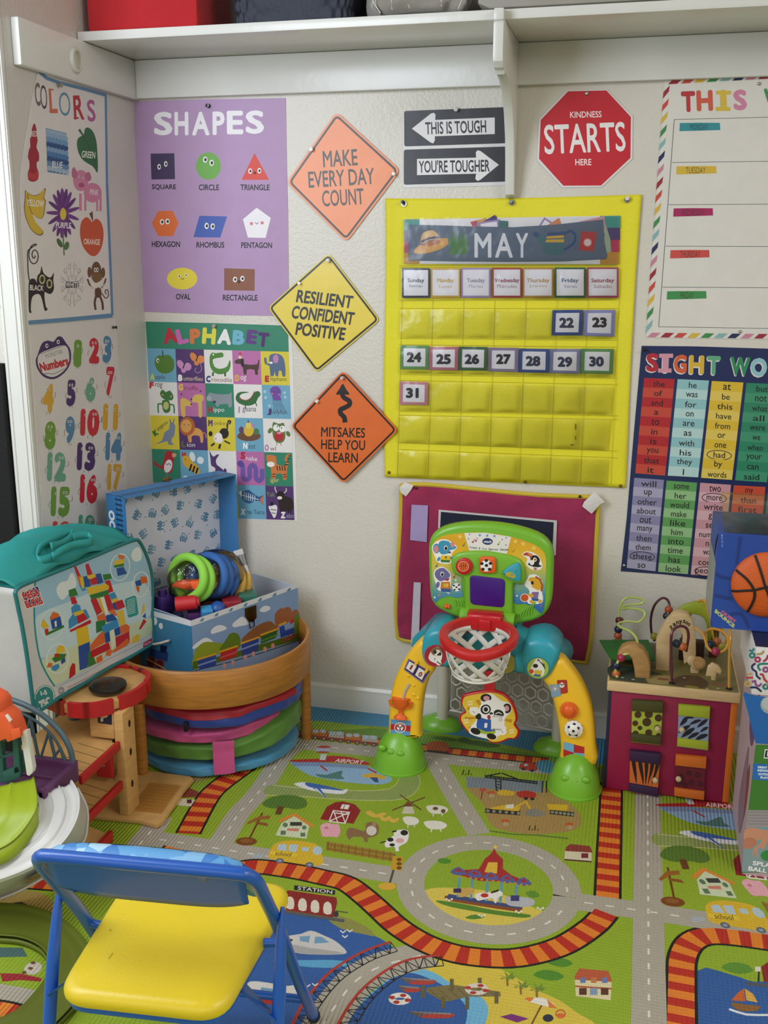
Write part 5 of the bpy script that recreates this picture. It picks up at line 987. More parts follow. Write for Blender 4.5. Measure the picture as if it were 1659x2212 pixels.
# dark corner under the chair and spill behind the wooden garage
a.crop(0, 1900, 5.53); a.ell('#c9bfb0', 395, 1060, 110, 75, -15); [a.ell('#6a4a34', x, y, 30, 18) for x, y in ((395, 995), (365, 1062), (290, 1110))]; a.poly('#9a2430', [(0, 1120), (250, 1125), (500, 1180), (480, 1220), (250, 1200), (30, 1220)]); a.poly('#4a6a68', [(-50, 810), (270, 815), (330, 920), (-50, 930)]); a.ring('#2a2e2c', 140, 870, 200, 60, 14, 4, 14) if 0 else None
a.blob('#a88f4c', [(-100, 250), (300, 130), (560, 200), (700, 420), (600, 520), (300, 480), (-100, 420)]); a.line('#3a2a14', [(100, 310), (260, 280), (400, 370)], 24, sm=2)
a.crop(*T_4); a.blob('#a8925c', [(770, 590), (900, 575), (1060, 590), (1110, 610), (960, 650), (800, 640)], 2); [a.ell('#23262a', x, y, 14, 6) for x, y in ((930, 595), (950, 600), (855, 620))]
a.poly('#d8cfb0', [(950, 720), (1030, 725), (1005, 762), (932, 755)]); a.poly('#8a3a30', [(965, 690), (1000, 665), (1048, 685), (1035, 712), (962, 715)]); a.rect('#5a2430', 985, 725, 1010, 745)
mo = done('play_mat', mt, 'green ribbed play mat printed with roads, train tracks, farm and airport covering the floor', 'play mat', VINYL)
# ------------------------------------------------------------------ toy basketball centre
def outl(crop, pts, y, n=0, closed=True):
    P = crom(pts, n, closed) if n else pts
    return [PY(crop[0]+a/crop[2], crop[1]+b/crop[2], y) for a, b in P]
def slab(crop, pts, y, d, bev, n=3, seg=2):
    """outline lying in the vertical plane at depth y, given real thickness d towards the wall"""
    return MB().prism(outl(crop, pts, y, n), (0, d, 0), bev, seg)
P3 = (820, 1100, 3.95); P4 = (800, 1350, 3.1904)
LG = M('#74b22e', .32, 'lime_green_plastic', var=.02, coat=.1); YP = M('#eebd28', .32, 'yellow_plastic', var=.02, coat=.1)
TL = M('#2d9db0', .32, 'teal_plastic', var=.02, coat=.1); RD = M('#c01a22', .3, 'red_plastic', var=.02, coat=.1); WHP = M('#d8d6ce', .4, 'white_plastic', var=.02); ORP = M('#e0601c', .35, 'orange_plastic', var=.02)
sp_ = thing('toy_sports_center', 'colourful toy basketball and soccer centre standing against the wall under the calendar', 'toy', (-.32, -.2, 0))
def foot(x, y, rx, ry, h, bumps):
    b = MB()
    def f(u, v):
        a = u*2*PI; k = max(.02, (1-v**2.4))**.5*(1-.12*v); z = h*v
        return V(x+rx*k*math.copysign(abs(math.cos(a))**.9, math.cos(a)), y+ry*k*math.copysign(abs(math.sin(a))**.9, math.sin(a)), z)
    b.grid(f, 32, 14); b.lathe([(rx*1.05, 0), (rx*1.06, .004), (rx*.98, .008)], (x, y, 0), seg=32, sc=(1, ry/rx))
    for dx, dz in bumps: b.ball((x+dx, y-ry*.78, dz), .011, (1, .5, .75), 12)
    return b
ob('foot', foot(-.541, -.292, .066, .068, .106, [(-.012, .06), (.012, .058), (-.035, .068)]), LG, sp_, smooth=50)
ob('foot', foot(-.094, -.302, .063, .068, .100, [(-.02, .05), (.005, .047), (.028, .052)]), LG, sp_, smooth=50)
for x, y in ((-.482, -.052), (-.155, -.112)): ob('foot', MB().lathe([(.062, 0), (.062, .006), (.05, .024), (.03, .03), (.024, .036), (0, .036)], (x, y, 0), seg=28, sc=(1, .62)), LG, sp_, smooth=50)
YL = -.315
lo_ = [(120, 755), (122, 640), (128, 560), (138, 480), (165, 380), (205, 290), (255, 205), (320, 130), (375, 105), (470, 180), (455, 260), (440, 320), (405, 370), (375, 440), (355, 530), (342, 640), (335, 755), (330, 790), (125, 790)]
ob('arch_leg', slab(P4, lo_, YL, .052, .012, 2), YP, sp_, smooth=50)
ro_ = [(1180, 375), (1235, 330), (1300, 225), (1370, 290), (1430, 370), (1480, 460), (1520, 570), (1540, 700), (1550, 850), (1553, 975), (1320, 955), (1312, 860), (1300, 730), (1280, 620), (1255, 520), (1225, 440)]
ob('arch_leg', slab(P4, ro_, YL, .052, .012, 2), YP, sp_, smooth=50)
tb = slab(P4, [(345, 160), (365, 85), (420, 38), (500, 35), (545, 70), (575, 140), (580, 230), (555, 285), (520, 300), (440, 300), (385, 285), (350, 230)], -.322, .13, .014, 2)
for q, yy, d in (([(1040, 200), (1060, 130), (1110, 108), (1180, 100), (1245, 120), (1295, 170), (1306, 210), (1285, 265), (1255, 330), (1210, 378), (1150, 385), (1090, 365), (1055, 330)], -.322, .13), ([(480, 70), (640, 85), (735, 80), (1000, 80), (1060, 105), (1150, 130), (1150, 350), (1060, 345), (930, 335), (760, 325), (600, 300), (480, 290)], -.198, .05), ([(730, 120), (735, -30), (1022, -30), (1034, 40), (1050, 120)], -.198, .05)):
    m_ = slab(P4, q, yy, d, .014, 2); tb.add(m_.v, m_.f)
m_ = MB().prism(outl(P4, [(990, 70), (1110, 113), (1175, 106), (1175, 350), (990, 332)], -.29), (0, .09, 0), .012); tb.add(m_.v, m_.f)
tb.tube([PY(800+400/3.19, 1350+150/3.19, -.25), V(-.47, -.1, .32), V(-.474, -.055, .30), V(-.474, -.055, .26)], [.045, .035, .027, .024], 14)
tb.tube([PY(800+1200/3.19, 1350+200/3.19, -.25), V(-.155, -.13, .29), V(-.152, -.113, .27), V(-.152, -.113, .24)], [.045, .035, .027, .024], 14)
ob('crossbar', tb, TL, sp_, smooth=50)
for x, y, h in ((-.474, -.055, .28), (-.152, -.113, .26)): ob('post', MB().tube([V(x, y, .03), V(x, y, h)], .0165, 16), M('#c9c5b4', .45, 'cream_plastic_post', var=.02), sp_)
# backboard
YB = -.215
bo = [(415, 420), (418, 300), (450, 220), (530, 165), (640, 135), (780, 122), (950, 125), (1120, 148), (1280, 190), (1390, 240), (1455, 310), (1480, 400), (1478, 560), (1472, 720), (1455, 820), (1400, 910), (1300, 960), (1180, 985), (1120, 1005), (1060, 985), (900, 960), (760, 945), (680, 935), (600, 905), (510, 860), (450, 800), (425, 700)]
ob('backboard', slab(P3, bo, YB, .042, .012, 2, 3), LG, sp_, smooth=50)
YS = YB-.0006
def stk(y, parent, fn, name, eps=.00002):
    a = Art((0, y, 0), (0, -1, 0), eps).crop(*P3); fn(a); return ob(name, a, STICKER, parent, smooth=0)
def face(a):
    sh = crom([(445, 430), (450, 320), (490, 250), (590, 215), (720, 203), (900, 200), (1120, 235), (1280, 285), (1380, 340), (1420, 420), (1418, 600), (1412, 780), (1385, 890), (1330, 850), (1240, 805), (1130, 790), (1130, 500), (720, 500), (715, 745), (600, 742), (520, 760), (468, 795), (448, 690)], 2)
    a.sheet('#dfae2c', sh, .0003)
    def clip(y0, y1, col):
        # horizontal colour band of the printed gradient, cut to the sticker outline
        def cut(P, yy, keep):
            o = []
            for p, q in zip(P, P[1:]+P[:1]):
                ip, iq = (p[1]-yy)*keep >= 0, (q[1]-yy)*keep >= 0
                if ip: o.append(p)
                if ip != iq: t = (yy-p[1])/(q[1]-p[1]); o.append((p[0]+(q[0]-p[0])*t, yy))
            return o
        for xs in ((-1e5, 716), (1132, 1e5)):
            P = cut(cut(sh, y0, 1), y1, -1); P = [(max(xs[0], min(xs[1], x)), y) for x, y in P]
            if len(P) > 2: a.poly(col, P)
    def mixc(c1, c2, t): return '#%02x%02x%02x' % tuple(int(int(c1[i:i+2], 16)*(1-t)+int(c2[i:i+2], 16)*t) for i in (1, 3, 5))
    st = ['#e0a628', '#e6b62e', '#d9c04a', '#9fb47a', '#5f9aa0', '#2f74b0', '#255fa8']
    for k in range(24):
        t = k/24*6; i = min(5, int(t)); clip(240+k*28, 240+(k+1)*28+1, mixc(st[i], st[i+1], t-i))
    a.poly('#e9e6e0', [(722, 203), (900, 200), (1122, 236), (1085, 380), (900, 350), (765, 352)])
    for x in (855, 918, 980): a.poly('#4f93c8', [(x+15*math.cos(k*PI/5-PI/2)*(1 if k % 2 == 0 else .45), 222+(x-855)*.06+15*math.sin(k*PI/5-PI/2)*(1 if k % 2 == 0 else .45)) for k in range(10)])
    a.ell('#1a2f66', 921, 275, 45, 29, 3); a.text('#e8ecf2', 'vtech', 921, 276, 66, 24, 2, .03)
    for i, (ch, x, y, r) in enumerate([(c, 772+k*13.6, 328+((k-11)/12)**2*-6+k*1.0, 3) for k, c in enumerate('Count & Win Sports Center')]):
        if ch != ' ': a.text('#1f2420', ch, x, y+(2 if ch in 'ountinrs' else 0)+(5 if ch == 'p' else 0), 4 if ch == 'i' else 11.5, 17 if ch in 'CWS&' else 21 if ch == 'p' else 12 if ch in 'ounrs' else 16, r, .03)
    for x, y, c in ((795, 280, '#b83248'), (820, 270, '#b83248'), (1012, 300, '#7aa03a'), (1140, 360, '#c8862a'), (715, 310, '#4a8a3a'), (485, 485, '#2a6aa0'), (635, 580, '#a83a30'), (505, 735, '#c88a5a'), (1180, 690, '#7fb040'), (1375, 825, '#b85a78')): a.ell(c, x, y, 9, 8); a.line(c, [(x+8, y), (x+10, y-24), (x+20, y-18)], 4)
    for x, y in ((768, 215), (758, 253), (1047, 260), (1078, 305), (1080, 245)): a.ell('#a85a70', x, y, 6, 6)
    for x, y in ((1158, 275), (1225, 295), (1315, 330), (685, 235)): a.poly('#f0cf6a', [(x+24*math.cos(k*PI/5-PI/2)*(1 if k % 2 == 0 else .45), y+24*math.sin(k*PI/5-PI/2)*(1 if k % 2 == 0 else .45)) for k in range(10)])
    # four animal players
    w_ = '#f2efe8'
    a.blob(w_, [(445, 330), (475, 280), (540, 255), (600, 270), (660, 320), (640, 350), (615, 380), (618, 420), (600, 465), (500, 455), (470, 400)]); a.blob('#3f95b8', [(500, 300), (530, 268), (590, 275), (610, 300), (655, 320), (640, 340), (600, 350), (590, 375), (530, 385), (505, 350)]); a.ell('#3f95b8', 485, 335, 30, 42); a.ell('#d88a90', 482, 340, 20, 32); a.ell('#d88a90', 622, 300, 18, 26); a.ell('#e9e9ec', 565, 330, 17, 20); a.ell('#15151c', 566, 333, 12, 15); a.ell('#7a2a30', 598, 368, 11, 9); a.poly('#e8c02c', [(525, 395), (600, 395), (605, 435), (520, 430)]); a.text('#3a5a2a', '9', 566, 412, 16, 24, 0, .05); a.ell('#3f95b8', 505, 425, 13, 20, 30); a.ell('#3f95b8', 610, 415, 10, 14); a.poly('#3f7a3a', [(520, 430), (605, 435), (595, 455), (525, 452)])
    a.blob(w_, [(460, 560), (480, 510), (540, 490), (600, 540), (610, 600), (600, 715), (560, 705), (500, 690), (485, 650)]); a.blob('#6f6a9c', [(470, 550), (490, 515), (545, 500), (595, 545), (600, 575), (560, 600), (520, 615), (485, 590)]); a.ell('#e9e9ec', 534, 553, 16, 20); a.ell('#15151c', 535, 556, 11, 14); a.poly('#a82a3a', [(540, 602), (600, 585), (585, 612)]); a.poly('#c87a2e', [(525, 620), (600, 618), (608, 680), (520, 675)]); a.text('#e8d85a', '10', 567, 648, 38, 32, 0, .04); a.ell('#6f6a9c', 497, 645, 16, 28, 15); a.poly('#3a5a98', [(520, 675), (608, 680), (605, 712), (525, 700)])
    a.ell('#f0eeea', 656, 665, 36, 36); [a.ell('#20222a', 656+x, 665+y, 9, 8) for x, y in ((0, 0), (-22, -14), (20, -18), (-16, 22), (22, 16))]
    a.blob(w_, [(1215, 390), (1250, 360), (1310, 370), (1365, 410), (1390, 490), (1350, 520), (1290, 510), (1250, 470), (1260, 420)]); a.blob('#b8442e', [(1222, 392), (1250, 368), (1300, 380), (1318, 410), (1290, 440), (1280, 405), (1245, 395)]); a.blob('#d98a4a', [(1262, 375), (1300, 380), (1315, 405), (1285, 400)]); a.blob('#1c1a20', [(1300, 400), (1340, 395), (1368, 430), (1360, 470), (1385, 485), (1350, 495), (1310, 490), (1265, 470), (1290, 445)]); a.ell('#f0eeea', 1300, 455, 20, 22); a.ell('#f0eeea', 1325, 430, 16, 18); a.ell('#e0a84a', 1326, 430, 9, 11); a.ell('#15151c', 1327, 431, 5, 7); a.poly('#b03a2a', [(1310, 495), (1350, 510), (1325, 520)])
    a.blob(w_, [(1235, 640), (1265, 590), (1280, 560), (1340, 560), (1390, 620), (1385, 700), (1395, 760), (1380, 800), (1300, 810), (1260, 790), (1280, 700)]); a.blob('#e0a92c', [(1270, 600), (1300, 580), (1360, 590), (1385, 640), (1365, 690), (1330, 680), (1300, 660)]); a.ell('#f0e8dc', 1270, 642, 32, 28); a.ell('#15151c', 1303, 628, 12, 16); a.line('#a8562a', [(1330, 575), (1370, 600), (1388, 650), (1380, 700)], 16); a.poly('#8a6aa0', [(1300, 705), (1360, 705), (1350, 765), (1290, 755)]); a.poly('#2f5a98', [(1295, 755), (1362, 765), (1350, 785), (1300, 780)]); a.ell('#e0a92c', 1300, 790, 22, 14, 20); a.ell('#e0a92c', 1370, 785, 18, 14, -30); a.ell('#e0a92c', 1290, 735, 28, 14, 20)
    a.ell('#f0eeea', 1238, 755, 38, 36); a.ell('#cf5528', 1238, 755, 33, 31)
    for x, y in ((470, 752), (650, 605), (1172, 738)): a.ell('#dfe8ee', x, y, 8)
stk(YS, sp_, face, 'face_sticker')
con = [(608, 440), (640, 390), (720, 365), (900, 360), (1080, 390), (1190, 430), (1235, 500), (1242, 600), (1215, 645), (1160, 640), (1136, 660), (1135, 870), (1100, 905), (760, 890), (725, 860), (718, 620), (690, 580), (640, 560), (612, 510)]
ob('console', slab(P3, con, YB-.012, .014, .007, 2), LG, sp_, smooth=50)
ob('screen', slab(P3, rnd([(768, 562), (1072, 598), (1064, 842), (772, 812)], 40), YB-.0145, .004, .0015, 0), M('#3f1078', .35, 'purple_screen', var=.03), sp_)
bt = ob('round_button', slab(P3, [(718+72*math.cos(t), 491+72*math.sin(t)) for t in (2*PI*i/24 for i in range(24))], YB-.022, .012, .004, 0), RD, sp_)
def bb(a): a.ell('#d8602a', 714, 487, 45, 42); [a.line('#7a2014', p, 4, sm=2) for p in ([(670, 490), (714, 482), (758, 488)], [(712, 445), (716, 490), (712, 530)], [(685, 455), (700, 488), (690, 520)], [(742, 455), (730, 488), (742, 520)])]; a.ring('#e8c89a', 714, 487, 45, 42, 4)
stk(YB-.0225, bt, bb, 'button_print')
bt = ob('square_button', slab(P3, rnd([(848, 406), (992, 412), (992, 550), (848, 548)], 32), YB-.022, .012, .004, 0), ORP, sp_)
def sb(a): a.ell('#f0eeea', 910, 482, 49, 50); [a.ell('#1c1c22', 910+x, 482+y, 15, 13) for x, y in ((2, -2), (-38, -18), (36, -20), (-28, 30), (28, 30), (0, -44))]
stk(YB-.0225, bt, sb, 'button_print')
bt = ob('triangle_button', slab(P3, crom([(1045, 545), (1090, 500), (1170, 462), (1195, 475), (1205, 550), (1198, 610), (1175, 622), (1110, 595), (1055, 560)], 2), YB-.022, .012, .004, 0), TL, sp_)
def wb(a): a.blob('#b8a83a', [(1075, 545), (1120, 535), (1160, 565), (1150, 590), (1110, 580), (1080, 570)]); a.ell('#5f9a8a', 1130, 560, 9); a.line('#d87a98', [(1148, 500), (1152, 520)], 6); a.line('#3a8a6a', [(1165, 520), (1170, 545)], 6)
stk(YB-.0225, bt, wb, 'button_print')
ob('slide_switch', MB().tube([PY(820+560/3.95, 1100+828/3.95, YB-.003), PY(820+600/3.95, 1100+832/3.95, YB-.003)], .006, 12).ball(PY(820+568/3.95, 1100+830/3.95, YB-.006), .0062), ORP, sp_)
for k in range(6):
    x = 1190+k*24; ob('speaker_rib', MB().tube([PY(820+(x+q*q*2-14)/3.95, 1100+(925-k*6-q*(14+k*2.5))/3.95, YB-.001) for q in (0, 1, 2, 3, 4)], .0022, 6), LG, sp_)
for k in range(4): ob('speaker_rib', MB().tube([PY(820+(640+k*24)/3.95, 1100+(770+k*6)/3.95, YB-.001), PY(820+(655+k*24)/3.95, 1100+(825-k*4)/3.95, YB-.001)], .0022, 6), LG, sp_)
hb = MB().tube([PY(820+690/3.95, 1100+905/3.95, YB-.012), PY(820+1150/3.95, 1100+960/3.95, YB-.012)], .022, 16); ob('hinge_barrel', hb, LG, sp_)
# hoop, net
HC = PY(1034, 1377, -.345); hz = HC.z; hr = .083
def el(t, r, z, ry=1.04): return V(HC.x+r*math.cos(t), HC.y+r*ry*math.sin(t), z+.004+.007*math.sin(t)*r/.083)
hp_ = MB()
sec = [(-.0, .010), (.011, .008), (.014, 0), (.012, -.010), (0, -.013), (-.007, -.008), (-.007, .008)]
def hoop(u, v):
    t = u*2*PI; i = v*len(sec); k = int(i) % len(sec); f = i-int(i); a, b = sec[k], sec[(k+1) % len(sec)]
    dr, dz = a[0]*(1-f)+b[0]*f, a[1]*(1-f)+b[1]*f; drop = -.008*max(0, -math.sin(t))**6
    return el(t, hr+dr, hz+dz*(1+.12*max(0, -math.sin(t)))+drop)
hp_.grid(hoop, 56, 14)
hp_.prism([V(HC.x-.042, -.272, hz-.012), V(HC.x+.042, -.272, hz-.012), V(HC.x+.042, -.272, hz+.03), V(HC.x-.042, -.272, hz+.03)], (0, .06, 0), .006)
hp_.prism([PY(820+x/3.95, 1100+y/3.95, YB-.04) for x, y in ((765, 890), (1055, 920), (1050, 965), (980, 985), (800, 970), (765, 940))], (0, .03, 0), .004)
ob('hoop', hp_, RD, sp_, smooth=50)
ob('latch', MB().box((HC.x+.004, -.274, hz+.006), (.03, .01, .03), .004), RD, sp_)
nt_ = MB(); N = 9
def nr(v): return .079-.004*v-.012*v*v
for s_ in (1, -1):
    for k in range(N):
        # flat diamond-lattice strip
        t0 = 2*PI*k/N
        def strip(u, v): t = t0+s_*u*2*PI/N*1.5+(v-.5)*.27; return el(t, nr(u)+.0004*s_, hz-.012-.072*u)
        nt_.grid(strip, 10, 3)
def band(z0, z1, r0, r1): nt_.grid(lambda u, v: el(u*2*PI, r0+(r1-r0)*v, z0+(z1-z0)*v), 48, 2)
band(hz-.006, hz-.022, .0795, .0785); band(hz-.078, hz-.09, nr(.92), nr(1.05))
nt_.tube([el(2*PI*i/48, nr(1.05), hz-.09) for i in range(48)], .0028, 8, True)
ob('net_basket', nt_, WHP, sp_, smooth=80, solid=.0022)
# spinner panel with panda print
YQ = -.255
st_ = slab(P4, [(785, 320), (858, 320), (856, 450), (900, 470), (760, 470), (782, 445)], YQ+.002, .01, .002, 0)
pn = [(632, 490), (680, 472), (760, 458), (830, 452), (920, 475), (985, 545), (1015, 640), (1000, 690), (1030, 740), (1008, 788), (960, 790), (900, 815), (840, 818), (795, 790), (755, 770), (690, 755), (650, 722), (612, 660), (618, 622), (650, 598), (622, 545)]
pl = slab(P4, pn, YQ, .012, .004, 3); pl.add(st_.v, st_.f)
pn_ = ob('spinner_panel', pl, RD, sp_, smooth=50)
a = Art((0, YQ-.0006, 0), (0, -1, 0), .00002).crop(*P4)
pc = (815, 635); inn = [(pc[0]+(x-pc[0])*.925, pc[1]+(y-pc[1])*.925) for x, y in pn]
a.sheet('#e6c23c', crom(inn, 3), .0003)
for k in range(11):
    t = k*2*PI/11+.2; a.poly('#c98f1e', [(pc[0]+20*math.cos(t), pc[1]+15*math.sin(t)), (pc[0]+(165)*math.cos(t-.08), pc[1]+135*math.sin(t-.08)), (pc[0]+165*math.cos(t+.1), pc[1]+135*math.sin(t+.1))])
for x, y in ((690, 540), (660, 665), (975, 735)): [a.line('#f2ead0', [(x-18, y-8+k*18), (x+16, y-14+k*18)], 7) for k in range(2)]
k_, w_ = '#17161a', '#f0eeeb'
a.blob(w_, [(680, 590), (720, 565), (760, 585), (770, 500), (830, 470), (900, 520), (960, 540), (975, 590), (930, 640), (925, 700), (935, 745), (880, 765), (860, 790), (740, 770), (680, 740), (700, 690), (735, 640)])
a.ell(k_, 797, 503, 38, 28); a.ell('#d89aa0', 800, 505, 22, 17); a.ell(k_, 942, 575, 30, 34); a.ell('#d89aa0', 940, 575, 17, 20); a.ell('#f2f0ee', 840, 590, 92, 74, 8); a.ell(k_, 795, 582, 36, 34, -20); a.ell(k_, 885, 612, 36, 28, 20); a.ell(w_, 797, 582, 24, 24); a.ell(k_, 796, 582, 15, 16); a.line(w_, [(862, 612), (885, 602), (905, 614)], 6); a.ell(k_, 833, 610, 12, 9); a.blob('#a82a34', [(805, 628), (822, 620), (830, 640), (815, 655)])
a.blob('#2a5aa8', [(745, 640), (800, 650), (850, 660), (860, 730), (800, 740), (735, 715)]); a.text('#f2eeee', '1', 796, 692, 20, 34, 8, .06); a.blob('#9fb82e', [(738, 712), (800, 735), (860, 730), (850, 752), (790, 752), (735, 735)]); a.ell(k_, 725, 732, 36, 22, 20); a.ell(k_, 835, 768, 34, 20, 15); a.ell(k_, 745, 630, 20, 22)
for x, y in ((715, 600), (910, 735)): a.ell(w_, x, y, 30, 24); [a.ell(w_, x-22+j*14, y-24, 8, 12) for j in range(4)]; a.line('#4a4648', [(x-10, y-6), (x+8, y+8)], 3)
a.poly('#ece9e4', [(832, 615), (915, 628), (918, 672), (915, 730), (832, 720)]); a.text('#35322f', '$10.99', 878, 632, 62, 15, 8, .0); [a.line('#4a4744', [(885, 645+k*7), (910, 648+k*7)], 2) for k in range(3)]; a.text('#2a2a2a', 'Savers', 872, 718, 60, 12, 3, .02)
ob('panda_print', a, STICKER, pn_, smooth=0)
# clear hexagon goal net at the back
gl = MB(); YN = -.085
def gp(u, v): return V(-.455+u*.29, -.055-.055*u, .055+v*.19)
for r in range(5):
    for c in range(8):
        u0 = (c+.5+(.5 if r % 2 else 0))/8.4; v0 = (r+.5)/5
        gl.tube([gp(u0+.055*math.cos(PI/6+k*PI/3), v0+.095*math.sin(PI/6+k*PI/3)) for k in range(6)], .0028, 6, True)
gl.tube([gp(0, 0), gp(1, 0), gp(1, 1), gp(0, 1)], .004, 6, True)
ob('goal_net', gl, M('#c4c2ba', .35, 'frosted_clear_plastic', var=.02), sp_)
ob('net_sheet', MB().grid(lambda u, v: gp(u, v)+V(0, .003, 0), 2, 2), clear('clear_plastic_sheet', (.9, .9, .88, 1), .0, .3, .1), sp_)
# leg details
YD = YL-.0008
def dec(fn, name, crop=P4, y=YD, parent=None, e=.00002):
    a = Art((0, y, 0), (0, -1, 0), e).crop(*crop); fn(a); return ob(name, a, STICKER, parent or sp_, smooth=0)
def scoreb(a):
    a.sheet('#7a6a9a', [(262, 232), (412, 320), (362, 405), (230, 308)], .001); a.poly('#3a2258', [(270, 242), (402, 322), (360, 392), (240, 305)])
    a.poly('#ece9e4', [(270, 250), (320, 282), (292, 332), (245, 298)]); a.poly('#ece9e4', [(335, 292), (382, 322), (355, 380), (308, 345)]); a.text('#a02a28', '1', 282, 292, 14, 36, 30, .05); a.text('#a02a28', '0', 345, 340, 26, 36, 30, .05)
dec(scoreb, 'score_sticker')
for x, y in ((318, 262), (385, 318)): ob('clip', MB().box(PY(800+x/3.19, 1350+y/3.19, YL-.003), (.007, .006, .014), .002, Matrix.Rotation(.6, 3, 'Y')), YP, sp_)
for x, y in ((262, 352), (300, 480), (330, 505), (285, 530), (300, 415)): ob('rivet', MB().ball(PY(800+x/3.19, 1350+y/3.19, YL), .0045, (1, .6, 1), 10), YP, sp_)
sl_ = MB().tube([PY(800+x/3.19, 1350+y/3.19, YL-.0005) for x, y in ((270, 405), (240, 455), (225, 515))], .0035, 8); ob('slider_slot', sl_, M('#b8b0a0', .5), sp_)
tr = MB(); cp_ = PY(800+208/3.19, 1350+560/3.19, YL-.006)
tr.lathe([(.004, -.036), (.0175, -.034), (.016, -.028), (.006, -.022), (.005, -.012), (.012, -.006), (.0185, .006), (.0215, .018), (.0225, .022), (.020, .022), (0, .018)], cp_, (0, 0, 1), 24, (1, .55))
for s_ in (-1, 1): tr.tube([cp_+V(s_*.0205, 0, .016), cp_+V(s_*.029, 0, .012), cp_+V(s_*.027, 0, .001), cp_+V(s_*.014, 0, -.004)], .003, 8)
ob('trophy_slider', tr, ORP, sp_, smooth=50)
def flagl(a):
    a.sheet('#5f9ac8', [(140, 650), (280, 662), (272, 765), (138, 755)], .0006); a.poly('#b8202c', [(142, 682), (278, 695), (275, 735), (139, 720)]); a.ring('#e8e6e2', 205, 708, 38, 34, 5); a.ell('#f0eeea', 205, 708, 22, 20); [a.ell('#1c1c22', 205+x, 708+y, 6) for x, y in ((0, 0), (-12, -8), (12, -8), (0, 13))]; a.ell('#d88a6a', 205, 682, 18, 6)
dec(flagl, 'flag_sticker')
def flagr(a): a.sheet('#b8202c', [(1332, 805), (1475, 842), (1472, 940), (1330, 905)], .0006); a.poly('#6fb0d4', [(1332, 805), (1402, 824), (1402, 880), (1332, 856)]); a.poly('#6fb0d4', [(1402, 880), (1474, 886), (1472, 940), (1402, 922)])
dec(flagr, 'flag_sticker')
def tick(a):
    a.sheet('#b0322c', rnd([(1285, 380), (1355, 378), (1362, 468), (1295, 480)], 8), .0006); a.ell('#ece9e4', 1320, 415, 18, 18); [a.ell('#2a2024', 1320+x, 415+y, 5) for x, y in ((0, 0), (-9, -7), (10, -5))]
    a.poly('#7fa0b8', rnd([(1235, 410), (1305, 410), (1315, 490), (1250, 500)], 8)); a.ell('#dcd8d4', 1273, 440, 17, 17); a.ring('#b03a34', 1273, 440, 12, 12, 4)
dec(tick, 'ticket_sticker')
def gear(x, y, r, n, matn, name):
    c = PY(800+x/3.19, 1350+y/3.19, YL-.002); b = MB()
    b.prism([c+V(r*(1+.09*(k % 2))*math.cos(2*PI*k/(2*n)), 0, r*(1+.09*(k % 2))*math.sin(2*PI*k/(2*n))) for k in range(2*n)], (0, -.008, 0), .0015)
    b.ball(c+V(0, -.006, 0), r*.78, (1, .62, 1), 20); return ob(name, b, matn, sp_, smooth=45), c
gear(1370, 585, .0205, 14, ORP, 'basketball_gear')
gs, c = gear(1402, 712, .021, 12, M('#e9e7e2', .35, 'white_ball_plastic', var=.02), 'soccer_gear')
pb = MB()
for x, z in ((0, 0), (.011, .007), (-.011, .007), (.007, -.012), (-.008, -.012), (.001, .015)):
    d = V(x, 0, z); rr = .0165; yv = -math.sqrt(max(0, 1-(x*x+z*z)/rr**2))*rr*.62
    pb.lathe([(.0042, -.0012), (.0036, .0006), (0, .0009)], c+V(x, -.006+yv, z), V(x*.4, -1 if True else 0, z*.4), 5)
ob('black_patches', pb, M('#1b1b20', .4), gs)
for (x, y, c1, nm) in ((450, 212, '#a82430', 'l'), (1155, 298, '#a9bf4a', 'r'), (930, 265, '#c8b84a', 'm')):
    a = Art((0, -.3228 if nm != 'm' else -.1988, 0), (0, -1, 0), .00002).crop(*P4); a.sheet(c1, [(x+76*math.cos(t), y+72*math.sin(t)) for t in (2*PI*i/28 for i in range(28))], .001); a.ring('#1f7a8c' if nm != 'l' else '#c8404a', x, y, 77, 73, 5)
    if nm == 'l':
        a.blob('#efe9df', [(400, 230), (430, 165), (470, 152), (495, 195), (485, 250), (450, 265)]); a.ell('#8a6a4a', 455, 182, 38, 30); a.ell('#efe6d8', 462, 192, 24, 22); a.ell('#3a2a20', 445, 186, 12, 14); a.ell('#3a2a20', 480, 200, 10, 12); a.ell('#15151a', 468, 205, 7); a.poly('#f0eee8', [(425, 215), (475, 225), (465, 262), (415, 250)]); a.text('#2a2a2a', '7', 445, 238, 10, 18, 5, .03); a.ell('#f0eeea', 472, 262, 18, 17); [a.ell('#1c1c22', 472+q, 262+r, 5) for q, r in ((0, 0), (-9, -7), (9, 6))]
    elif nm == 'r':
        a.blob('#efece6', [(1100, 320), (1130, 250), (1160, 230), (1190, 260), (1200, 320), (1180, 355), (1125, 345)]); a.ell('#f2f0ee', 1160, 275, 30, 30); [a.line('#1c1a1e', [(1165+k*10, 250+k*6), (1185+k*6, 268+k*12)], 6) for k in range(4)]; a.ell('#1c1a1e', 1138, 282, 18, 14); a.poly('#1c1a1e', [(1150, 250), (1155, 232), (1170, 245)]); a.poly('#d8c03a', [(1135, 310), (1185, 315), (1178, 345), (1130, 338)]); a.ell('#cf5528', 1110, 320, 17, 16); a.poly('#3a6a98', [(1130, 338), (1178, 345), (1170, 358), (1125, 352)])
    else:
        a.ell('#efe9df', 915, 255, 30, 26); a.ell('#3a3038', 905, 235, 8); a.ell('#3a3038', 935, 285, 14); a.ell('#f0eeea', 935, 290, 12)
    ob('round_sticker', a, STICKER, sp_, smooth=0)
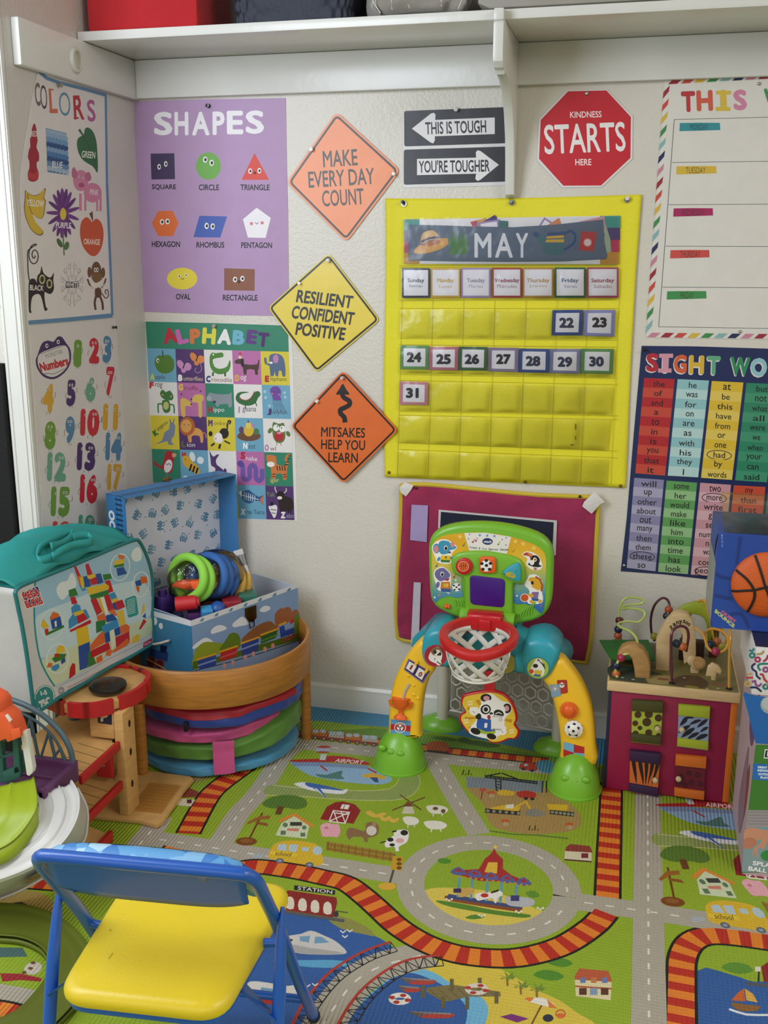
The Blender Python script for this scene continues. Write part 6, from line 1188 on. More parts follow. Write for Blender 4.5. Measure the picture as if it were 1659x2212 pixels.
# ------------------------------------------------------------------ wooden activity cube
Z3 = (1260, 1250, 4.158)
def zy(x, y, yy): return PY(Z3[0]+x/Z3[2], Z3[1]+y/Z3[2], yy)
def zz(x, y, z): return PZ(Z3[0]+x/Z3[2], Z3[1]+y/Z3[2], z)
zc = thing('activity_cube', 'magenta wooden activity cube with four animal print doors and bead mazes on top', 'toy', (.12, -.15, 0))
x0, x1, y0, y1, zt = -.026, .271, -.290, -.012, .264
MAG = M('#8f1240', .5, 'magenta_paint', var=.04); NAV = M('#171b3a', .5); ORG = M('#cf6a1a', .5, 'orange_paint', var=.03); BIR = wood('#d6b888', 'birch_wood', (4, 4, 30), .5, .1)
ob('front_panel', MB().span((x0+.008, y0, .002), (x1-.015, y0+.012, zt), .001), MAG, zc)
ob('side_panel', MB().span((x0, y0+.002, .002), (x0+.009, y1, zt), .001), NAV, zc)
ob('side_panel', MB().span((x1-.015, y0+.001, .002), (x1, y1, zt), .001), ORG, zc)
ob('back_panel', MB().span((x0+.008, y1-.01, .002), (x1-.014, y1, zt), .001), NAV, zc)
ZT = .290
tp = ob('top_board', MB().span((x0-.004, y0-.008, zt), (x1+.004, y1, ZT), .003), BIR, zc)
a = Art((0, 0, ZT+.0004), (0, 0, 1), .00003); o3 = (Vector((0, 0, ZT+.0004)), Vector((1, 0, 0)), Vector((0, 1, 0)))
a.uv = o3; X0, X1, Y0_, Y1_ = x0, x1, y0-.004, y1-.002
a.sheet('#7d7440', [(X0, Y0_), (X1, Y0_), (X1, Y1_), (X0, Y1_)], .0002)
for c, P in (('#3f4a3c', [(X0, Y0_+.02), (X0+.03, Y0_+.005), (.06, Y0_+.004), (.085, -.262), (.1, -.23), (.05, -.2), (X0, -.2)]), ('#a3925a', [(.07, -.288), (.11, -.285), (.135, -.265), (.12, -.235), (.08, -.235), (.06, -.26)]), ('#5d4630', [(.13, -.29), (.19, -.287), (.205, -.25), (.18, -.215), (.14, -.225), (.12, -.26)]), ('#8f8a3c', [(.15, -.292), (.175, -.293), (.18, -.283), (.155, -.28)]), ('#8a5a3c', [(.215, -.265), (.25, -.262), (.255, -.245), (.22, -.25)]), ('#8a5a3c', [(.088, -.262), (.112, -.262), (.112, -.25), (.09, -.25)]), ('#6f6a4a', [(.02, -.12), (.2, -.1), (.25, -.03), (.05, -.02)])): a.blob(c, P)
for x, y in ((.005, -.27), (.03, -.275), (.2, -.29), (.225, -.28), (.12, -.24), (.15, -.235)): a.ell('#cfc4a0', x, y, .004, .003)
ob('top_print', a, PAPER, tp, smooth=0)
# four doors with coloured hinge rails and round knobs
def door(pts, top, mid, bot, art, knob, kcol='#c9b48c'):
    tl, tr, br, bl = pts; Yd = y0-.010
    def q(u, v): return quad(tl, tr, bl, br, u, v)
    d = ob('door', MB().prism([zy(*q(u, v), Yd+.002) for u, v in ((0, 0), (1, 0), (1, 1), (0, 1))], (0, .008, 0), .001), M(mid, .5, None, var=.03), zc)
    for v0, v1 in ((0, .26), (.80, 1)):
        b = MB().prism([zy(*q(u, v), Yd-.004) for u, v in ((-.01, v0), (1.01, v0), (1.01, v1), (-.01, v1))], (0, .0135, 0), .003); ob('door_rail', b, M(top, .5, None, var=.04), d, smooth=40)
    a = Art((0, Yd+.0015, 0), (0, -1, 0), .00002).crop(*Z3); art(a, q); 
    if a.v: ob('animal_print', a, PAPER, d, smooth=0)
    c = zy(*q(*knob), Yd-.006); ob('knob', MB().lathe([(.003, 0), (.003, .004), (.006, .006), (.0072, .010), (.006, .014), (.003, .0155), (0, .016)], zy(*q(*knob), Yd+.002), (0, -1, 0), 16), M(kcol, .4), d)
def gir(a, q):
    a.rect('#9fae3a', *q(.02, .24), *q(.98, .82)) if 0 else a.poly('#a9b83e', [q(.01, .24), q(.99, .24), q(.99, .83), q(.01, .83)])
    for u, v, r in ((.2, .33, .12), (.55, .3, .14), (.88, .37, .13), (.12, .54, .1), (.5, .49, .15), (.28, .64, .08), (.58, .73, .12), (.14, .78, .1), (.92, .78, .1), (.85, .6, .1)): a.poly('#4a3018', [(min(max(q(u, v)[0]+r*272*math.cos(t), q(.01, v)[0]), q(.99, v)[0]), q(u, v)[1]+r*272*.95*math.sin(t)) for t in (2*PI*i/14 for i in range(14))])
def zeb(a, q):
    a.poly('#8fa0bf', [q(.01, .24), q(.99, .24), q(.99, .83), q(.01, .83)])
    for u0, v0, u1, v1, w_ in ((.05, .5, .3, .26, .12), (.0, .68, .4, .45, .1), (.25, .3, .5, .27, .1), (.1, .78, .55, .5, .12), (.35, .45, .75, .3, .09), (.3, .8, .7, .6, .1), (.6, .5, .95, .27, .1), (.55, .8, .98, .62, .12), (.7, .6, .98, .45, .08)): m_ = ((u0+u1)/2+.03, (v0+v1)/2-.03); a.blob('#191c33', [q(u0, v0), q(m_[0]-w_*.4, m_[1]-w_*.35), q(u1, v1), q(m_[0]+w_*.5, m_[1]+w_*.35)], 2)
def tig(a, q):
    a.poly('#d06a2c', [q(.01, .24), q(.99, .24), q(.99, .83), q(.01, .83)])
    for u, d_ in ((.12, .1), (.34, .12), (.56, 0), (.76, -.1), (.93, -.14)): a.blob('#241014', [q(u-.06, .24), q(u+.06, .24), q(u+.06+d_*.5, .45), q(u+.03+d_, .62), q(u+d_*1.2, .78), q(u-.03+d_*.8, .6), q(u-.05+d_*.3, .42)], 2)
def leo(a, q):
    a.poly('#6a1226', [q(.01, .26), q(.99, .26), q(.99, .80), q(.01, .80)])
    for u, v in ((.45, .4), (.75, .42), (.2, .5), (.55, .6), (.85, .62), (.35, .7), (.12, .68)): a.ell('#430a1c', *q(u, v), 26, 24, n=8); a.ell('#5f1526', *q(u, v), 12, 11, n=6)
door([(440, 1095), (718, 1110), (694, 1498), (430, 1468)], '#43431a', '#a9b83e', '', gir, (.86, .58))
door([(858, 1135), (1138, 1160), (1120, 1545), (845, 1508)], '#a3b02c', '#8fa0bf', '', zeb, (.12, .54))
door([(420, 1545), (692, 1575), (668, 1965), (412, 1915)], '#32183f', '#d06a2c', '', tig, (.88, .57))
door([(833, 1585), (1106, 1612), (1083, 1995), (818, 1955)], '#cf6a1c', '#6a1226', '', leo, (.11, .52))
# bead mazes and arches on top
def wire(name, pts, hexc, r=.0032, n=6): return ob(name, MB().tube(crom(pts, n, False), r, 8), M(hexc, .3), zc)
BIRd = wood('#b48a52', 'beech_arch', (6, 6, 30), .5, .15)
def bead(p, hexc, r=.0105): ob('bead', MB().lathe([(.003, -.0095), (.0075, -.0082), (.0102, -.003), (.0105, 0), (.0102, .003), (.0075, .0082), (.003, .0095)], p, (.3, .2, 1), 16), M(hexc, .35), zc)
ya = -.2
ar = [(650, 830), (655, 560), (690, 480), (745, 390), (800, 330), (860, 305), (930, 320), (975, 370), (1000, 450), (1012, 560), (1012, 690), (905, 770), (890, 620), (895, 520), (870, 455), (840, 470), (815, 510), (780, 560), (770, 830)]
ob('letter_arch', MB().prism([zy(x, y, ya) for x, y in ar], (0, .03, 0), .002), BIR, zc)
a = Art((0, ya-.0006, 0), (0, -1, 0), .00002).crop(*Z3)
for ch, x, y, r, w_, h in (('z', 788, 438, -30, 26, 30), ('a', 818, 412, -25, 26, 30), ('n', 846, 395, -18, 24, 28), ('y', 874, 393, -10, 26, 42), ('z', 905, 384, 8, 26, 28), ('o', 928, 396, 20, 24, 28), ('o', 948, 412, 30, 22, 28)): a.text('#1c1412', ch, x, y, w_, h, r, .02)
ob('arch_lettering', a, PAPER, zc, smooth=0)
ys_ = -.262
so_ = [(300, 740), (310, 680), (345, 625), (400, 602), (470, 598), (540, 640), (585, 710), (605, 800), (600, 905), (465, 895), (455, 800), (435, 720), (405, 690), (370, 700)]
ob('small_arch', MB().prism([zy(x, y, ys_) for x, y in so_], (0, .035, 0), .004), BIRd, zc, smooth=50)
gl_ = [zz(x, y, ZT+.022)+V(0, 0, .0) for x, y in ((145, 562), (585, 560), (645, 740), (250, 735))]
ob('leaf_roof', MB().prism(gl_, (0, 0, .004), .001), M('#1f6a22', .55, 'green_leaf_paint', bump=.3, bscale=120), zc)
ob('leaf_support', MB().span((.0, -.13, ZT), (.05, -.09, ZT+.022), .002), BIR, zc)
yg = -.085
gp_ = [(830, 300), (900, 250), (1010, 215), (1090, 220), (1160, 270), (1190, 350), (1200, 480), (1230, 560), (1200, 600), (1120, 590), (1110, 420), (1085, 360), (1040, 330), (980, 320), (930, 330)]
ob('lime_arch', MB().prism([zy(x, y, yg) for x, y in gp_], (0, .02, 0), .003), M('#9aa92a', .5, 'lime_paint', var=.04), zc, smooth=50)
ob('lime_post', MB().span((.145, -.085, ZT), (.165, -.066, ZT+.12), .002).span((.215, -.085, ZT), (.235, -.066, ZT+.1), .002), M('#6a3a24', .5), zc)
yw = -.06
wire('lime_wire', [zy(320, 545, yw), zy(312, 420, yw), zy(322, 300, yw), zy(345, 215, yw), zy(400, 170, yw), zy(500, 175, yw-.02), zy(545, 205, yw-.04), zy(500, 228, yw-.04), zy(400, 235, yw-.02), zy(345, 270, yw), zy(420, 265, yw-.03), zy(530, 285, yw-.06), zy(552, 330, yw-.07), zy(500, 388, yw-.07), zy(400, 382, yw-.07), zy(320, 400, yw-.08), zy(325, 430, yw-.1), zy(430, 480, yw-.14), zy(485, 560, yw-.17), zy(460, 640, yw-.19), zy(400, 672, yw-.2), zy(350, 690, yw-.2), zy(300, 770, yw-.205), zy(290, 850, yw-.205), zz(310, 890, ZT)], '#b7c46a')
for x, y, c in ((325, 375, '#5a1a22'), (315, 455, '#1d2340'), (312, 510, '#a8522e'), (318, 560, '#7a6238')): bead(zy(x, y, yw), c, .0105)
for x, y, c in ((342, 710, '#9a2446'), (297, 778, '#1d2340'), (295, 855, '#c0622e')): bead(zy(x, y, yw-.2), c)
wire('maroon_wire', [zy(640, 560, -.06), zy(612, 480, -.06), zy(608, 350, -.06), zy(640, 240, -.06), zy(700, 178, -.06), zy(750, 185, -.065), zy(775, 240, -.07), zy(760, 330, -.08), zy(745, 400, -.08)], '#4a1626')
for x, y, c in ((768, 278, '#a84a20'), (752, 335, '#22323a'), (640, 518, '#8f8a2c')): bead(zy(x, y, -.07), c, .0115)
wire('plum_wire', [zz(795, 940, ZT), zy(790, 700, -.272), zy(790, 520, -.272), zy(820, 450, -.265), zy(880, 425, -.26), zy(930, 450, -.255), zy(945, 520, -.25), zy(930, 620, -.245), zy(925, 655, -.245)], '#5f2a3a', .0034)
for x, y, c in ((840, 582, '#1c3040'), (893, 610, '#c0642e')): bead(zy(x, y, -.255), c, .0125)
wire('yellow_wire', [zy(1010, 440, -.2), zy(1080, 510, -.22), zy(1120, 620, -.24), zy(1190, 665, -.25), zy(1270, 640, -.25), zy(1305, 560, -.24), zy(1260, 480, -.2), zy(1160, 450, -.18), zy(1095, 490, -.17), zy(1110, 570, -.17)], '#d69a3a')
wire('yellow_wire', [zz(1310, 990, ZT), zy(1312, 700, -.272), zy(1325, 520, -.27), zy(1300, 430, -.22), zy(1240, 420, -.16), zy(1250, 480, -.14), zy(1290, 530, -.15), zy(1260, 590, -.15), zy(1180, 560, -.15), zy(1150, 430, -.14), zy(1100, 210, -.12), zy(1030, 205, -.1)], '#d69a3a')
for x, y, c, yy in ((1190, 652, '#a02a4c', -.25), (1145, 590, '#1c3440', -.2), (1200, 565, '#b0602e', -.19), (1240, 605, '#a39a38', -.19)): bead(zy(x, y, yy), c, .0118)
mk = MB().ball(zy(1030, 760, -.215), .017, (1.05, .6, 1), 18); mk.ball(zy(985, 740, -.2), .014, (1, .6, 1), 16); mk.span((.165, -.205, ZT), (.185, -.19, ZT+.03), .004); ob('monkey_figure', mk, BIR, zc, smooth=60)
ob('monkey_face', MB().lathe([(.0135, 0), (.0125, .002), (0, .0025)], zy(1035, 755, -.2265), (.1, -1, .25), 20), BIRd, zc)
cm = [(1100, 880), (1120, 790), (1160, 760), (1215, 785), (1245, 830), (1235, 870), (1200, 850), (1190, 920), (1150, 915), (1145, 880)]
ob('animal_cutout', MB().prism([zy(x, y, -.255) for x, y in cm], (0, .012, 0), .003), BIR, zc, smooth=50)
ob('back_block', MB().span((.14, -.12, ZT), (.2, -.09, ZT+.05), .002), M('#3a2014', .6), zc)
for x, y in ((320, 560), (795, 942), (1310, 992)): ob('wire_socket', MB().lathe([(.0075, 0), (.007, .003), (.004, .0035)], zz(x, y, ZT), seg=14), M('#1c140e', .5), zc)

# ------------------------------------------------------------------ boxes on the right
B8 = (1500, 1450, 4.4214); B7 = (1500, 1100, 5.528); YBX = -.586
def clampv(a, x1, z0, z1):
    for v in a.v: v.x = min(v.x, x1); v.z = max(z0, min(z1, v.z))
bx = thing('toy_box', 'tall ball pit box with green grass print and blue top band on the right', 'box', (.5, -.45, 0))
CARD = M('#b09aa0', .7, 'printed_carton_side', var=.05); KR = M('#b8905a', .8)
def by(x, y, yy=YBX): return PY(B8[0]+x/B8[2], B8[1]+y/B8[2], yy)
xl_ = .2785
bd = MB().span((xl_, YBX, 0), (.80, -.31, .411)); ob('carton', bd, CARD, bx)
a = Art((0, YBX-.0006, 0), (0, -1, 0), .00003).crop(*B8)
R_ = 2600
a.sheet('#3f7a32', [(450, 1925), (483, 1650), (515, 1330), (585, 700), (R_, 760), (R_, 2250), (900, 1960), (640, 1925)], .0005)
a.poly('#1f62b0', [(470, 190), (R_, 230), (R_, 740), (800, 700), (585, 690), (520, 430)])
a.poly('#9a959a', [(515, 1325), (R_, 1360), (R_, 1560), (490, 1500)]); 
for k in range(5): a.line('#83808a', [(510, 1345+k*28), (R_, 1380+k*28)], 8)
a.poly('#6aa3a8', [(600, 1490), (R_, 1520), (R_, 1700), (475, 1650)]); a.poly('#7f9ba0', [(478, 1650), (R_, 1690), (R_, 2200), (640, 1920), (450, 1915)])
sk1, sk2 = '#c98f76', '#b87a62'
a.blob(sk1, [(485, 1510), (600, 1500), (700, 1520), (900, 1500), (900, 1640), (720, 1600), (640, 1600), (560, 1640), (480, 1630)]); a.blob(sk2, [(480, 1600), (560, 1590), (600, 1640), (540, 1690), (478, 1690)])
a.blob(sk1, [(720, 1480), (800, 1470), (760, 1570), (690, 1640), (660, 1700), (630, 1680), (600, 1700), (605, 1770), (590, 1775), (575, 1710), (560, 1765), (552, 1755), (570, 1690), (620, 1650), (650, 1590)])
a.ell('#2f8a3f', 700, 1760, 68, 52); a.ell('#c03a3a', 900, 1720, 70, 52); a.ell('#e0c03a', 1050, 1790, 70, 52)
for t, x, y, w_, h, r in (('GREAT', 650, 918, 92, 22, 3), ('INDOOR &', 678, 950, 150, 22, 3), ('OUTDOOR', 682, 985, 148, 22, 3), ('PLAY!', 672, 1016, 84, 22, 3)):
    if t == 'GREAT': a.poly('#2a6ab8', [(560, 880), (1000, 905), (1000, 1065), (555, 1035)])
    a.text('#dfe8f4', t, x, y, w_, h, r, .06)
a.poly('#e8e8ea', [(672, 745), (900, 752), (900, 845), (662, 832)]); a.poly('#20243a', [(680, 755), (900, 762), (900, 835), (670, 822)]); a.text('#f0f0f0', 'BALL', 770, 793, 150, 50, 3, .06)
a.ell('#9aa4ac', 730, 320, 100, 90); a.ell('#b4bcc2', 720, 310, 75, 65)
a.text('#eef0ee', 'SPLASH', 690, 1848, 270, 42, 8, .03); a.text('#eef0ee', 'BALL PIT', 670, 1902, 310, 42, 8, .03)
clampv(a, .80, .002, .4105)
ob('front_print', a, GLOSS, bx, smooth=0)
fl = MB().prism([by(470, 200), by(585, 240), by(588, 695), by(520, 430)], (0, .003, 0)); ob('lid_flap', fl, M('#1f62b0', .35), bx)
sd = Art((xl_-.0006, 0, 0), (-1, 0, 0), .00003); sd.uv = (Vector((xl_-.0006, 0, 0)), Vector((0, 1, 0)), Vector((0, 0, 1)))
for c, P in (('#6a4a7a', [(-.56, .38), (-.5, .37), (-.47, .3), (-.52, .27), (-.56, .3)]), ('#8a4a3a', [(-.55, .2), (-.53, .23), (-.5, .15), (-.51, .08), (-.54, .13)]), ('#8f7488', [(-.5, .25), (-.46, .2), (-.42, .08), (-.47, .03), (-.52, .1)])): sd.blob(c, P)
ob('side_print', sd, PAPER, bx, smooth=0)
# white box with a pattern of coloured squiggles
pb_ = thing('gift_box', 'white box with multicoloured squiggle pattern under the basketball box', 'box', (.5, -.45, .402))
zb0, zb1 = .4118, .5165; XP = .262
ob('carton', MB().span((XP, YBX+.002, zb0), (.78, -.31, zb1), .001), M('#dcd8da', .5, 'white_carton'), pb_)
a = Art((0, YBX+.0012, 0), (0, -1, 0), .00002).crop(*B7); r_ = random.Random(5)
cols = ['#1c2a5c', '#1f7a78', '#a8305f', '#b8343a', '#b8965a', '#8f4a8a']
a.bx = []
fixed = [('#1f7a78', [(655, 1680), (690, 1695), (712, 1660)]), ('#b8965a', [(740, 1730), (800, 1725), (830, 1690)]), ('#1c2a5c', [(730, 1840), (690, 1870), (695, 1910), (735, 1940), (745, 1990), (790, 2030)]), ('#1f7a78', [(790, 1925), (760, 1885), (780, 1850), (879, 1845)]), ('#b8343a', [(780, 1975), (815, 1975), (835, 2030), (870, 2065)]), ('#b8343a', [(615, 2015), (700, 2010)]), ('#b8965a', [(625, 1975), (685, 1965)]), ('#8f4a8a', [(685, 2065), (725, 2050), (730, 2090), (770, 2110), (800, 2080)]), ('#1c2a5c', [(665, 2130), (740, 2130), (800, 2180)]), ('#a8305f', [(820, 1820), (860, 1790), (879, 1740)])]
for c, P in fixed: a.line(c, P, 24, sm=3)
for c, x, y in (('#1f7a78', 690, 1745), ('#a8305f', 755, 1795), ('#8f4a8a', 850, 1915), ('#1f7a78', 850, 2120), ('#b8965a', 633, 2085)): a.ring(c, x, y, 28, 26, 24, n=14)
for i in range(60):
    x, y = 900+r_.random()*1300, 1680+r_.random()*520; c = cols[i % 6]; t = r_.random()*6
    if i % 3: a.line(c, [(x+q*26*math.cos(t)+14*math.sin(q*2)*math.sin(t), y+q*26*math.sin(t)+14*math.sin(q*2)*math.cos(t)) for q in range(4)], 24, sm=2)
    else: a.ring(c, x, y, 28, 26, 24, n=12)
clampv(a, .779, zb0+.001, zb1-.001)
ob('squiggle_print', a, PAPER, pb_, smooth=0)
# basketball box
yb = -.5; zb = .5185
bb_ = thing('basketball_box', 'blue box with an orange basketball showing, on top of the box stack', 'box', (.3, -.4, zb))
c00 = PY(1537, 1355, yb); c01 = PY(1553, 1152, yb)
xb = (c00.x+c01.x)/2-.001; zt_ = c01.z
ob('carton', MB().span((xb, yb, zb), (xb+.235, yb+.2, zt_-.0), .001), M('#27479e', .4, 'blue_carton', var=.04), bb_)
a = Art((0, yb-.0006, 0), (0, -1, 0), .00003).crop(*B7)
a.sheet('#24489f', [(298, 285), (1500, 330), (1440, 1560), (205, 1410)], .0003)
for P in ([(550, 330), (530, 480), (505, 660)], [(250, 770), (330, 815), (440, 830)], [(245, 1030), (380, 1060), (460, 1075)], [(420, 1260), (560, 1250), (640, 1380)], [(600, 1300), (650, 1420)]): a.line('#1c3880', P, 44, sm=2)
a.text('#d8d8e4', '20 in / 51 cm', 332, 375, 150, 17, 88, .0)
a.text('#c9627a', 'QUIET', 408, 1285, 215, 42, 38, .06, -.25); a.text('#b9c47a', 'BOUNCE', 362, 1305, 300, 44, 40, .06, -.25)
clampv(a, xb+.235, zb+.0005, zt_)
ob('front_print', a, GLOSS, bb_, smooth=0)
ob('navy_lid', MB().span((XP-.001, YBX+.001, zb1), (.781, -.309, zb1+.001)), M('#18203f', .5), pb_)
bc = PY(1500+860/5.528, 1100+900/5.528, yb); br_ = bc.x-PY(1500+432/5.528, 1100+900/5.528, yb).x
ball = MB().lathe([(br_*math.cos(t), br_*.32*math.sin(t)) for t in (i*PI/2/10 for i in range(11))], (bc.x, yb-.001, bc.z), (0, -1, 0), 48)
bo_ = ob('basketball_front', ball, M('#cf5a1c', .55, 'orange_rubber', bump=.3, bscale=260), bb_, smooth=60)
sm_ = MB()
def bs(x, z): q = max(0, 1-(x*x+z*z)); return V(bc.x+x*br_, yb-.0012-br_*.32*math.sqrt(q), bc.z+z*br_)
sx = lambda x, y: ((x-860)/428, -(y-900)/405)
for P in ([(450, 1000), (600, 960), (700, 940), (830, 895), (1000, 850), (1230, 800)], [(690, 540), (760, 700), (830, 880), (880, 985), (950, 1150)], [(478, 735), (600, 810), (680, 900), (715, 980), (710, 1080), (660, 1240)], [(1180, 640), (1060, 760), (1010, 880), (1030, 1010), (1110, 1180)]): sm_.tube([bs(*sx(x, y)) for x, y in crom(P, 4, False)], .0028, 6)
ob('seam', sm_, M('#1c0f08', .7), bo_)
tpf = MB().grid(lambda u, v: V(xb+.01+u*.215, yb+.005+.16*v, zt_+.002+.05*math.sin(v*PI*.5)), 8, 6); ob('clear_window', tpf, clear('tinted_clear_film', (.85, .83, .5, 1), .03, .15, .3), bb_)
ob('side_cutout', MB().prism([V(xb-.0012, yb+.006, zt_-.002), V(xb-.0012, yb+.05, zt_-.03), V(xb-.0012, yb+.05, zt_-.06)], (.001, 0, 0)), M('#101014', .8), bb_)
ob('side_label', MB().span((xb-.001, yb+.008, zb+.01), (xb-.0002, yb+.19, zt_-.065), 0), M('#9a9c98', .4, 'clear_side_window'), bb_)
# ------------------------------------------------------------------ round tray table in the corner
TC = V(-1.066, -.273, 0); TR_ = .266
OAK = wood('#a8702c', 'honey_oak', (2.5, 2.5, 26), .42, .22); MAPLE = wood('#c69a5e', 'pale_maple', (4, 4, 22), .5, .12)
tt = thing('round_table', 'round honey coloured wooden tray table in the corner', 'table', TC)
b = MB().lathe([(TR_-.012, .218), (TR_-.012, .300), (TR_-.009, .304), (TR_-.003, .304), (TR_, .300), (TR_, .210), (TR_-.002, .207), (TR_-.012, .207), (TR_-.012, .218)], TC, seg=96); ob('tray_rim', b, OAK, tt, smooth=50)
ob('table_top', MB().lathe([(TR_-.0125, .208), (TR_-.0125, .216), (0, .216)], TC, seg=64), OAK, tt)
for x, y in ((-.8235, -.2085), (-1.153, -.520), (-1.30, -.165), (-1.0, -.035)):
    ob('leg', MB().lathe([(.0135, 0), (.0145, .003), (.0145, .2065)], (x, y, 0), seg=24), OAK, tt)
# folded pop-up play tunnels under the table
from mathutils.noise import noise as NZ
def disc(name, label, z0, z1, R, hexc, dx=0, dy=0, seed=0, mat=None, lift=0):
    rr = random.Random(seed); ph = [rr.uniform(0, 6) for _ in range(6)]; c = TC+V(dx, dy, 0)
    t = thing(name, label, 'folded tunnel', c+V(0, 0, z0), 'folded pop-up tunnels under the table')
    def f(u, v):
        a = u*2*PI; w_ = v*PI; s_ = math.sin(w_)
        rad = R*(.25+.75*min(1, (s_*1.25)**.5))+.0022*math.sin(5*a+ph[0])*s_+.0012*math.sin(23*a+6*v+ph[1])*s_
        if v < .02 or v > .98: rad = R*.2
        zz_ = z0+(z1-z0)*(.5-.5*math.cos(w_))*(1)+.003*math.sin(4*a+ph[2]+2*v)*s_
        p = V(c.x+rad*math.cos(a), c.y+rad*math.sin(a), max(z0, zz_)); q = NZ(Vector((p.x*16, p.y*16, p.z*34+seed*7))); e = V(math.cos(a), math.sin(a), 0)*(q*.0075*s_); k = max(0, math.cos(a-.1)); p.z = max(z0, p.z+lift*k*k*(.35+.65*v)+.004*s_*NZ(Vector((p.x*20+5, p.y*20, p.z*10)))); return p+e
    ob('fabric_ring', MB().grid(f, 160, 24), mat or M(hexc, .55, None, bump=.8, bscale=16, var=.12, sheen=.2), t, smooth=80); return t, f
disc('play_tunnel', 'light blue folded tunnel lowest in the stack under the table', .001, .035, .218, '#3f83a8', .012, -.004, 1)
g_, gf = disc('play_tunnel', 'green folded tunnel above the light blue one under the table', .036, .088, .226, '#4c7a28', .014, .008, 2, lift=.045)
p_, pf = disc('play_tunnel', 'pink folded tunnel between the green one and the blue red one', .089, .128, .222, '#b8457c', -.012, .002, 3)
b_, bf = disc('play_tunnel', 'dark blue and red folded tunnel at the top of the stack under the table', .129, .196, .225, '#1f3a8a', .018, .004, 4)
rd = MB().grid(lambda u, v: (lambda p: V(TC.x+.018+(p.x-TC.x-.018)*1.012, TC.y+.004+(p.y-TC.y-.004)*1.012, p.z+.001))(bf(.60+u*.38, .50+.26*v+.06*u)), 60, 6); ob('red_panel', rd, M('#a01a2a', .5, None, bump=.35, bscale=30), b_, smooth=80)
ob('cord_lock', MB().box(bf(.755, .42)+V(.004, -.008, -.006), (.011, .011, .026), .003), M('#14141c', .4), b_)
st0 = PZ(492, 1610, .085); 
bd = []
for u_ in (0, 1):
    pass
pk = MB().grid(lambda u, v: (lambda e, o: V(e.x, e.y, 0)+V(0, 0, o))(TC+V(.014, .008, 0)+(.238+.004*(v < .15))*V(math.cos(-1.235+u*.22), math.sin(-1.235+u*.22), 0), .108-.092*v), 6, 8)
ob('pink_tab', pk, M('#c14f86', .6, None, bump=.3, bscale=60), p_, smooth=80)

# ------------------------------------------------------------------ train toy chest on the table
A_ = V(-1.038, -.443, 0); e1_ = V(.4363, .8998, 0); e2_ = V(-.8998, .4363, 0); LB, WB, zB0, zB1 = .374, .215, .2165, .400
def tb_(l, w_, z): return A_+e1_*l+e2_*w_+V(0, 0, z)
ch = thing('toy_chest', 'blue train print toy chest with open lid standing on the round table', 'toy chest', tb_(LB/2, WB/2, zB0))
th = .004
def wallq(p, q, n_): return MB().prism([p+V(0, 0, zB0), q+V(0, 0, zB0), q+V(0, 0, zB1), p+V(0, 0, zB1)], n_*th)
bb = MB()
for p, q, n_ in ((tb_(0, 0, 0), tb_(LB, 0, 0), e2_), (tb_(LB, 0, 0), tb_(LB, WB, 0), -e1_), (tb_(LB, WB, 0), tb_(0, WB, 0), -e2_), (tb_(0, WB, 0), tb_(0, 0, 0), e1_)): m_ = wallq(p, q, n_); bb.add(m_.v, m_.f)
m_ = MB().prism([tb_(0, 0, zB0), tb_(LB, 0, zB0), tb_(LB, WB, zB0), tb_(0, WB, zB0)], (0, 0, .003)); bb.add(m_.v, m_.f)
ob('chest_body', bb, M('#b9bfca', .55, 'chest_card', var=.03), ch)
B6 = (300, 1150, 4.1475)
a = Art(tb_(0, 0, .3)-e2_*.0006, -e2_, .00002); f_ = a; uv = (tb_(0, 0, zB0)-e2_*.0006, e1_*LB, V(0, 0, zB1-zB0)); a.uv = uv
a.sheet('#7f9cc4', [(0, 0), (1, 0), (1, 1), (0, 1)], .0001); a.uv = None; a.bx = []; a.minl = 2; a.crop(*B6)
a.poly('#d9dce2', [(468, 790), (1420, 460), (1438, 490), (470, 842)])
for k in range(7): x = 540+k*130; y = 800-k*45; a.blob('#5f8aa8', [(x, y), (x+25, y-30), (x+45, y-35), (x+35, y-5)], 1)
for P in ([(645, 885), (680, 845), (730, 830), (785, 850), (770, 875), (690, 900), (655, 910)], [(840, 820), (890, 775), (930, 755), (970, 790), (990, 820), (910, 840), (850, 850)], [(1080, 700), (1120, 660), (1170, 665), (1175, 690), (1120, 715)], [(485, 1020), (560, 960), (610, 945), (665, 985), (560, 1010), (490, 1045)]): a.blob('#dde2ea', P)
a.blob('#8a9a2c', [(484, 1130), (510, 1050), (580, 985), (680, 985), (750, 1000), (740, 1080), (600, 1120), (484, 1200)]); a.blob('#5f7a24', [(720, 1060), (780, 960), (820, 905), (880, 905), (910, 960), (900, 1040), (780, 1090)]); a.blob('#8a5a34', [(920, 960), (1000, 880), (1080, 825), (1170, 795), (1220, 830), (1250, 880), (1100, 940), (960, 990)])
for P in ([(1225, 840), (1220, 730), (1270, 680), (1290, 690), (1285, 820)], [(1285, 820), (1285, 690), (1350, 670), (1370, 720), (1360, 790)], [(1360, 790), (1370, 710), (1420, 690), (1430, 760)]): a.blob('#9a5c38', P, 2)
a.blob('#5f7a24', [(1390, 780), (1420, 730), (1438, 740), (1440, 900), (1400, 920)])
a.poly('#4f6a1c', [(484, 1160), (720, 1110), (900, 1060), (1100, 1000), (1440, 900), (1442, 960), (480, 1232)])
a.line('#23301a', [(500, 1240), (800, 1165), (1100, 1080), (1442, 965)], 7)
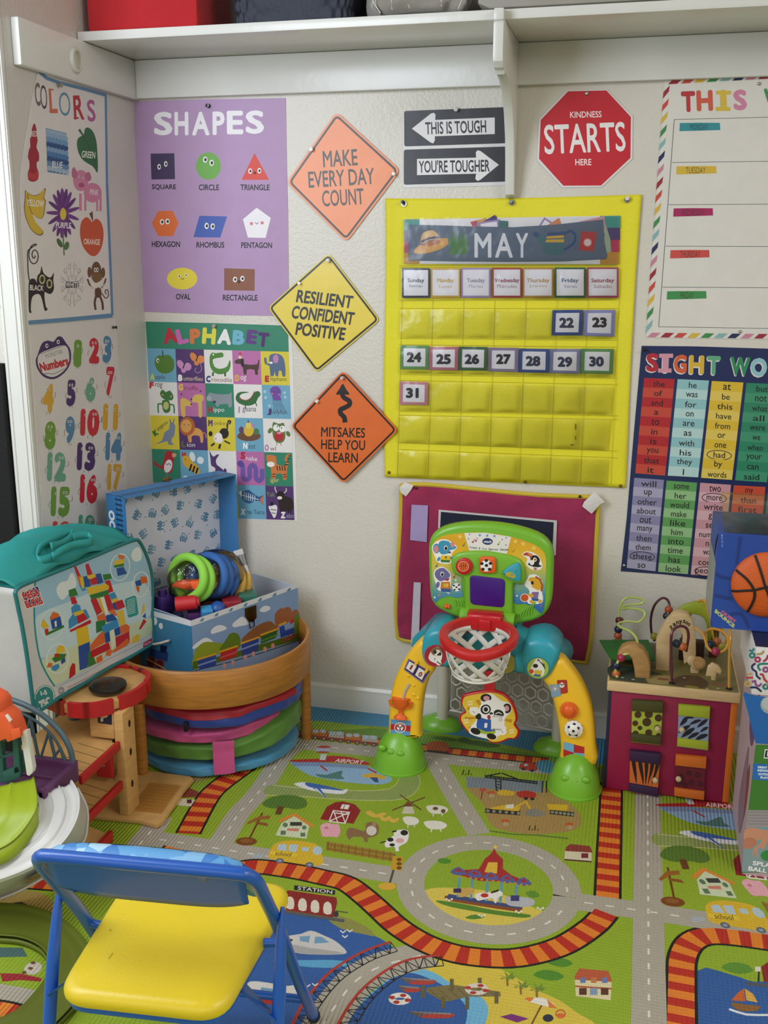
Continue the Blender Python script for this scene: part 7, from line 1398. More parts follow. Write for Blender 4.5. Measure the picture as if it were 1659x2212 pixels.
for P, c, r_, st2 in (([(525, 1150), (690, 1095), (690, 1195), (545, 1228)], '#27479a', '#d8a22c', '#7f98c8'), ([(728, 1080), (880, 1025), (875, 1110), (735, 1160)], '#b52a30', '#d8a22c', '#c85858'), ([(918, 1005), (1075, 945), (1068, 1060), (925, 1110)], '#2a4590', '#d8a22c', '#7f98c8'), ([(1095, 930), (1245, 870), (1225, 945), (1090, 1000)], '#2f5f2a', '#d8a22c', '#4f8a3f')):
    a.poly(c, P); a.line(r_, [(P[0][0]-8, P[0][1]-8), (P[1][0]+6, P[1][1]-8)], 16); a.line(st2, [(P[0][0], P[0][1]+45), (P[1][0], P[1][1]+45)], 14)
for x, y in ((767, 1195), (843, 1167), (953, 1120), (1026, 1090), (1130, 1047), (1201, 1017)): a.ell('#e8dcd0', x, y, 17, 23); a.ring('#b8383a', x, y, 12, 17, 6, n=12); a.ell('#b8383a', x, y, 5, 6)
a.poly('#27479a', [(1258, 850), (1300, 830), (1310, 880), (1390, 850), (1395, 900), (1270, 945)]); a.poly('#d8a22c', [(1250, 825), (1320, 795), (1322, 812), (1255, 842)]); a.poly('#b52a30', [(1350, 800), (1390, 770), (1392, 800), (1360, 825)])
for x, y in ((1305, 965), (1345, 945), (1385, 925)): a.ell('#7a2024', x, y, 18, 24); a.ring('#c87a5a', x, y, 12, 16, 4, n=10)
ob('train_print', a, GLOSS, ch, smooth=0)
a = Art(tb_(0, 0, .3)-e1_*.0006, -e1_, .00002); a.uv = (tb_(0, 0, zB0)-e1_*.0006, e2_*WB, V(0, 0, zB1-zB0)); a.sheet('#34789f', [(0, 0), (1, 0), (1, 1), (0, 1)], .0001); a.uv = None; a.bx = []; a.minl = 2; a.crop(*B6)
a.poly('#d9dce2', [(115, 700), (468, 792), (468, 842), (115, 748)]); a.blob('#e0e4e8', [(120, 780), (150, 760), (165, 800), (150, 830), (125, 820)]); a.blob('#e0e4e8', [(180, 820), (205, 812), (215, 850), (200, 868), (182, 850)])
a.poly('#1f3f78', [(100, 1040), (265, 1075), (255, 1160), (90, 1120)]); a.poly('#14204a', [(192, 1010), (255, 1020), (245, 1085), (190, 1070)])
for x, y in ((110, 1160), (185, 1180)): a.ell('#5a1c20', x, y, 42, 48); a.ring('#a84a4a', x, y, 36, 42, 5)
a.line('#b88a5c', [(70, 1130), (150, 1175), (240, 1225)], 13)
ob('end_print', a, GLOSS, ch, smooth=0)
b = MB().tube([on(B6[0]+x/B6[2], B6[1]+y/B6[2], tb_(0, 0, .3)-e1_*d_, e1_) for x, y, d_ in ((275, 965, -.002), (270, 970, .010), (200, 990, .014), (140, 1002, .014), (95, 1000, -.002))], .0032, 8); ob('rope_handle', b, M('#cfc9ba', .8, None, bump=.5, bscale=300), ch)
b = MB()
cl_p = lambda x, y, d_: on(B6[0]+x/B6[2], B6[1]+y/B6[2], tb_(0, 0, .3)-e2_*d_, e2_)
b.prism([cl_p(x, y, .001) for x, y in ((948, 680), (1045, 650), (1048, 760), (1015, 800), (980, 800), (950, 750))], -e2_*.004, .001); b.tube([cl_p(x, y, .006) for x, y in ((985, 790), (1000, 860), (1035, 840), (1030, 780))], .0015, 6)
ob('latch', b, M('#5a4520', .35, 'brass', metal=1), ch)
# open lid: shallow shell standing on the hinge edge
hl = thing_l = None
ZL0, ZL1, LT = .4015, .690, .076
Lb = V(-1.258, -.367+.0, 0); dl = V(.4363, .8998, 0)
def ld(l, d_, z): # l along hinge, d_ towards the viewer, z height
    return V(-1.299, -.355, 0)+dl*l-e2_*d_+V(0, 0, z)
LL = .374; lid = MB()
def wq(P, d_): m_ = MB().prism(P, d_); lid.add(m_.v, m_.f)
wq([ld(0, 0, ZL0), ld(LL, 0, ZL0), ld(LL, 0, ZL1), ld(0, 0, ZL1)], -e2_*.003)
wq([ld(0, 0, ZL1-.003), ld(LL, 0, ZL1-.003), ld(LL, 0, ZL1), ld(0, 0, ZL1)], -e2_*LT)
wq([ld(0, 0, ZL0), ld(0, 0, ZL1), ld(.003, 0, ZL1), ld(.003, 0, ZL0)], -e2_*LT); wq([ld(LL-.003, 0, ZL0), ld(LL-.003, 0, ZL1), ld(LL, 0, ZL1), ld(LL, 0, ZL0)], -e2_*LT)
lo = ob('lid', lid, M('#3f7fb8', .5, 'lid_blue', var=.03), ch)
a = Art(ld(0, .0036, .5), -e2_, .00002); a.uv = (ld(0, .0036, ZL0), dl*LL, V(0, 0, ZL1-ZL0)); a.sheet('#d3d6e2', [(.01, 0), (.99, 0), (.99, .985), (.01, .985)], .0001); r_ = random.Random(9)
def loco(a, x, y, t, s_, c, d_):
    def q(u, v): ca, sa = math.cos(t), math.sin(t); return (x+(u*ca-v*sa)*s_, y+(u*sa+v*ca)*s_*1.3)
    a.poly(c, [q(-1, -.5), q(1, -.5), q(1, .1), q(.2, .1), q(.2, .9), q(-.7, .9), q(-.7, .1), q(-1, .1)]); a.poly('#d3d6e2', [q(-.45, .3), q(0, .3), q(0, .7), q(-.45, .7)]); a.poly(d_, [q(.6, .1), q(.8, .1), q(.85, .6), q(.55, .6)])
    for u in (-.6, 0, .6): a.ell(d_, *q(u, -.7), s_*.25, s_*.33, n=8)
for r in range(6):
    for c in range(7): loco(a, .08+c*.14+(.06 if r % 2 else 0)+r_.uniform(-.02, .02), .08+r*.165+r_.uniform(-.02, .02), r_.uniform(-2.2, 2.2), .036, ('#6f9bb8', '#7fa5be', '#6590b0')[(r+c) % 3], '#4f7a9c')
for i in range(50): a.ell('#7f8aa0', r_.random()*.96+.02, r_.random()*.95+.02, .006, .008, n=6)
ob('lid_lining', a, PAPER, lo, smooth=0)
def trk(a, n, col='#16324f'):
    for k in range(n): a.poly(col, [((k+.2)/n, .12), ((k+.6)/n, .12), ((k+.6)/n, .5), ((k+.2)/n, .5)])
    a.line('#1f4a70', [(0, .2), (1, .2)], .03); a.line('#1f4a70', [(0, .42), (1, .42)], .03)
a = Art(ld(0, 0, ZL1+.0006), (0, 0, 1), .00002); a.uv = (ld(0, LT, ZL1+.0006), dl*LL, e2_*LT); a.sheet('#3f7fb8', [(0, 0), (1, 0), (1, 1), (0, 1)], .0001); trk(a, 34); ob('lid_edge_print', a, PAPER, lo, smooth=0)
a = Art(ld(-.0006, 0, .5), -dl, .00002); a.uv = (ld(-.0006, LT, ZL0), V(0, 0, ZL1-ZL0), e2_*LT); a.sheet('#2f78b0', [(0, 0), (1, 0), (1, 1), (0, 1)], .0001); trk(a, 22)
a.text('#e8ecf0', 'CHOO CHOO', .5, .74, .72, .34, 0, .06); ob('lid_end_print', a, PAPER, lo, smooth=0)
b = MB().prism([ld(LL*.52+x, -.001, ZL1-.004+z) for x, z in ((-.018, 0), (.018, 0), (.014, .012), (.004, .017), (-.006, .013), (-.014, .016))], -e2_*.003, .001).lathe([(.004, 0), (.004, .004), (0, .005)], ld(LL*.5, .012, ZL1), seg=10); ob('lid_clasp', b, M('#8a7a52', .35, None, metal=1), lo)
ob('hinge_strip', MB().prism([ld(.01, -.001, ZL0-.004), ld(LL-.01, -.001, ZL0-.004), ld(LL-.01, -.001, ZL0+.01), ld(.01, -.001, ZL0+.01)], -e2_*.002), M('#3f7fb8', .5), ch)
# things inside the chest
def ring_(px, py, y, R, r, hexc, label, tilt=(-.35, -1, .25), sz=1):
    c = PY(px, py, y); n_ = V(*tilt).normalized(); u_ = n_.cross(V(0, 0, 1)).normalized(); v_ = n_.cross(u_)
    o = ob('play_ring', MB().tube([c+u_*R*math.cos(t)+v_*R*.92*math.sin(t) for t in (2*PI*i/40 for i in range(40))], r, 12, True), M(hexc, .65, None, var=.04), smooth=80); tag(o, label, 'ring', 'soft rings in the clear bag'); return o
LIM = '#8fd24a'
ring_(405, 1246, -.318, .056, .0115, LIM, 'lime green soft ring at the front of the clear bag')
ring_(421, 1250, -.298, .056, .0115, LIM, 'lime green soft ring behind the front lime ring')
ring_(450, 1243, -.262, .056, .0115, '#2f62a8', 'blue soft ring next to the lime rings in the clear bag')
ring_(462, 1245, -.240, .056, .0115, '#2f62a8', 'middle blue soft ring in the clear bag')
ring_(474, 1247, -.218, .056, .0115, '#2f62a8', 'blue soft ring next to the yellow ones in the clear bag')
ring_(492, 1254, -.196, .052, .0110, '#c9a24a', 'yellow soft ring beside the blue ones in the clear bag')
ring_(504, 1256, -.176, .052, .0110, '#c9a24a', 'yellow soft ring farthest right in the clear bag')
def blk(name, label, mb, hexc, cat='toy block'): return tag(ob(name, mb, M(hexc, .4, None, var=.04), smooth=40), label, cat, 'toys in the train chest')
oc = PY(400, 1262, -.345)
blk('foam_cone', 'bright orange foam piece lying inside the lime green ring', MB().prism([oc+V(x, 0, z) for x, z in ((-.048, -.012), (-.03, .004), (.035, .012), (.042, -.012), (.0, -.016))], (.01, .03, 0), .006), '#f0602a', 'toy')
rc = PY(402, 1303, -.36); ax_ = V(.9, .35, .08).normalized()
blk('toy_cup', 'red cylinder cup at the front of the open train chest', MB().lathe([(.0175, -.001), (.0195, 0), (.0185, .052), (.012, .054), (.011, .060), (0, .06)], rc-ax_*.026, ax_, 24).lathe([(.0172, .0), (.015, .03), (0, .03)], rc-ax_*.026, ax_, 24), '#c0252c', 'toy cup')
bc_ = PY(446, 1324, -.335); blk('toy_block', 'light blue cube block at the rim of the train chest', MB().box(bc_, (.030, .030, .030), .003, Matrix.Rotation(.6, 3, 'Z') @ Matrix.Rotation(.35, 3, 'X')), '#3f8fc8')
blk('toy_block', 'purple block under the light blue cube in the train chest', MB().box(PY(422, 1330, -.33)+V(0, 0, -.004), (.04, .04, .035), .003, .4), '#4f2468')
blk('toy_block', 'large dark purple block at the left of the train chest', MB().box(PY(352, 1302, -.33), (.045, .05, .045), .004, 1.118).lathe([(.012, 0), (.012, .014), (0, .014)], PY(352, 1302, -.33)+V(0, 0, .0224), seg=14), '#3a2468')
blk('toy_block', 'navy blue block in the shadowed front of the chest', MB().box(PY(372, 1332, -.32), (.055, .05, .03), .004, .5), '#1c2452')
blk('toy_ball', 'blue half ball beside the light blue cube in the chest', MB().ball(PY(470, 1316, -.31), .022), '#24509a', 'ball')
blk('toy_block', 'red block near the right end of the train chest', MB().box(PY(500, 1304, -.27), (.05, .05, .03), .004, .5), '#8f1f2c')
blk('toy_block', 'green block near the right end of the train chest', MB().box(PY(535, 1290, -.22), (.05, .05, .03), .004, .45), '#2f6a58')
blk('toy_block', 'dark red block beneath the clear bag in the chest', MB().box(PY(450, 1302, -.27), (.05, .04, .03), .004, .2), '#5a1c28')
# price card
pc0 = [(845, 170), (925, 145), (1048, 560), (985, 560)]
cdp = [PY(300+x/4.1475, 1150+y/4.1475, -.20+(.02 if y > 300 else 0)) for x, y in pc0]
t = thing('package_card', 'white package card with barcode sticking up from the train chest', 'card', cdp[3]); n_ = (cdp[1]-cdp[0]).cross(cdp[3]-cdp[0]).normalized()
ob('card_sheet', MB().prism(cdp, n_*.0012), M('#d8d4d2', .5), t)
a = Art(cdp[0], n_, .00002); a.crop(300, 1150, 4.1475); a.minl = 40
for k in range(9): a.line('#2a2628', [(885+k*8, 205-k*2), (885+k*8+24, 305-k*2)], 4 if k % 3 else 2)
a.ell('#3a302c', 965, 380, 9, 26, -15); a.ell('#3a302c', 972, 410, 16, 14)
ob('barcode_print', a, PAPER, t, smooth=0)
# clear bag round the rings
def bagf(u, v):
    a_ = u*2*PI; c0 = PY(450, 1250, -.25); ax1 = V(.55, .8, -.02); k = math.sin(v*PI)**.35 if 0 < v < 1 else 0
    p = c0+ax1*(v-.5)*.235; n1 = V(.8, -.55, 0); return p+(n1*math.cos(a_)*.066+V(0, 0, 1)*math.sin(a_)*.070)*k*(1+.07*math.sin(5*a_+9*v))+V(0, 0, .004*math.sin(13*v+3*a_))
tag(ob('plastic_bag', MB().grid(bagf, 40, 28), clear('crinkled_clear_bag', (.93, .93, .92, 1), .02, .14, .6, 45), smooth=80), 'crinkled clear plastic bag holding the soft rings in the train chest', 'bag')

# ------------------------------------------------------------------ wooden parking garage
ga = thing('toy_garage', 'wooden toy parking garage with red edged decks in front of the round table', 'toy garage', (-1.15, -.66, 0))
RPT = M('#b01a20', .45, 'red_painted_wood', var=.04)
def zpoly(pts, z, th, bev=.002, n=0): P = crom(pts, n) if n else pts; return MB().prism([PZ(x, y, z) for x, y in P], (0, 0, -th), bev)
bs_ = [PZ(x, y, .014) for x, y in ((404, 1688), (398, 1705), (352, 1772), (338, 1780), (300, 1770), (200, 1752))]
bs_ = [V(-1.03, -.505, .014), V(-1.018, -.515, .014), bs_[1], bs_[2], bs_[3], bs_[4], V(-1.19, -.735, .014), V(-1.30, -.735, .014), V(-1.30, -.505, .014)]
ob('base_board', MB().prism(bs_, (0, 0, -.0135), .004), MAPLE, ga, smooth=40)
pat = Art((0, 0, .0144), (0, 0, 1), .00002); q0, q1, q2, q3 = (PZ(x, y, .0144) for x, y in ((322, 1690), (392, 1697), (345, 1762), (278, 1750))); pat.uv = (q0, q1-q0, q3-q0); pat.sheet('#b5813c', [(0, 0), (1, 0), (.97, 1.0), (0, 1)], .0001)
for k in range(1, 9): pat.line('#a06f2c', [(k/9, .02), (k/9-.02, .98)], .012); pat.line('#a06f2c', [(.02, k/9), (.97, k/9)], .012)
ob('base_pattern', pat, PAPER, ga, smooth=0)
xt, yt = -1.092, -.69
tw = MB().span((-1.112, -.717, .014), (-1.089, -.662, .272), .002); ob('tower', tw, MAPLE, ga)
for k, z in enumerate((.235, .165, .085)): ob('peg_hole', MB().lathe([(.006, 0), (.006, .0006), (0, .0007)], (-1.0886, -.688-.002*k, z), (1, 0, 0), 16, (1.5, .8)), M('#15100c', .8), ga)
ob('sign_board', MB().span((-1.172, -.719, .207), (-1.112, -.700, .272), .002), MAPLE, ga)
a = Art((0, -.7196, 0), (0, -1, 0), .00002).crop(90, 1420, 4.8794); a.poly('#1c2040', [(585, 555), (738, 572), (742, 712), (592, 690)]); a.text('#d8c49c', 'P', 662, 625, 78, 112, 4, .05); ob('parking_sign', a, PAPER, ga, smooth=0)
for z, yf in ((.200, -.882), (.100, -.875)):
    ob('deck', MB().prism([V(-1.31, yf, z), V(-1.108, yf, z), V(-1.108, -.721, z), V(-1.116, -.721, z), V(-1.14, -.68, z), V(-1.14, -.60, z), V(-1.31, -.60, z)], (0, 0, -.012), .001), MAPLE, ga)
    ob('red_edge', MB().span((-1.108, yf-.002, z-.018), (-1.099, -.715, z+.003), .002), RPT, ga)
    dl_ = Art((0, 0, z+.0005), (0, 0, 1), .00002); dl_.uv = (V(0, 0, z+.0005), V(1, 0, 0), V(0, 1, 0))
    for k in range(4): dl_.line('#7a5c34', [(-1.19, -.84+k*.032), (-1.112, -.86+k*.032)], .0015)
    ob('bay_lines', dl_, PAPER, ga, smooth=0)
ob('red_support', MB().span((-1.155, -.735, .115), (-1.115, -.722, .175), .003), RPT, ga); ob('support_bolt', MB().lathe([(.004, 0), (.003, .002), (0, .0022)], (-1.135, -.7355, .145), (0, -1, 0), 10), M('#8a7a70', .4, None, metal=1), ga)
rp = MB().prism([V(-1.30, -.80, .001), V(-1.093, -.80, .001), V(-1.093, -.80, .016), V(-1.30, -.80, .07)], (0, -.06, 0), .001); ob('ramp', rp, MAPLE, ga)
ob('ramp_edge', MB().prism([V(-1.093, -.798, .001), V(-1.085, -.798, .001), V(-1.085, -.798, .026), V(-1.093, -.798, .026)], (0, -.066, 0), .002), RPT, ga)
rf = [(-1.33, -.60), (-1.24, -.545), (-1.18, -.528), (-1.13, -.541), (-1.098, -.566), (-1.088, -.60), (-1.086, -.645), (-1.105, -.70), (-1.145, -.745), (-1.20, -.755), (-1.25, -.735), (-1.31, -.70)]
rfs = crom(rf, 4)
ob('roof_deck', MB().prism([V(x, y, .298) for x, y in rfs], (0, 0, -.022), .002), MAPLE, ga)
n_ = len(rfs)
for i0, i1 in ((1, 9), (10, 20), (21, 28), (29, 36), (37, 44)):
    seg = [rfs[i % n_] for i in range(i0, i1+1)]; L, Q_ = Art.off(seg, .010)
    b = MB()
    for k in range(len(seg)-1):
        p = [L[k], L[k+1], Q_[k+1], Q_[k]]; m_ = MB().prism([V(x, y, .270) for x, y in p], (0, 0, .035)); b.add(m_.v, m_.f)
    ob('red_rim', b, RPT, ga, smooth=40)
ob('column', MB().lathe([(.014, 0), (.014, .078)], (-1.265, -.63, .2), seg=20), M('#3f565a', .5), ga)
ob('column', MB().lathe([(.012, 0), (.012, .262)], (-1.30, -.58, .014), seg=20), M('#3f565a', .5), ga)
ob('puck', MB().lathe([(.030, 0), (.040, .004), (.0435, .011), (.0415, .018), (.033, .0215), (0, .022)], PZ(234, 1492, .299), seg=40), M('#17150f', .35, 'black_rubber', coat=.2), smooth=50); tag(bpy.data.objects['puck'], 'round black puck lying on the roof of the wooden garage', 'puck')

# ------------------------------------------------------------------ zipped block bag
C0, C1 = V(-1.2354, -.8059, .300), V(-1.1772, -.383, .300); bl_ = (C1-C0).length; bu = (C1-C0).normalized(); bn = V(bu.y, -bu.x, 0)
P5 = (0, 1140, 4.74)
mg = thing('block_bag', 'teal topped zip bag of building blocks leaning on the table and garage', 'bag', (C0+C1)/2)
def onb(x, y, d_=0): return on(P5[0]+x/P5[2], P5[1]+y/P5[2], C0+bn*d_, bn)
fo = [(165, 630), (360, 535), (700, 400), (1000, 275), (1250, 170), (1385, 125), (1430, 150), (1490, 270), (1540, 430), (1560, 600), (1555, 850), (1570, 1120), (1560, 1200), (1400, 1290), (1100, 1440), (850, 1600), (600, 1740), (380, 1890), (345, 1850), (310, 1600), (270, 1300), (220, 1000), (170, 760)]
fw_ = [onb(x, y) for x, y in crom(fo, 3)]
zmin = min(p.z for p in fw_)
for p in fw_: p.z = max(p.z, .3065)
TH = -.135
sb_ = MB(); bk_ = [p+bn*TH+V(0, 0, 0) for p in fw_]
cen = sum(fw_, Vector())/len(fw_)
def ringp(k, s_, bul): return [cen+bn*k+(p-cen)*s_*(1+bul) for p in fw_]
layers = [ringp(0, 1, 0), ringp(-.02, 1.0, .012), ringp(-.06, 1.0, .02), ringp(-.10, .99, .012), ringp(TH, .95, 0)]
n_ = len(fw_); vs = [p for L in layers for p in L]
for p in vs: p.z = max(p.z, .3065)
nl = len(layers); sd_f, tp_f = [], []
for i in range(nl-1):
    for k in range(n_):
        f = (i*n_+k, i*n_+(k+1) % n_, (i+1)*n_+(k+1) % n_, (i+1)*n_+k)
        (tp_f if k < 17 else sd_f).append(f)
GW = M('#b9b8b4', .55, 'white_bag_vinyl', bump=.5, bscale=18, var=.04); TLF = M('#1f8a86', .6, 'teal_bag_fabric', bump=.4, bscale=30, var=.08)
ob('bag_side', MB().add(vs, sd_f+[list(range((nl-1)*n_, nl*n_))[::-1], list(range(n_))]), GW, mg, smooth=60)
ob('teal_top', MB().add([p+(p-cen).normalized()*.002+V(0, 0, .001) for p in vs], tp_f), TLF, mg, smooth=60)
ob('teal_piping', MB().tube([p+bn*.001 for p in fw_], .0045, 8, True), M('#1f6f70', .5), mg)
# gathered teal top and strap handles, falling back to the left
hb_ = MB()
def topf(u, v):
    x0, y0 = (165+(1385-165)*u, 630+(125-630)*u-60*math.sin(u*PI)); p = onb(x0, y0)
    k = v; q = p+bn*(-.10*k)+V(0, 0, .055*math.sin(k*PI*.62)*(.7+.5*math.sin(u*PI)))-bu*(.05*k)
    return q+V(0, 0, .004*math.sin(u*23+v*9))
ob('gathered_flap', MB().grid(topf, 40, 14), TLF, mg, smooth=80, solid=.002)
for P in ([(560, 290, -.01), (400, 330, -.02), (420, 200, -.03), (560, 110, -.035), (720, 45, -.04), (730, 90, -.03), (640, 160, -.02), (520, 190, -.01)], [(540, 290, -.005), (640, 230, -.0), (780, 170, -.0), (950, 140, .005), (900, 75, -.02), (740, 95, -.03)]):
    pts = crom([tuple(onb(x, y, d_)) for x, y, d_ in P], 5, False); b = MB(); w0 = .016
    vs_ = []; 
    for i, p in enumerate(pts): p = Vector(p); vs_ += [p+V(-.002, 0, w0*.55), p+V(.003, -.004, -w0*.55)]
    b.add(vs_, [(2*i, 2*i+1, 2*i+3, 2*i+2) for i in range(len(pts)-1)]); ob('strap_handle', b, TLF, mg, smooth=80, solid=.003)
zp = MB().tube([onb(x, y, d_) for x, y, d_ in ((10, 735, -.115), (120, 640, -.10), (230, 440, -.085), (330, 250, -.075), (420, 195, -.07))], .004, 8); ob('zipper', zp, M('#1a6664', .5), mg)
# printed front
a = Art(C0+bn*.0012, bn, .00003).crop(*P5)
fi = [(175, 640), (372, 545), (700, 415), (1000, 290), (1250, 186), (1380, 142), (1420, 165), (1478, 280), (1526, 440), (1546, 600), (1541, 850), (1555, 1110), (1540, 1190), (1400, 1270), (1100, 1420), (850, 1580), (600, 1715), (385, 1868), (357, 1840), (322, 1600), (282, 1300), (232, 1000), (184, 760)]
a.poly('#cfcfd0', crom(fi, 2))
sc_ = [(365, 550), (700, 418), (1000, 293), (1250, 189), (1378, 146), (1418, 168), (1476, 285), (1524, 445), (1543, 600), (1538, 850), (1548, 1090), (1350, 1190), (1100, 1310), (860, 1470), (560, 1620), (480, 1500), (410, 1350), (372, 1150), (355, 950), (355, 750)]
a.poly('#9cc3dc', crom(sc_, 2)); a.blob('#c4dce4', [(380, 900), (700, 760), (1100, 600), (1480, 560), (1535, 900), (1100, 1100), (700, 1250), (420, 1330), (375, 1100)]); a.blob('#cdd8b4', [(425, 1360), (700, 1230), (1100, 1080), (1538, 920), (1545, 1080), (1350, 1185), (1100, 1300), (860, 1460), (560, 1612), (490, 1510)])
a.line('#1f8f92', [(360, 540), (352, 750), (352, 950), (372, 1150), (412, 1350), (480, 1500), (560, 1625)], 17, sm=3)
for P in ([(580, 620), (620, 560), (690, 540), (720, 470), (760, 480), (780, 600), (700, 680), (640, 740), (590, 690)], [(1345, 290), (1370, 220), (1420, 200), (1450, 260), (1440, 330), (1380, 345)]): a.blob('#dfe8ea', P)
a.line('#8fb0b4', [(570, 1640), (850, 1500), (1100, 1350), (1350, 1230), (1560, 1125)], 7); 
for k in range(2): a.line('#a0766c' if k == 0 else '#6f6f74', [(690, 1640+k*26), (850, 1560+k*22), (1100, 1425+k*20), (1150, 1395+k*20)], 7)
a.poly('#e8e4e2', [(207, 665), (388, 592), (455, 785), (265, 840)]); a.poly('#1f2a68', [(214, 668), (385, 600), (446, 780), (270, 830)])
a.text('#f2eaea', 'MEGA', 316, 680, 184, 94, -19, .10, -.1); a.text('#c4232c', 'MEGA', 316, 680, 173, 80, -19, .05, -.1); a.text('#f2eaea', 'BLOKS', 344, 764, 190, 94, -17, .10, -.1); a.text('#c4232c', 'BLOKS', 344, 764, 180, 80, -17, .05, -.1)
for x, y, rx, ry in ((1230, 405, 98, 138), (1440, 580, 82, 128), (530, 990, 115, 155), (590, 1340, 112, 150)): a.ring('#e4ecec', x, y, rx, ry, 9, 8)
a.poly('#1f9a94', rnd([(1275, 730), (1390, 690), (1420, 890), (1310, 925)], 26)); [a.line('#cfe6e2', [(1300, 745+k*18), (1385, 720+k*18)], 6) for k in range(9)]
r0, b0, y0_, g0, o0, lb = '#c0222a', '#24509a', '#e0bc2c', '#2f7a34', '#dd6a28', '#3f8fc4'
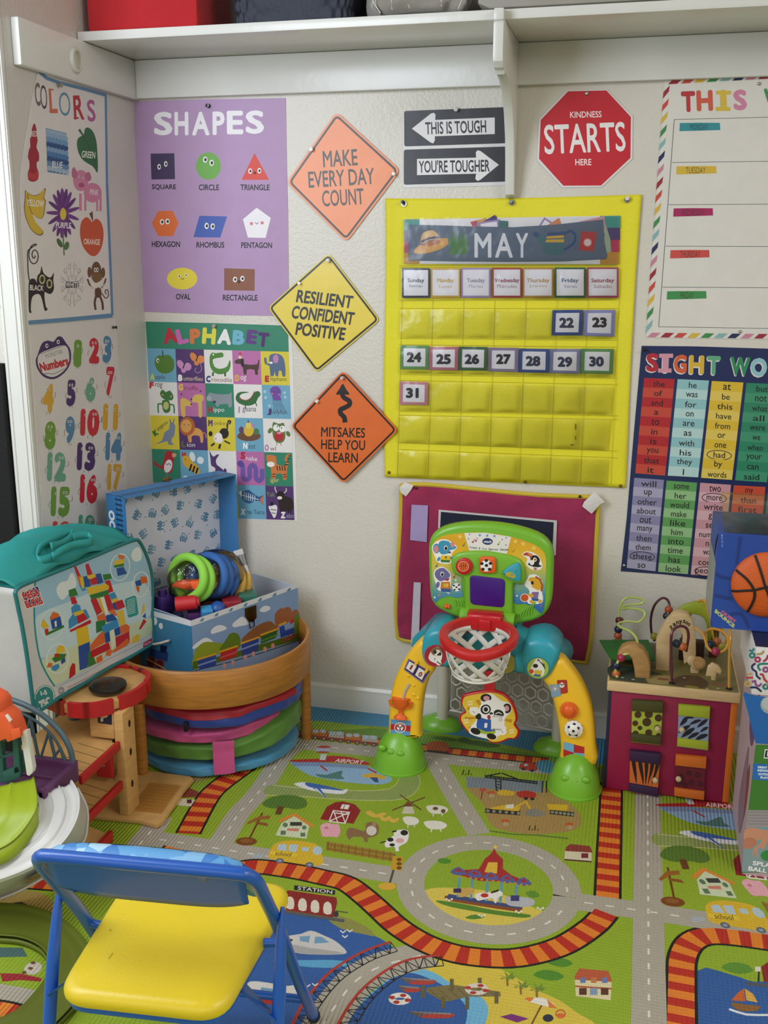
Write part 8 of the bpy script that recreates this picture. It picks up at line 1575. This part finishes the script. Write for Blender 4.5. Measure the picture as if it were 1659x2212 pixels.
blocks = [(r0, [(752, 390), (780, 395), (825, 490), (790, 500)]), (o0, [(785, 492), (830, 490), (860, 560), (815, 590)]), (lb, [(810, 590), (865, 575), (878, 640), (840, 650)]), (y0_, [(812, 510), (848, 500), (862, 610), (840, 630)]), (r0, [(872, 380), (905, 362), (950, 480), (895, 490)]), (b0, [(850, 500), (910, 490), (930, 600), (870, 610)]), (y0_, [(890, 490), (970, 470), (975, 510), (900, 525)]), (r0, [(918, 530), (985, 500), (1015, 570), (935, 590)]), (b0, [(978, 475), (1030, 465), (1060, 560), (1000, 580)]), (g0, [(1050, 480), (1130, 470), (1145, 520), (1065, 540)]), (r0, [(1070, 545), (1125, 535), (1160, 650), (1110, 670)]),
          (y0_, [(888, 615), (1085, 572), (1118, 600), (1110, 630), (910, 690)]), (g0, [(915, 690), (1105, 635), (1115, 690), (935, 735)]), (r0, [(925, 735), (985, 720), (1045, 860), (990, 900)]), (y0_, [(1000, 720), (1030, 712), (1080, 860), (1050, 880)]), ('#e8ece4', [(1025, 715), (1060, 705), (1110, 880), (1080, 890)]), (r0, [(1062, 695), (1115, 685), (1165, 830), (1110, 860)]), (lb, [(1115, 680), (1170, 655), (1200, 720), (1140, 740)]), (y0_, [(1140, 735), (1200, 715), (1220, 760), (1160, 780)]), (r0, [(1175, 760), (1250, 735), (1280, 810), (1190, 850)]), (b0, [(1150, 770), (1180, 765), (1195, 840), (1160, 840)]), (o0, [(990, 905), (1065, 870), (1090, 950), (1005, 980)]), (o0, [(1110, 850), (1165, 830), (1200, 900), (1150, 900)]), (y0_, [(1195, 860), (1260, 835), (1285, 990), (1225, 1000)]),
          (g0, [(700, 640), (770, 615), (800, 690), (710, 710)]), (r0, [(718, 712), (765, 700), (795, 775), (735, 785)]), (lb, [(728, 820), (770, 775), (820, 795), (830, 850), (735, 880)]), (lb, [(700, 950), (745, 880), (800, 870), (830, 960), (705, 1040)]), (y0_, [(750, 870), (850, 840), (860, 880), (765, 905)]), (r0, [(782, 910), (855, 870), (905, 930), (800, 985)]), (lb, [(845, 840), (880, 835), (920, 920), (895, 930)]), (r0, [(712, 1050), (925, 940), (935, 975), (720, 1070)]), (y0_, [(775, 1040), (895, 995), (918, 1160), (800, 1215)]), (b0, [(800, 1215), (918, 1165), (920, 1250), (895, 1430), (815, 1462)]), (g0, [(898, 1280), (935, 1260), (985, 1390), (900, 1430)]),
          (g0, [(980, 960), (1080, 940), (1075, 1040), (985, 1080)]), (b0, [(1080, 900), (1150, 880), (1200, 940), (1090, 970)]), (lb, [(1035, 1010), (1200, 935), (1215, 1010), (1060, 1090)]), (o0, [(1005, 1100), (1045, 1060), (1075, 1080), (1080, 1170), (920, 1260), (925, 1200)]), (r0, [(925, 1260), (1110, 1170), (1130, 1240), (935, 1335)]), (b0, [(1065, 1085), (1115, 1060), (1125, 1160), (1080, 1180)]), ('#dfe4c8', [(1118, 1060), (1165, 1035), (1180, 1180), (1140, 1260)]), (b0, [(1165, 1040), (1220, 1010), (1230, 1090), (1180, 1110)]), (o0, [(1225, 1010), (1290, 985), (1325, 1010), (1320, 1060), (1230, 1090)]), (r0, [(1180, 1120), (1320, 1060), (1325, 1160), (1190, 1230)]), (o0, [(1150, 1260), (1300, 1130), (1330, 1170), (1290, 1210), (1160, 1280)]), (o0, [(1090, 1250), (1150, 1250), (1130, 1310), (1080, 1310)]), (o0, [(985, 1330), (1040, 1300), (1050, 1360), (990, 1390)]), (r0, [(715, 1440), (740, 1385), (770, 1395), (772, 1500), (705, 1550)]), (y0_, [(1350, 1130), (1400, 1090), (1438, 1100), (1420, 1160), (1355, 1190)]),
          (o0, [(1205, 270), (1280, 290), (1265, 325), (1215, 315)]), (y0_, [(1170, 335), (1275, 320), (1270, 365), (1165, 385)]), (g0, [(1165, 385), (1270, 365), (1265, 395), (1170, 410)]), (b0, [(1190, 415), (1265, 400), (1300, 470), (1205, 495)]), (b0, [(1380, 550), (1440, 530), (1450, 590), (1395, 600)]), (o0, [(1435, 500), (1500, 500), (1510, 560), (1450, 575)]), (o0, [(1390, 600), (1430, 600), (1425, 670), (1400, 640)]), (y0_, [(1440, 900), (1470, 760), (1485, 850)]), (b0, [(1455, 910), (1490, 870), (1495, 930)]), (r0, [(1420, 1040), (1470, 930), (1500, 960), (1440, 1040)]), (o0, [(505, 925), (540, 860), (600, 880), (605, 910), (520, 945)]), (b0, [(515, 945), (615, 905), (635, 1010), (535, 1040)]), ('#dfe8ea', [(555, 960), (575, 950), (580, 1010), (562, 1018)]), (g0, [(470, 1080), (650, 995), (655, 1020), (475, 1105)]), (y0_, [(415, 1000), (440, 930), (500, 1010), (450, 1035)]), (r0, [(455, 1040), (490, 1030), (495, 1070), (465, 1100)]), (y0_, [(575, 1240), (610, 1200), (660, 1215), (660, 1270), (580, 1290)]), (g0, [(530, 1340), (600, 1290), (680, 1290), (660, 1340), (560, 1380)]), (r0, [(560, 1290), (600, 1285), (605, 1330), (555, 1320)]), (o0, [(475, 1430), (500, 1380), (540, 1390), (520, 1430)]), (lb, [(525, 1420), (600, 1390), (610, 1430), (570, 1468), (530, 1460)]), (b0, [(620, 1360), (665, 1330), (670, 1370), (630, 1400)])]
for c, P in blocks: a.poly(c, P)
a.poly('#a8184a', [(1468, 1180), (1555, 1130), (1560, 1180), (1465, 1230)]); a.text('#e8c8d4', 'Fisher-Price', 1512, 1180, 80, 20, -28, .03)
a.ell('#1f8a8a', 455, 1745, 108, 138, 15); a.ring('#d8e4e0', 455, 1745, 96, 126, 9, 15) ; a.poly('#1f8a8a', [(365, 1700), (400, 1800), (385, 1862), (350, 1830)])
a.text('#dfe8e4', '1-5', 447, 1690, 66, 48, -14, .05); a.text('#d4dcd8', '75C', 462, 1790, 125, 82, -26, .07); a.ell('#8f9498', 627, 1668, 32, 40, 10); a.text('#c8cccc', '80+', 627, 1668, 40, 24, -20, .03)
for v in a.v:
    v.z = max(v.z, .307)
ob('front_print', a, GLOSS, mg, smooth=0)
sp2 = Art(fw_[-14]+bn*-.02, -bu, .00003)
bumps = MB()
for r in range(5): bumps.ball(C0+bn*(-.03-.002*r)-bu*(-.012-.0+.0)+V(0, 0, .06+r*.043)+bu*(-.012-.008*r), .017, (1, .35, 1), 12)
ob('embossed_studs', bumps, GW, mg, smooth=80)
# ------------------------------------------------------------------ plastic road playset at the left edge
ps = thing('toy_roadway', 'plastic toy roadway with white curved ramp, purple bridge and orange roofed house at left', 'toy', (-1.2, -.98, 0))
PUR = M('#5a2f58', .45, 'plum_plastic', var=.03); WHR = M('#c9c9c6', .35, 'white_ramp_plastic', var=.03, bump=.15, bscale=20); LIMP = M('#93a81c', .4, 'lime_roof_plastic', var=.03); GRS = M('#4a6068', .4, 'slate_plastic', var=.03); ORR = M('#dd5a30', .45, 'orange_roof_plastic', var=.03); DGR = M('#27564f', .45, 'dark_green_plastic', var=.03)
def loft(A, B, n=6):
    """A,B: lists of (px,py,z) edges -> points"""
    a = [PZ(x, y, z) for x, y, z in crom(A, n, False)]; b = [PZ(x, y, z) for x, y, z in crom(B, n, False)]; return a, b
def strip(mb, a, b, m=1, fn=None):
    nn = len(a); vs = []
    for i in range(nn):
        for j in range(m+1):
            t = j/m; p = a[i].lerp(b[i], t); p = p+V(0, 0, fn(t) if fn else 0); vs.append(p)
    mb.add(vs, [(i*(m+1)+j, i*(m+1)+j+1, (i+1)*(m+1)+j+1, (i+1)*(m+1)+j) for i in range(nn-1) for j in range(m)])
Rr_ = [(156, 1692, .235), (172, 1726, .226), (168, 1774, .21), (138, 1826, .19), (80, 1874, .165), (0, 1908, .14), (-90, 1930, .115)]
Ll_ = [(76, 1715, .235), (84, 1750, .226), (72, 1788, .21), (46, 1818, .19), (0, 1846, .165), (-50, 1862, .14), (-110, 1872, .115)]
Wb_ = [(166, 1702, .195), (186, 1742, .155), (188, 1782, .12), (177, 1822, .09), (131, 1870, .06), (41, 1924, .03), (-60, 1960, .004)]
ra_, la_ = loft(Rr_, Ll_); wa_, _ = loft(Wb_, Wb_)
def prof(t): return .007 if t < .08 or t > .92 else (.004 if .40 < t < .60 else 0) if True else 0
m_ = MB(); strip(m_, la_, ra_, 25, lambda t: .008 if t < .06 or t > .94 else (.005 if .30 < t < .36 or .62 < t < .68 else (-.002 if .12 < t < .28 or .72 < t < .88 else 0)))
strip(m_, ra_, wa_, 4, lambda t: .008 if t < .01 else 0); lb_ = [V(p.x, p.y, max(.003, p.z-.05)) for p in la_]; strip(m_, la_, lb_, 2, lambda t: .008 if t < .01 else 0)
ob('curved_ramp', m_, WHR, ps, smooth=45, solid=.003)
ob('ramp_flange', MB().tube(wa_, .0035, 8), WHR, ps)
i0 = 25; st3 = MB()
q_ = [ra_[i].lerp(wa_[i], .06)+(ra_[i]-la_[i]).normalized()*.007 for i in (24, 26, 28)]; q2 = [ra_[i].lerp(wa_[i], .62)+(ra_[i]-la_[i]).normalized()*.007 for i in (28, 26, 24)]
a = Art((q_[0]+q2[0])/2, (q_[2]-q_[0]).cross(q2[2]-q_[0]), .00004); nz = a.n
a.uv = (q2[2]+nz*.002, (q2[0]-q2[2]), (q_[0]-q2[2])); a.poly('#8a8f94', [(0, 0), (1, 0), (1, .5), (.6, .8), (.2, .85), (0, .5)]); a.poly('#7a4038', [(.3, .1), (.9, .1), (.9, .4), (.7, .55), (.62, .9), (.52, .6), (.35, .55)]); a.poly('#5a5f68', [(0, 0), (.3, 0), (.28, .4), (.02, .4)]); [a.rect('#c8b8a8', .36+k*.13, .2, .42+k*.13, .42) for k in range(4)]
ob('castle_sticker', a, STICKER, ps, smooth=0)
# purple bridge deck with arch truss
zd = .245; e0_, e1b = PZ(163, 1650, zd), PZ(72, 1712, zd)
xr = -1.098; yb0, yb1 = -.902, -1.030
bd = MB().span((-1.395, yb1, .207), (xr, yb0, zd-.006), .002).span((-1.395, yb0-.014, .2071), (xr+.004, yb0, zd+.006), .003).span((-1.395, yb1, .2072), (xr, yb1+.012, zd+.004), .002).span((-1.395, -.972, .2073), (xr-.002, -.964, zd-.001), .001)
bd.span((xr-.012, yb1, .205), (xr+.003, yb0, zd), .002); ob('bridge_deck', bd, PUR, ps)
xc = -1.275; ar_ = MB(); arc = [V(xc+.172*math.cos(t), yb0-.006, zd+.004+.128*math.sin(t)) for t in (PI*i/24 for i in range(25))]
ar_.tube(arc, .0062, 10)
inn_ = [V(xc+.150*math.cos(t), yb0-.006, zd+.002+.108*math.sin(t)) for t in (PI*i/24 for i in range(25))]; ar_.tube(inn_, .003, 8)
for k in range(8):
    t0 = PI*(k+.7)/8.4; xa = xc+.150*math.cos(t0); za = zd+.002+.108*math.sin(t0)
    ar_.tube([V(xa, yb0-.006, za), V(xa+.012, yb0-.006, zd-.002)], .0036, 8); ar_.tube([V(xa, yb0-.006, za), V(xa-.026, yb0-.006, zd-.002)], .003, 8)
ob('arch_truss', ar_, GRS, ps)
# lime road dropping from the house
lr, ll = loft([(72, 1682, .262), (80, 1740, .248), (64, 1778, .228), (30, 1818, .205), (-10, 1840, .19), (-80, 1862, .17)], [(-10, 1700, .262), (-30, 1745, .248), (-50, 1785, .228), (-80, 1805, .205), (-110, 1815, .19), (-160, 1825, .17)])
m_ = MB(); strip(m_, ll, lr, 12, lambda t: .006 if t > .95 or t < .05 else (.003 if .35 < t < .42 else 0)); lw = [V(p.x+.002, p.y, p.z-.03) for p in lr]; strip(m_, lr, lw, 2)
ob('lime_road', m_, LIMP, ps, smooth=45, solid=.003)
# house front on the deck
yh = -1.022
def hp2(x, y, yy=yh): return PY(x, y, yy)
hw = MB()
for P in ([(0, 1592), (38, 1583), (44, 1660), (38, 1672), (0, 1680)],): pass
for P in ([(-60, 1600), (36, 1580), (37, 1596), (-60, 1618)], [(26, 1584), (36, 1581), (43, 1668), (30, 1672)], [(-8, 1594), (2, 1592), (8, 1680), (-2, 1684)], [(0, 1634), (28, 1626), (28, 1631), (0, 1640)], [(-60, 1690), (38, 1655), (44, 1668), (42, 1680), (-60, 1722)]): m_ = MB().prism([hp2(x, y) for x, y in P], (0, .012, 0), .001); hw.add(m_.v, m_.f)
hw.prism([hp2(x, y, yh+.01) for x, y in ((36, 1622), (50, 1628), (52, 1668), (42, 1668))], (0, .01, 0), .001)
ob('house_wall', hw, DGR, ps)
ob('white_post', MB().prism([hp2(x, y, yh-.004) for x, y in ((43, 1582), (57, 1579), (71, 1661), (69, 1671), (62, 1677), (57, 1674))], (0, .014, 0), .002), M('#d6d4cc', .4), ps)
rfm = MB().prism([hp2(x, y, yh+.015) for x, y in ((-70, 1470), (0, 1482), (18, 1492), (27, 1503), (29, 1519), (45, 1532), (56, 1555), (62, 1576), (44, 1583), (40, 1576), (0, 1591), (-70, 1612))], (0, -.045, 0), .004); ob('house_roof', rfm, ORR, ps)
ob('roof_clip', MB().prism([hp2(x, y, yh-.032) for x, y in ((10, 1546), (15, 1543), (25, 1556), (20, 1561))], (0, .004, 0), .001), M('#d9c8bc', .4), ps)
ob('roof_rib', MB().prism([hp2(x, y, yh-.0325) for x, y in ((22, 1577), (42, 1573), (45, 1592), (27, 1600))], (0, .006, 0), .002), ORR, ps)
ob('house_leg', MB().span((-1.385, -1.02, .001), (-1.35, -.93, .21), .004).span((-1.15, -.955, .001), (-1.12, -.915, .206), .004), PUR, ps)
# slate coloured road strip lying on the mat behind the chair
sa_, sb2 = loft([(180, 1838, .012), (215, 1862, .012), (290, 1905, .012), (352, 1950, .012), (405, 2010, .012), (430, 2060, .012)], [(216, 1843, .012), (250, 1852, .012), (330, 1870, .012), (430, 1905, .012), (510, 1970, .012), (540, 2050, .012)])
m_ = MB(); strip(m_, sa_, sb2, 8, lambda t: .004 if t < .07 or t > .93 else 0); strip(m_, sa_, [V(p.x, p.y, .001) for p in sa_], 1); strip(m_, sb2, [V(p.x, p.y, .001) for p in sb2], 1)
tag(ob('toy_road_piece', m_, M('#47606a', .4, 'slate_blue_plastic', var=.05), smooth=40, solid=.002), 'slate blue plastic road piece on the mat behind the yellow chair seat', 'toy')
# lime ring track in the lower left corner, shade darkened into its colour
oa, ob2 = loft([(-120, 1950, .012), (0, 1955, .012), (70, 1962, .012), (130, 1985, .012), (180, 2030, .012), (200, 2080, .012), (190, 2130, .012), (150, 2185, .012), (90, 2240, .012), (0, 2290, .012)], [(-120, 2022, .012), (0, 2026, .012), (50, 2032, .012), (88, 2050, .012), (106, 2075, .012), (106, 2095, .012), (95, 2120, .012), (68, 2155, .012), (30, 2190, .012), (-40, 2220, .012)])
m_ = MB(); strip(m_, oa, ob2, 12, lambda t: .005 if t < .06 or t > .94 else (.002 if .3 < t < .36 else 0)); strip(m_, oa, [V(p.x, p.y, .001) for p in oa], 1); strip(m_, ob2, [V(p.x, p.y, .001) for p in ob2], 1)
tag(ob('toy_track', m_, M('#5d681c', .45, 'shaded_lime_plastic', var=.06), smooth=40, solid=.002), 'curved lime plastic track, shade painted in as dark olive, lying on the mat in the lower left corner', 'toy')

# ------------------------------------------------------------------ blue folding child chair
cyaw = math.radians(5.5); CU = V(math.cos(cyaw), math.sin(cyaw), 0); CV = V(-math.sin(cyaw), math.cos(cyaw), 0); CO = V(-.611, -1.424, 0)
def cw(u, v, z): return CO+CU*u+CV*v+V(0, 0, z)
fc = thing('folding_chair', 'small blue metal folding chair with yellow padded seat in the foreground', 'chair', CO)
BLU = M('#1b58b4', .3, 'blue_enamel', var=.03, coat=.25); r0_ = .0095
u0 = .153
fr = crom([(-u0, .188, .0095), (-u0, .086, .158), (-u0, -.02, .328), (-u0, -.10, .442), (-u0*.99, -.128, .482), (-u0*.93, -.139, .497), (-u0*.8, -.142, .501), (0, -.142, .501), (u0*.8, -.142, .501), (u0*.93, -.139, .497), (u0*.99, -.128, .482), (u0, -.10, .442), (u0, -.02, .328), (u0, .086, .158), (u0, .188, .0095)], 4, False)
ob('main_frame', MB().tube([cw(*p) for p in fr], r0_, 14), BLU, fc, smooth=60)
for s_ in (-1, 1):
    ob('rear_leg', MB().tube([cw(s_*(u0+.013), -.052, .392), cw(s_*(u0+.013), -.066, .352), cw(s_*(u0+.015), -.085, .29), cw(s_*(u0+.015), -.17, .0095)], [.003, .0075, .0095, .0095], 12), BLU, fc)
    ob('seat_link', MB().prism([cw(s_*(u0+.014), -.112, .252), cw(s_*(u0+.014), -.092, .238), cw(.108 if s_ > 0 else -.122, -.06, .268), cw(.106 if s_ > 0 else -.122, -.09, .282)], V(0, 0, .004), .001), BLU, fc)
    ob('pivot_pin', MB().tube([cw(s_*.11, -.005, .292), cw(s_*(u0+.004), -.0, .296)], .007, 10), BLU, fc)
    ob('foot_cap', MB().tube([cw(s_*u0, .1895, .0075), cw(s_*u0, .183, .016)], .0115, 12).tube([cw(s_*(u0+.015), -.172, .0075), cw(s_*(u0+.015), -.168, .018)], .0115, 12), M('#1a1a1c', .7), fc)
ob('cross_bar', MB().tube([cw(-u0, .136, .085), cw(u0, .136, .085)], .007, 10), BLU, fc)
ob('cross_bar', MB().tube([cw(-u0-.015, -.145, .09), cw(u0+.015, -.145, .09)], .007, 10), BLU, fc)
def seatpts(s_): return [(s_*a, s_*b) for a, b in rnd([(-.126, -.160), (.108, -.160), (.136, .130), (-.133, .130)], .042, 6)]
b = MB(); P = seatpts(1); nq = len(P)
rings_ = [(1.0, .283), (1.015, .288), (1.015, .296), (.99, .303), (.93, .3075), (.6, .3095)]
vs = [cw(x*k, y*k, z) for k, z in rings_ for x, y in P]+[cw(0, 0, .310)]
fs = [(i*nq+j, i*nq+(j+1) % nq, (i+1)*nq+(j+1) % nq, (i+1)*nq+j) for i in range(len(rings_)-1) for j in range(nq)]+[((len(rings_)-1)*nq+j, (len(rings_)-1)*nq+(j+1) % nq, len(rings_)*nq) for j in range(nq)]
ob('seat_pad', b.add(vs, fs), M('#e0c728', .33, 'yellow_vinyl', bump=.08, bscale=160, var=.02), fc, smooth=60)
ob('seat_pan', MB().prism([cw(x*.985, y*.985, .272) for x, y in P], (0, 0, .0125), .002), BLU, fc)
mk_ = Art((0, 0, .3104), (0, 0, 1), .00001); mk_.crop(0, 1900, 5.53); mk_.line('#6a5a20', [(1295, 945), (1350, 875)], 5); mk_.poly('#3a3218', [(1300, 610), (1330, 590), (1325, 605)]); mk_.poly('#3a3218', [(1455, 402), (1470, 415), (1460, 412)])
ob('scuff_marks', mk_, PAPER, fc, smooth=0)
# back plate (blue metal, curved lower edge) and printed pad in front of it
def plate(u, v): x = -u0*.90+u*u0*1.80; zt = .498-.002; zl = .425-.012*math.sin(u*PI)+.016*(abs(u-.5)*2)**4; z = zt+(zl-zt)*v; return cw(x, -.138+.012*math.sin(u*PI)+.045*(zt-z)/.075*.62, z)
ob('back_plate', MB().grid(plate, 24, 8), BLU, fc, smooth=60, solid=.002)
def padf(u, v):
    x = -u0*.96+u*u0*1.92; e = (1-abs(2*u-1)**6)
    zt = .508-.020*(abs(2*u-1))**8; zl = .43; z = zt+(zl-zt)*v
    return cw(x, -.118+.012*math.sin(u*PI)*.6+.03*v+.014*math.sin(v*PI)*e+.0015*math.sin(u*90)*(abs(2*u-1)**4), z-.0)
pm = MB().grid(padf, 60, 10); m2 = MB().grid(lambda u, v: cw(-u0*.96+u*u0*1.92, -.118-.016*v+.006*math.sin(u*PI)*(1-v), .508-.020*(abs(2*u-1))**8+.004*math.sin(v*PI)-.002*v+.001*math.sin(u*110)*(abs(2*u-1)**3)), 60, 4); pm.add(m2.v, m2.f)
def printed():
    m = bpy.data.materials.new('blue_printed_vinyl'); m.use_nodes = True; nt = m.node_tree; b_ = nt.nodes['Principled BSDF']; tc = nt.nodes.new('ShaderNodeTexCoord'); vo = nt.nodes.new('ShaderNodeTexVoronoi'); vo.inputs['Scale'].default_value = 46; r = nt.nodes.new('ShaderNodeValToRGB'); r.color_ramp.interpolation = 'CONSTANT'
    for p, c in ((0, '#5f9fd4'), (.35, '#a9cfe4'), (.55, '#3f7fc4'), (.72, '#23408f'), (.8, '#7fb4dc')):
        e = r.color_ramp.elements.new(p) if p else r.color_ramp.elements[0]; e.color = lin(c)
    nt.links.new(tc.outputs['Object'], vo.inputs['Vector']); sp = nt.nodes.new('ShaderNodeSeparateColor'); nt.links.new(vo.outputs['Color'], sp.inputs[0]); nt.links.new(sp.outputs[0], r.inputs[0]); nt.links.new(r.outputs[0], b_.inputs['Base Color']); b_.inputs['Roughness'].default_value = .35; return m
ob('back_pad', pm, printed(), fc, smooth=60)
for x in (.078,): ob('screw', MB().lathe([(.007, 0), (.0062, .0015), (.002, .0022), (0, .0022)], plate(.5+x/(u0*1.8), .2)+CV*-.003, -CV+V(0, 0, .3), 14), M('#8a9aae', .3, None, metal=1), fc)
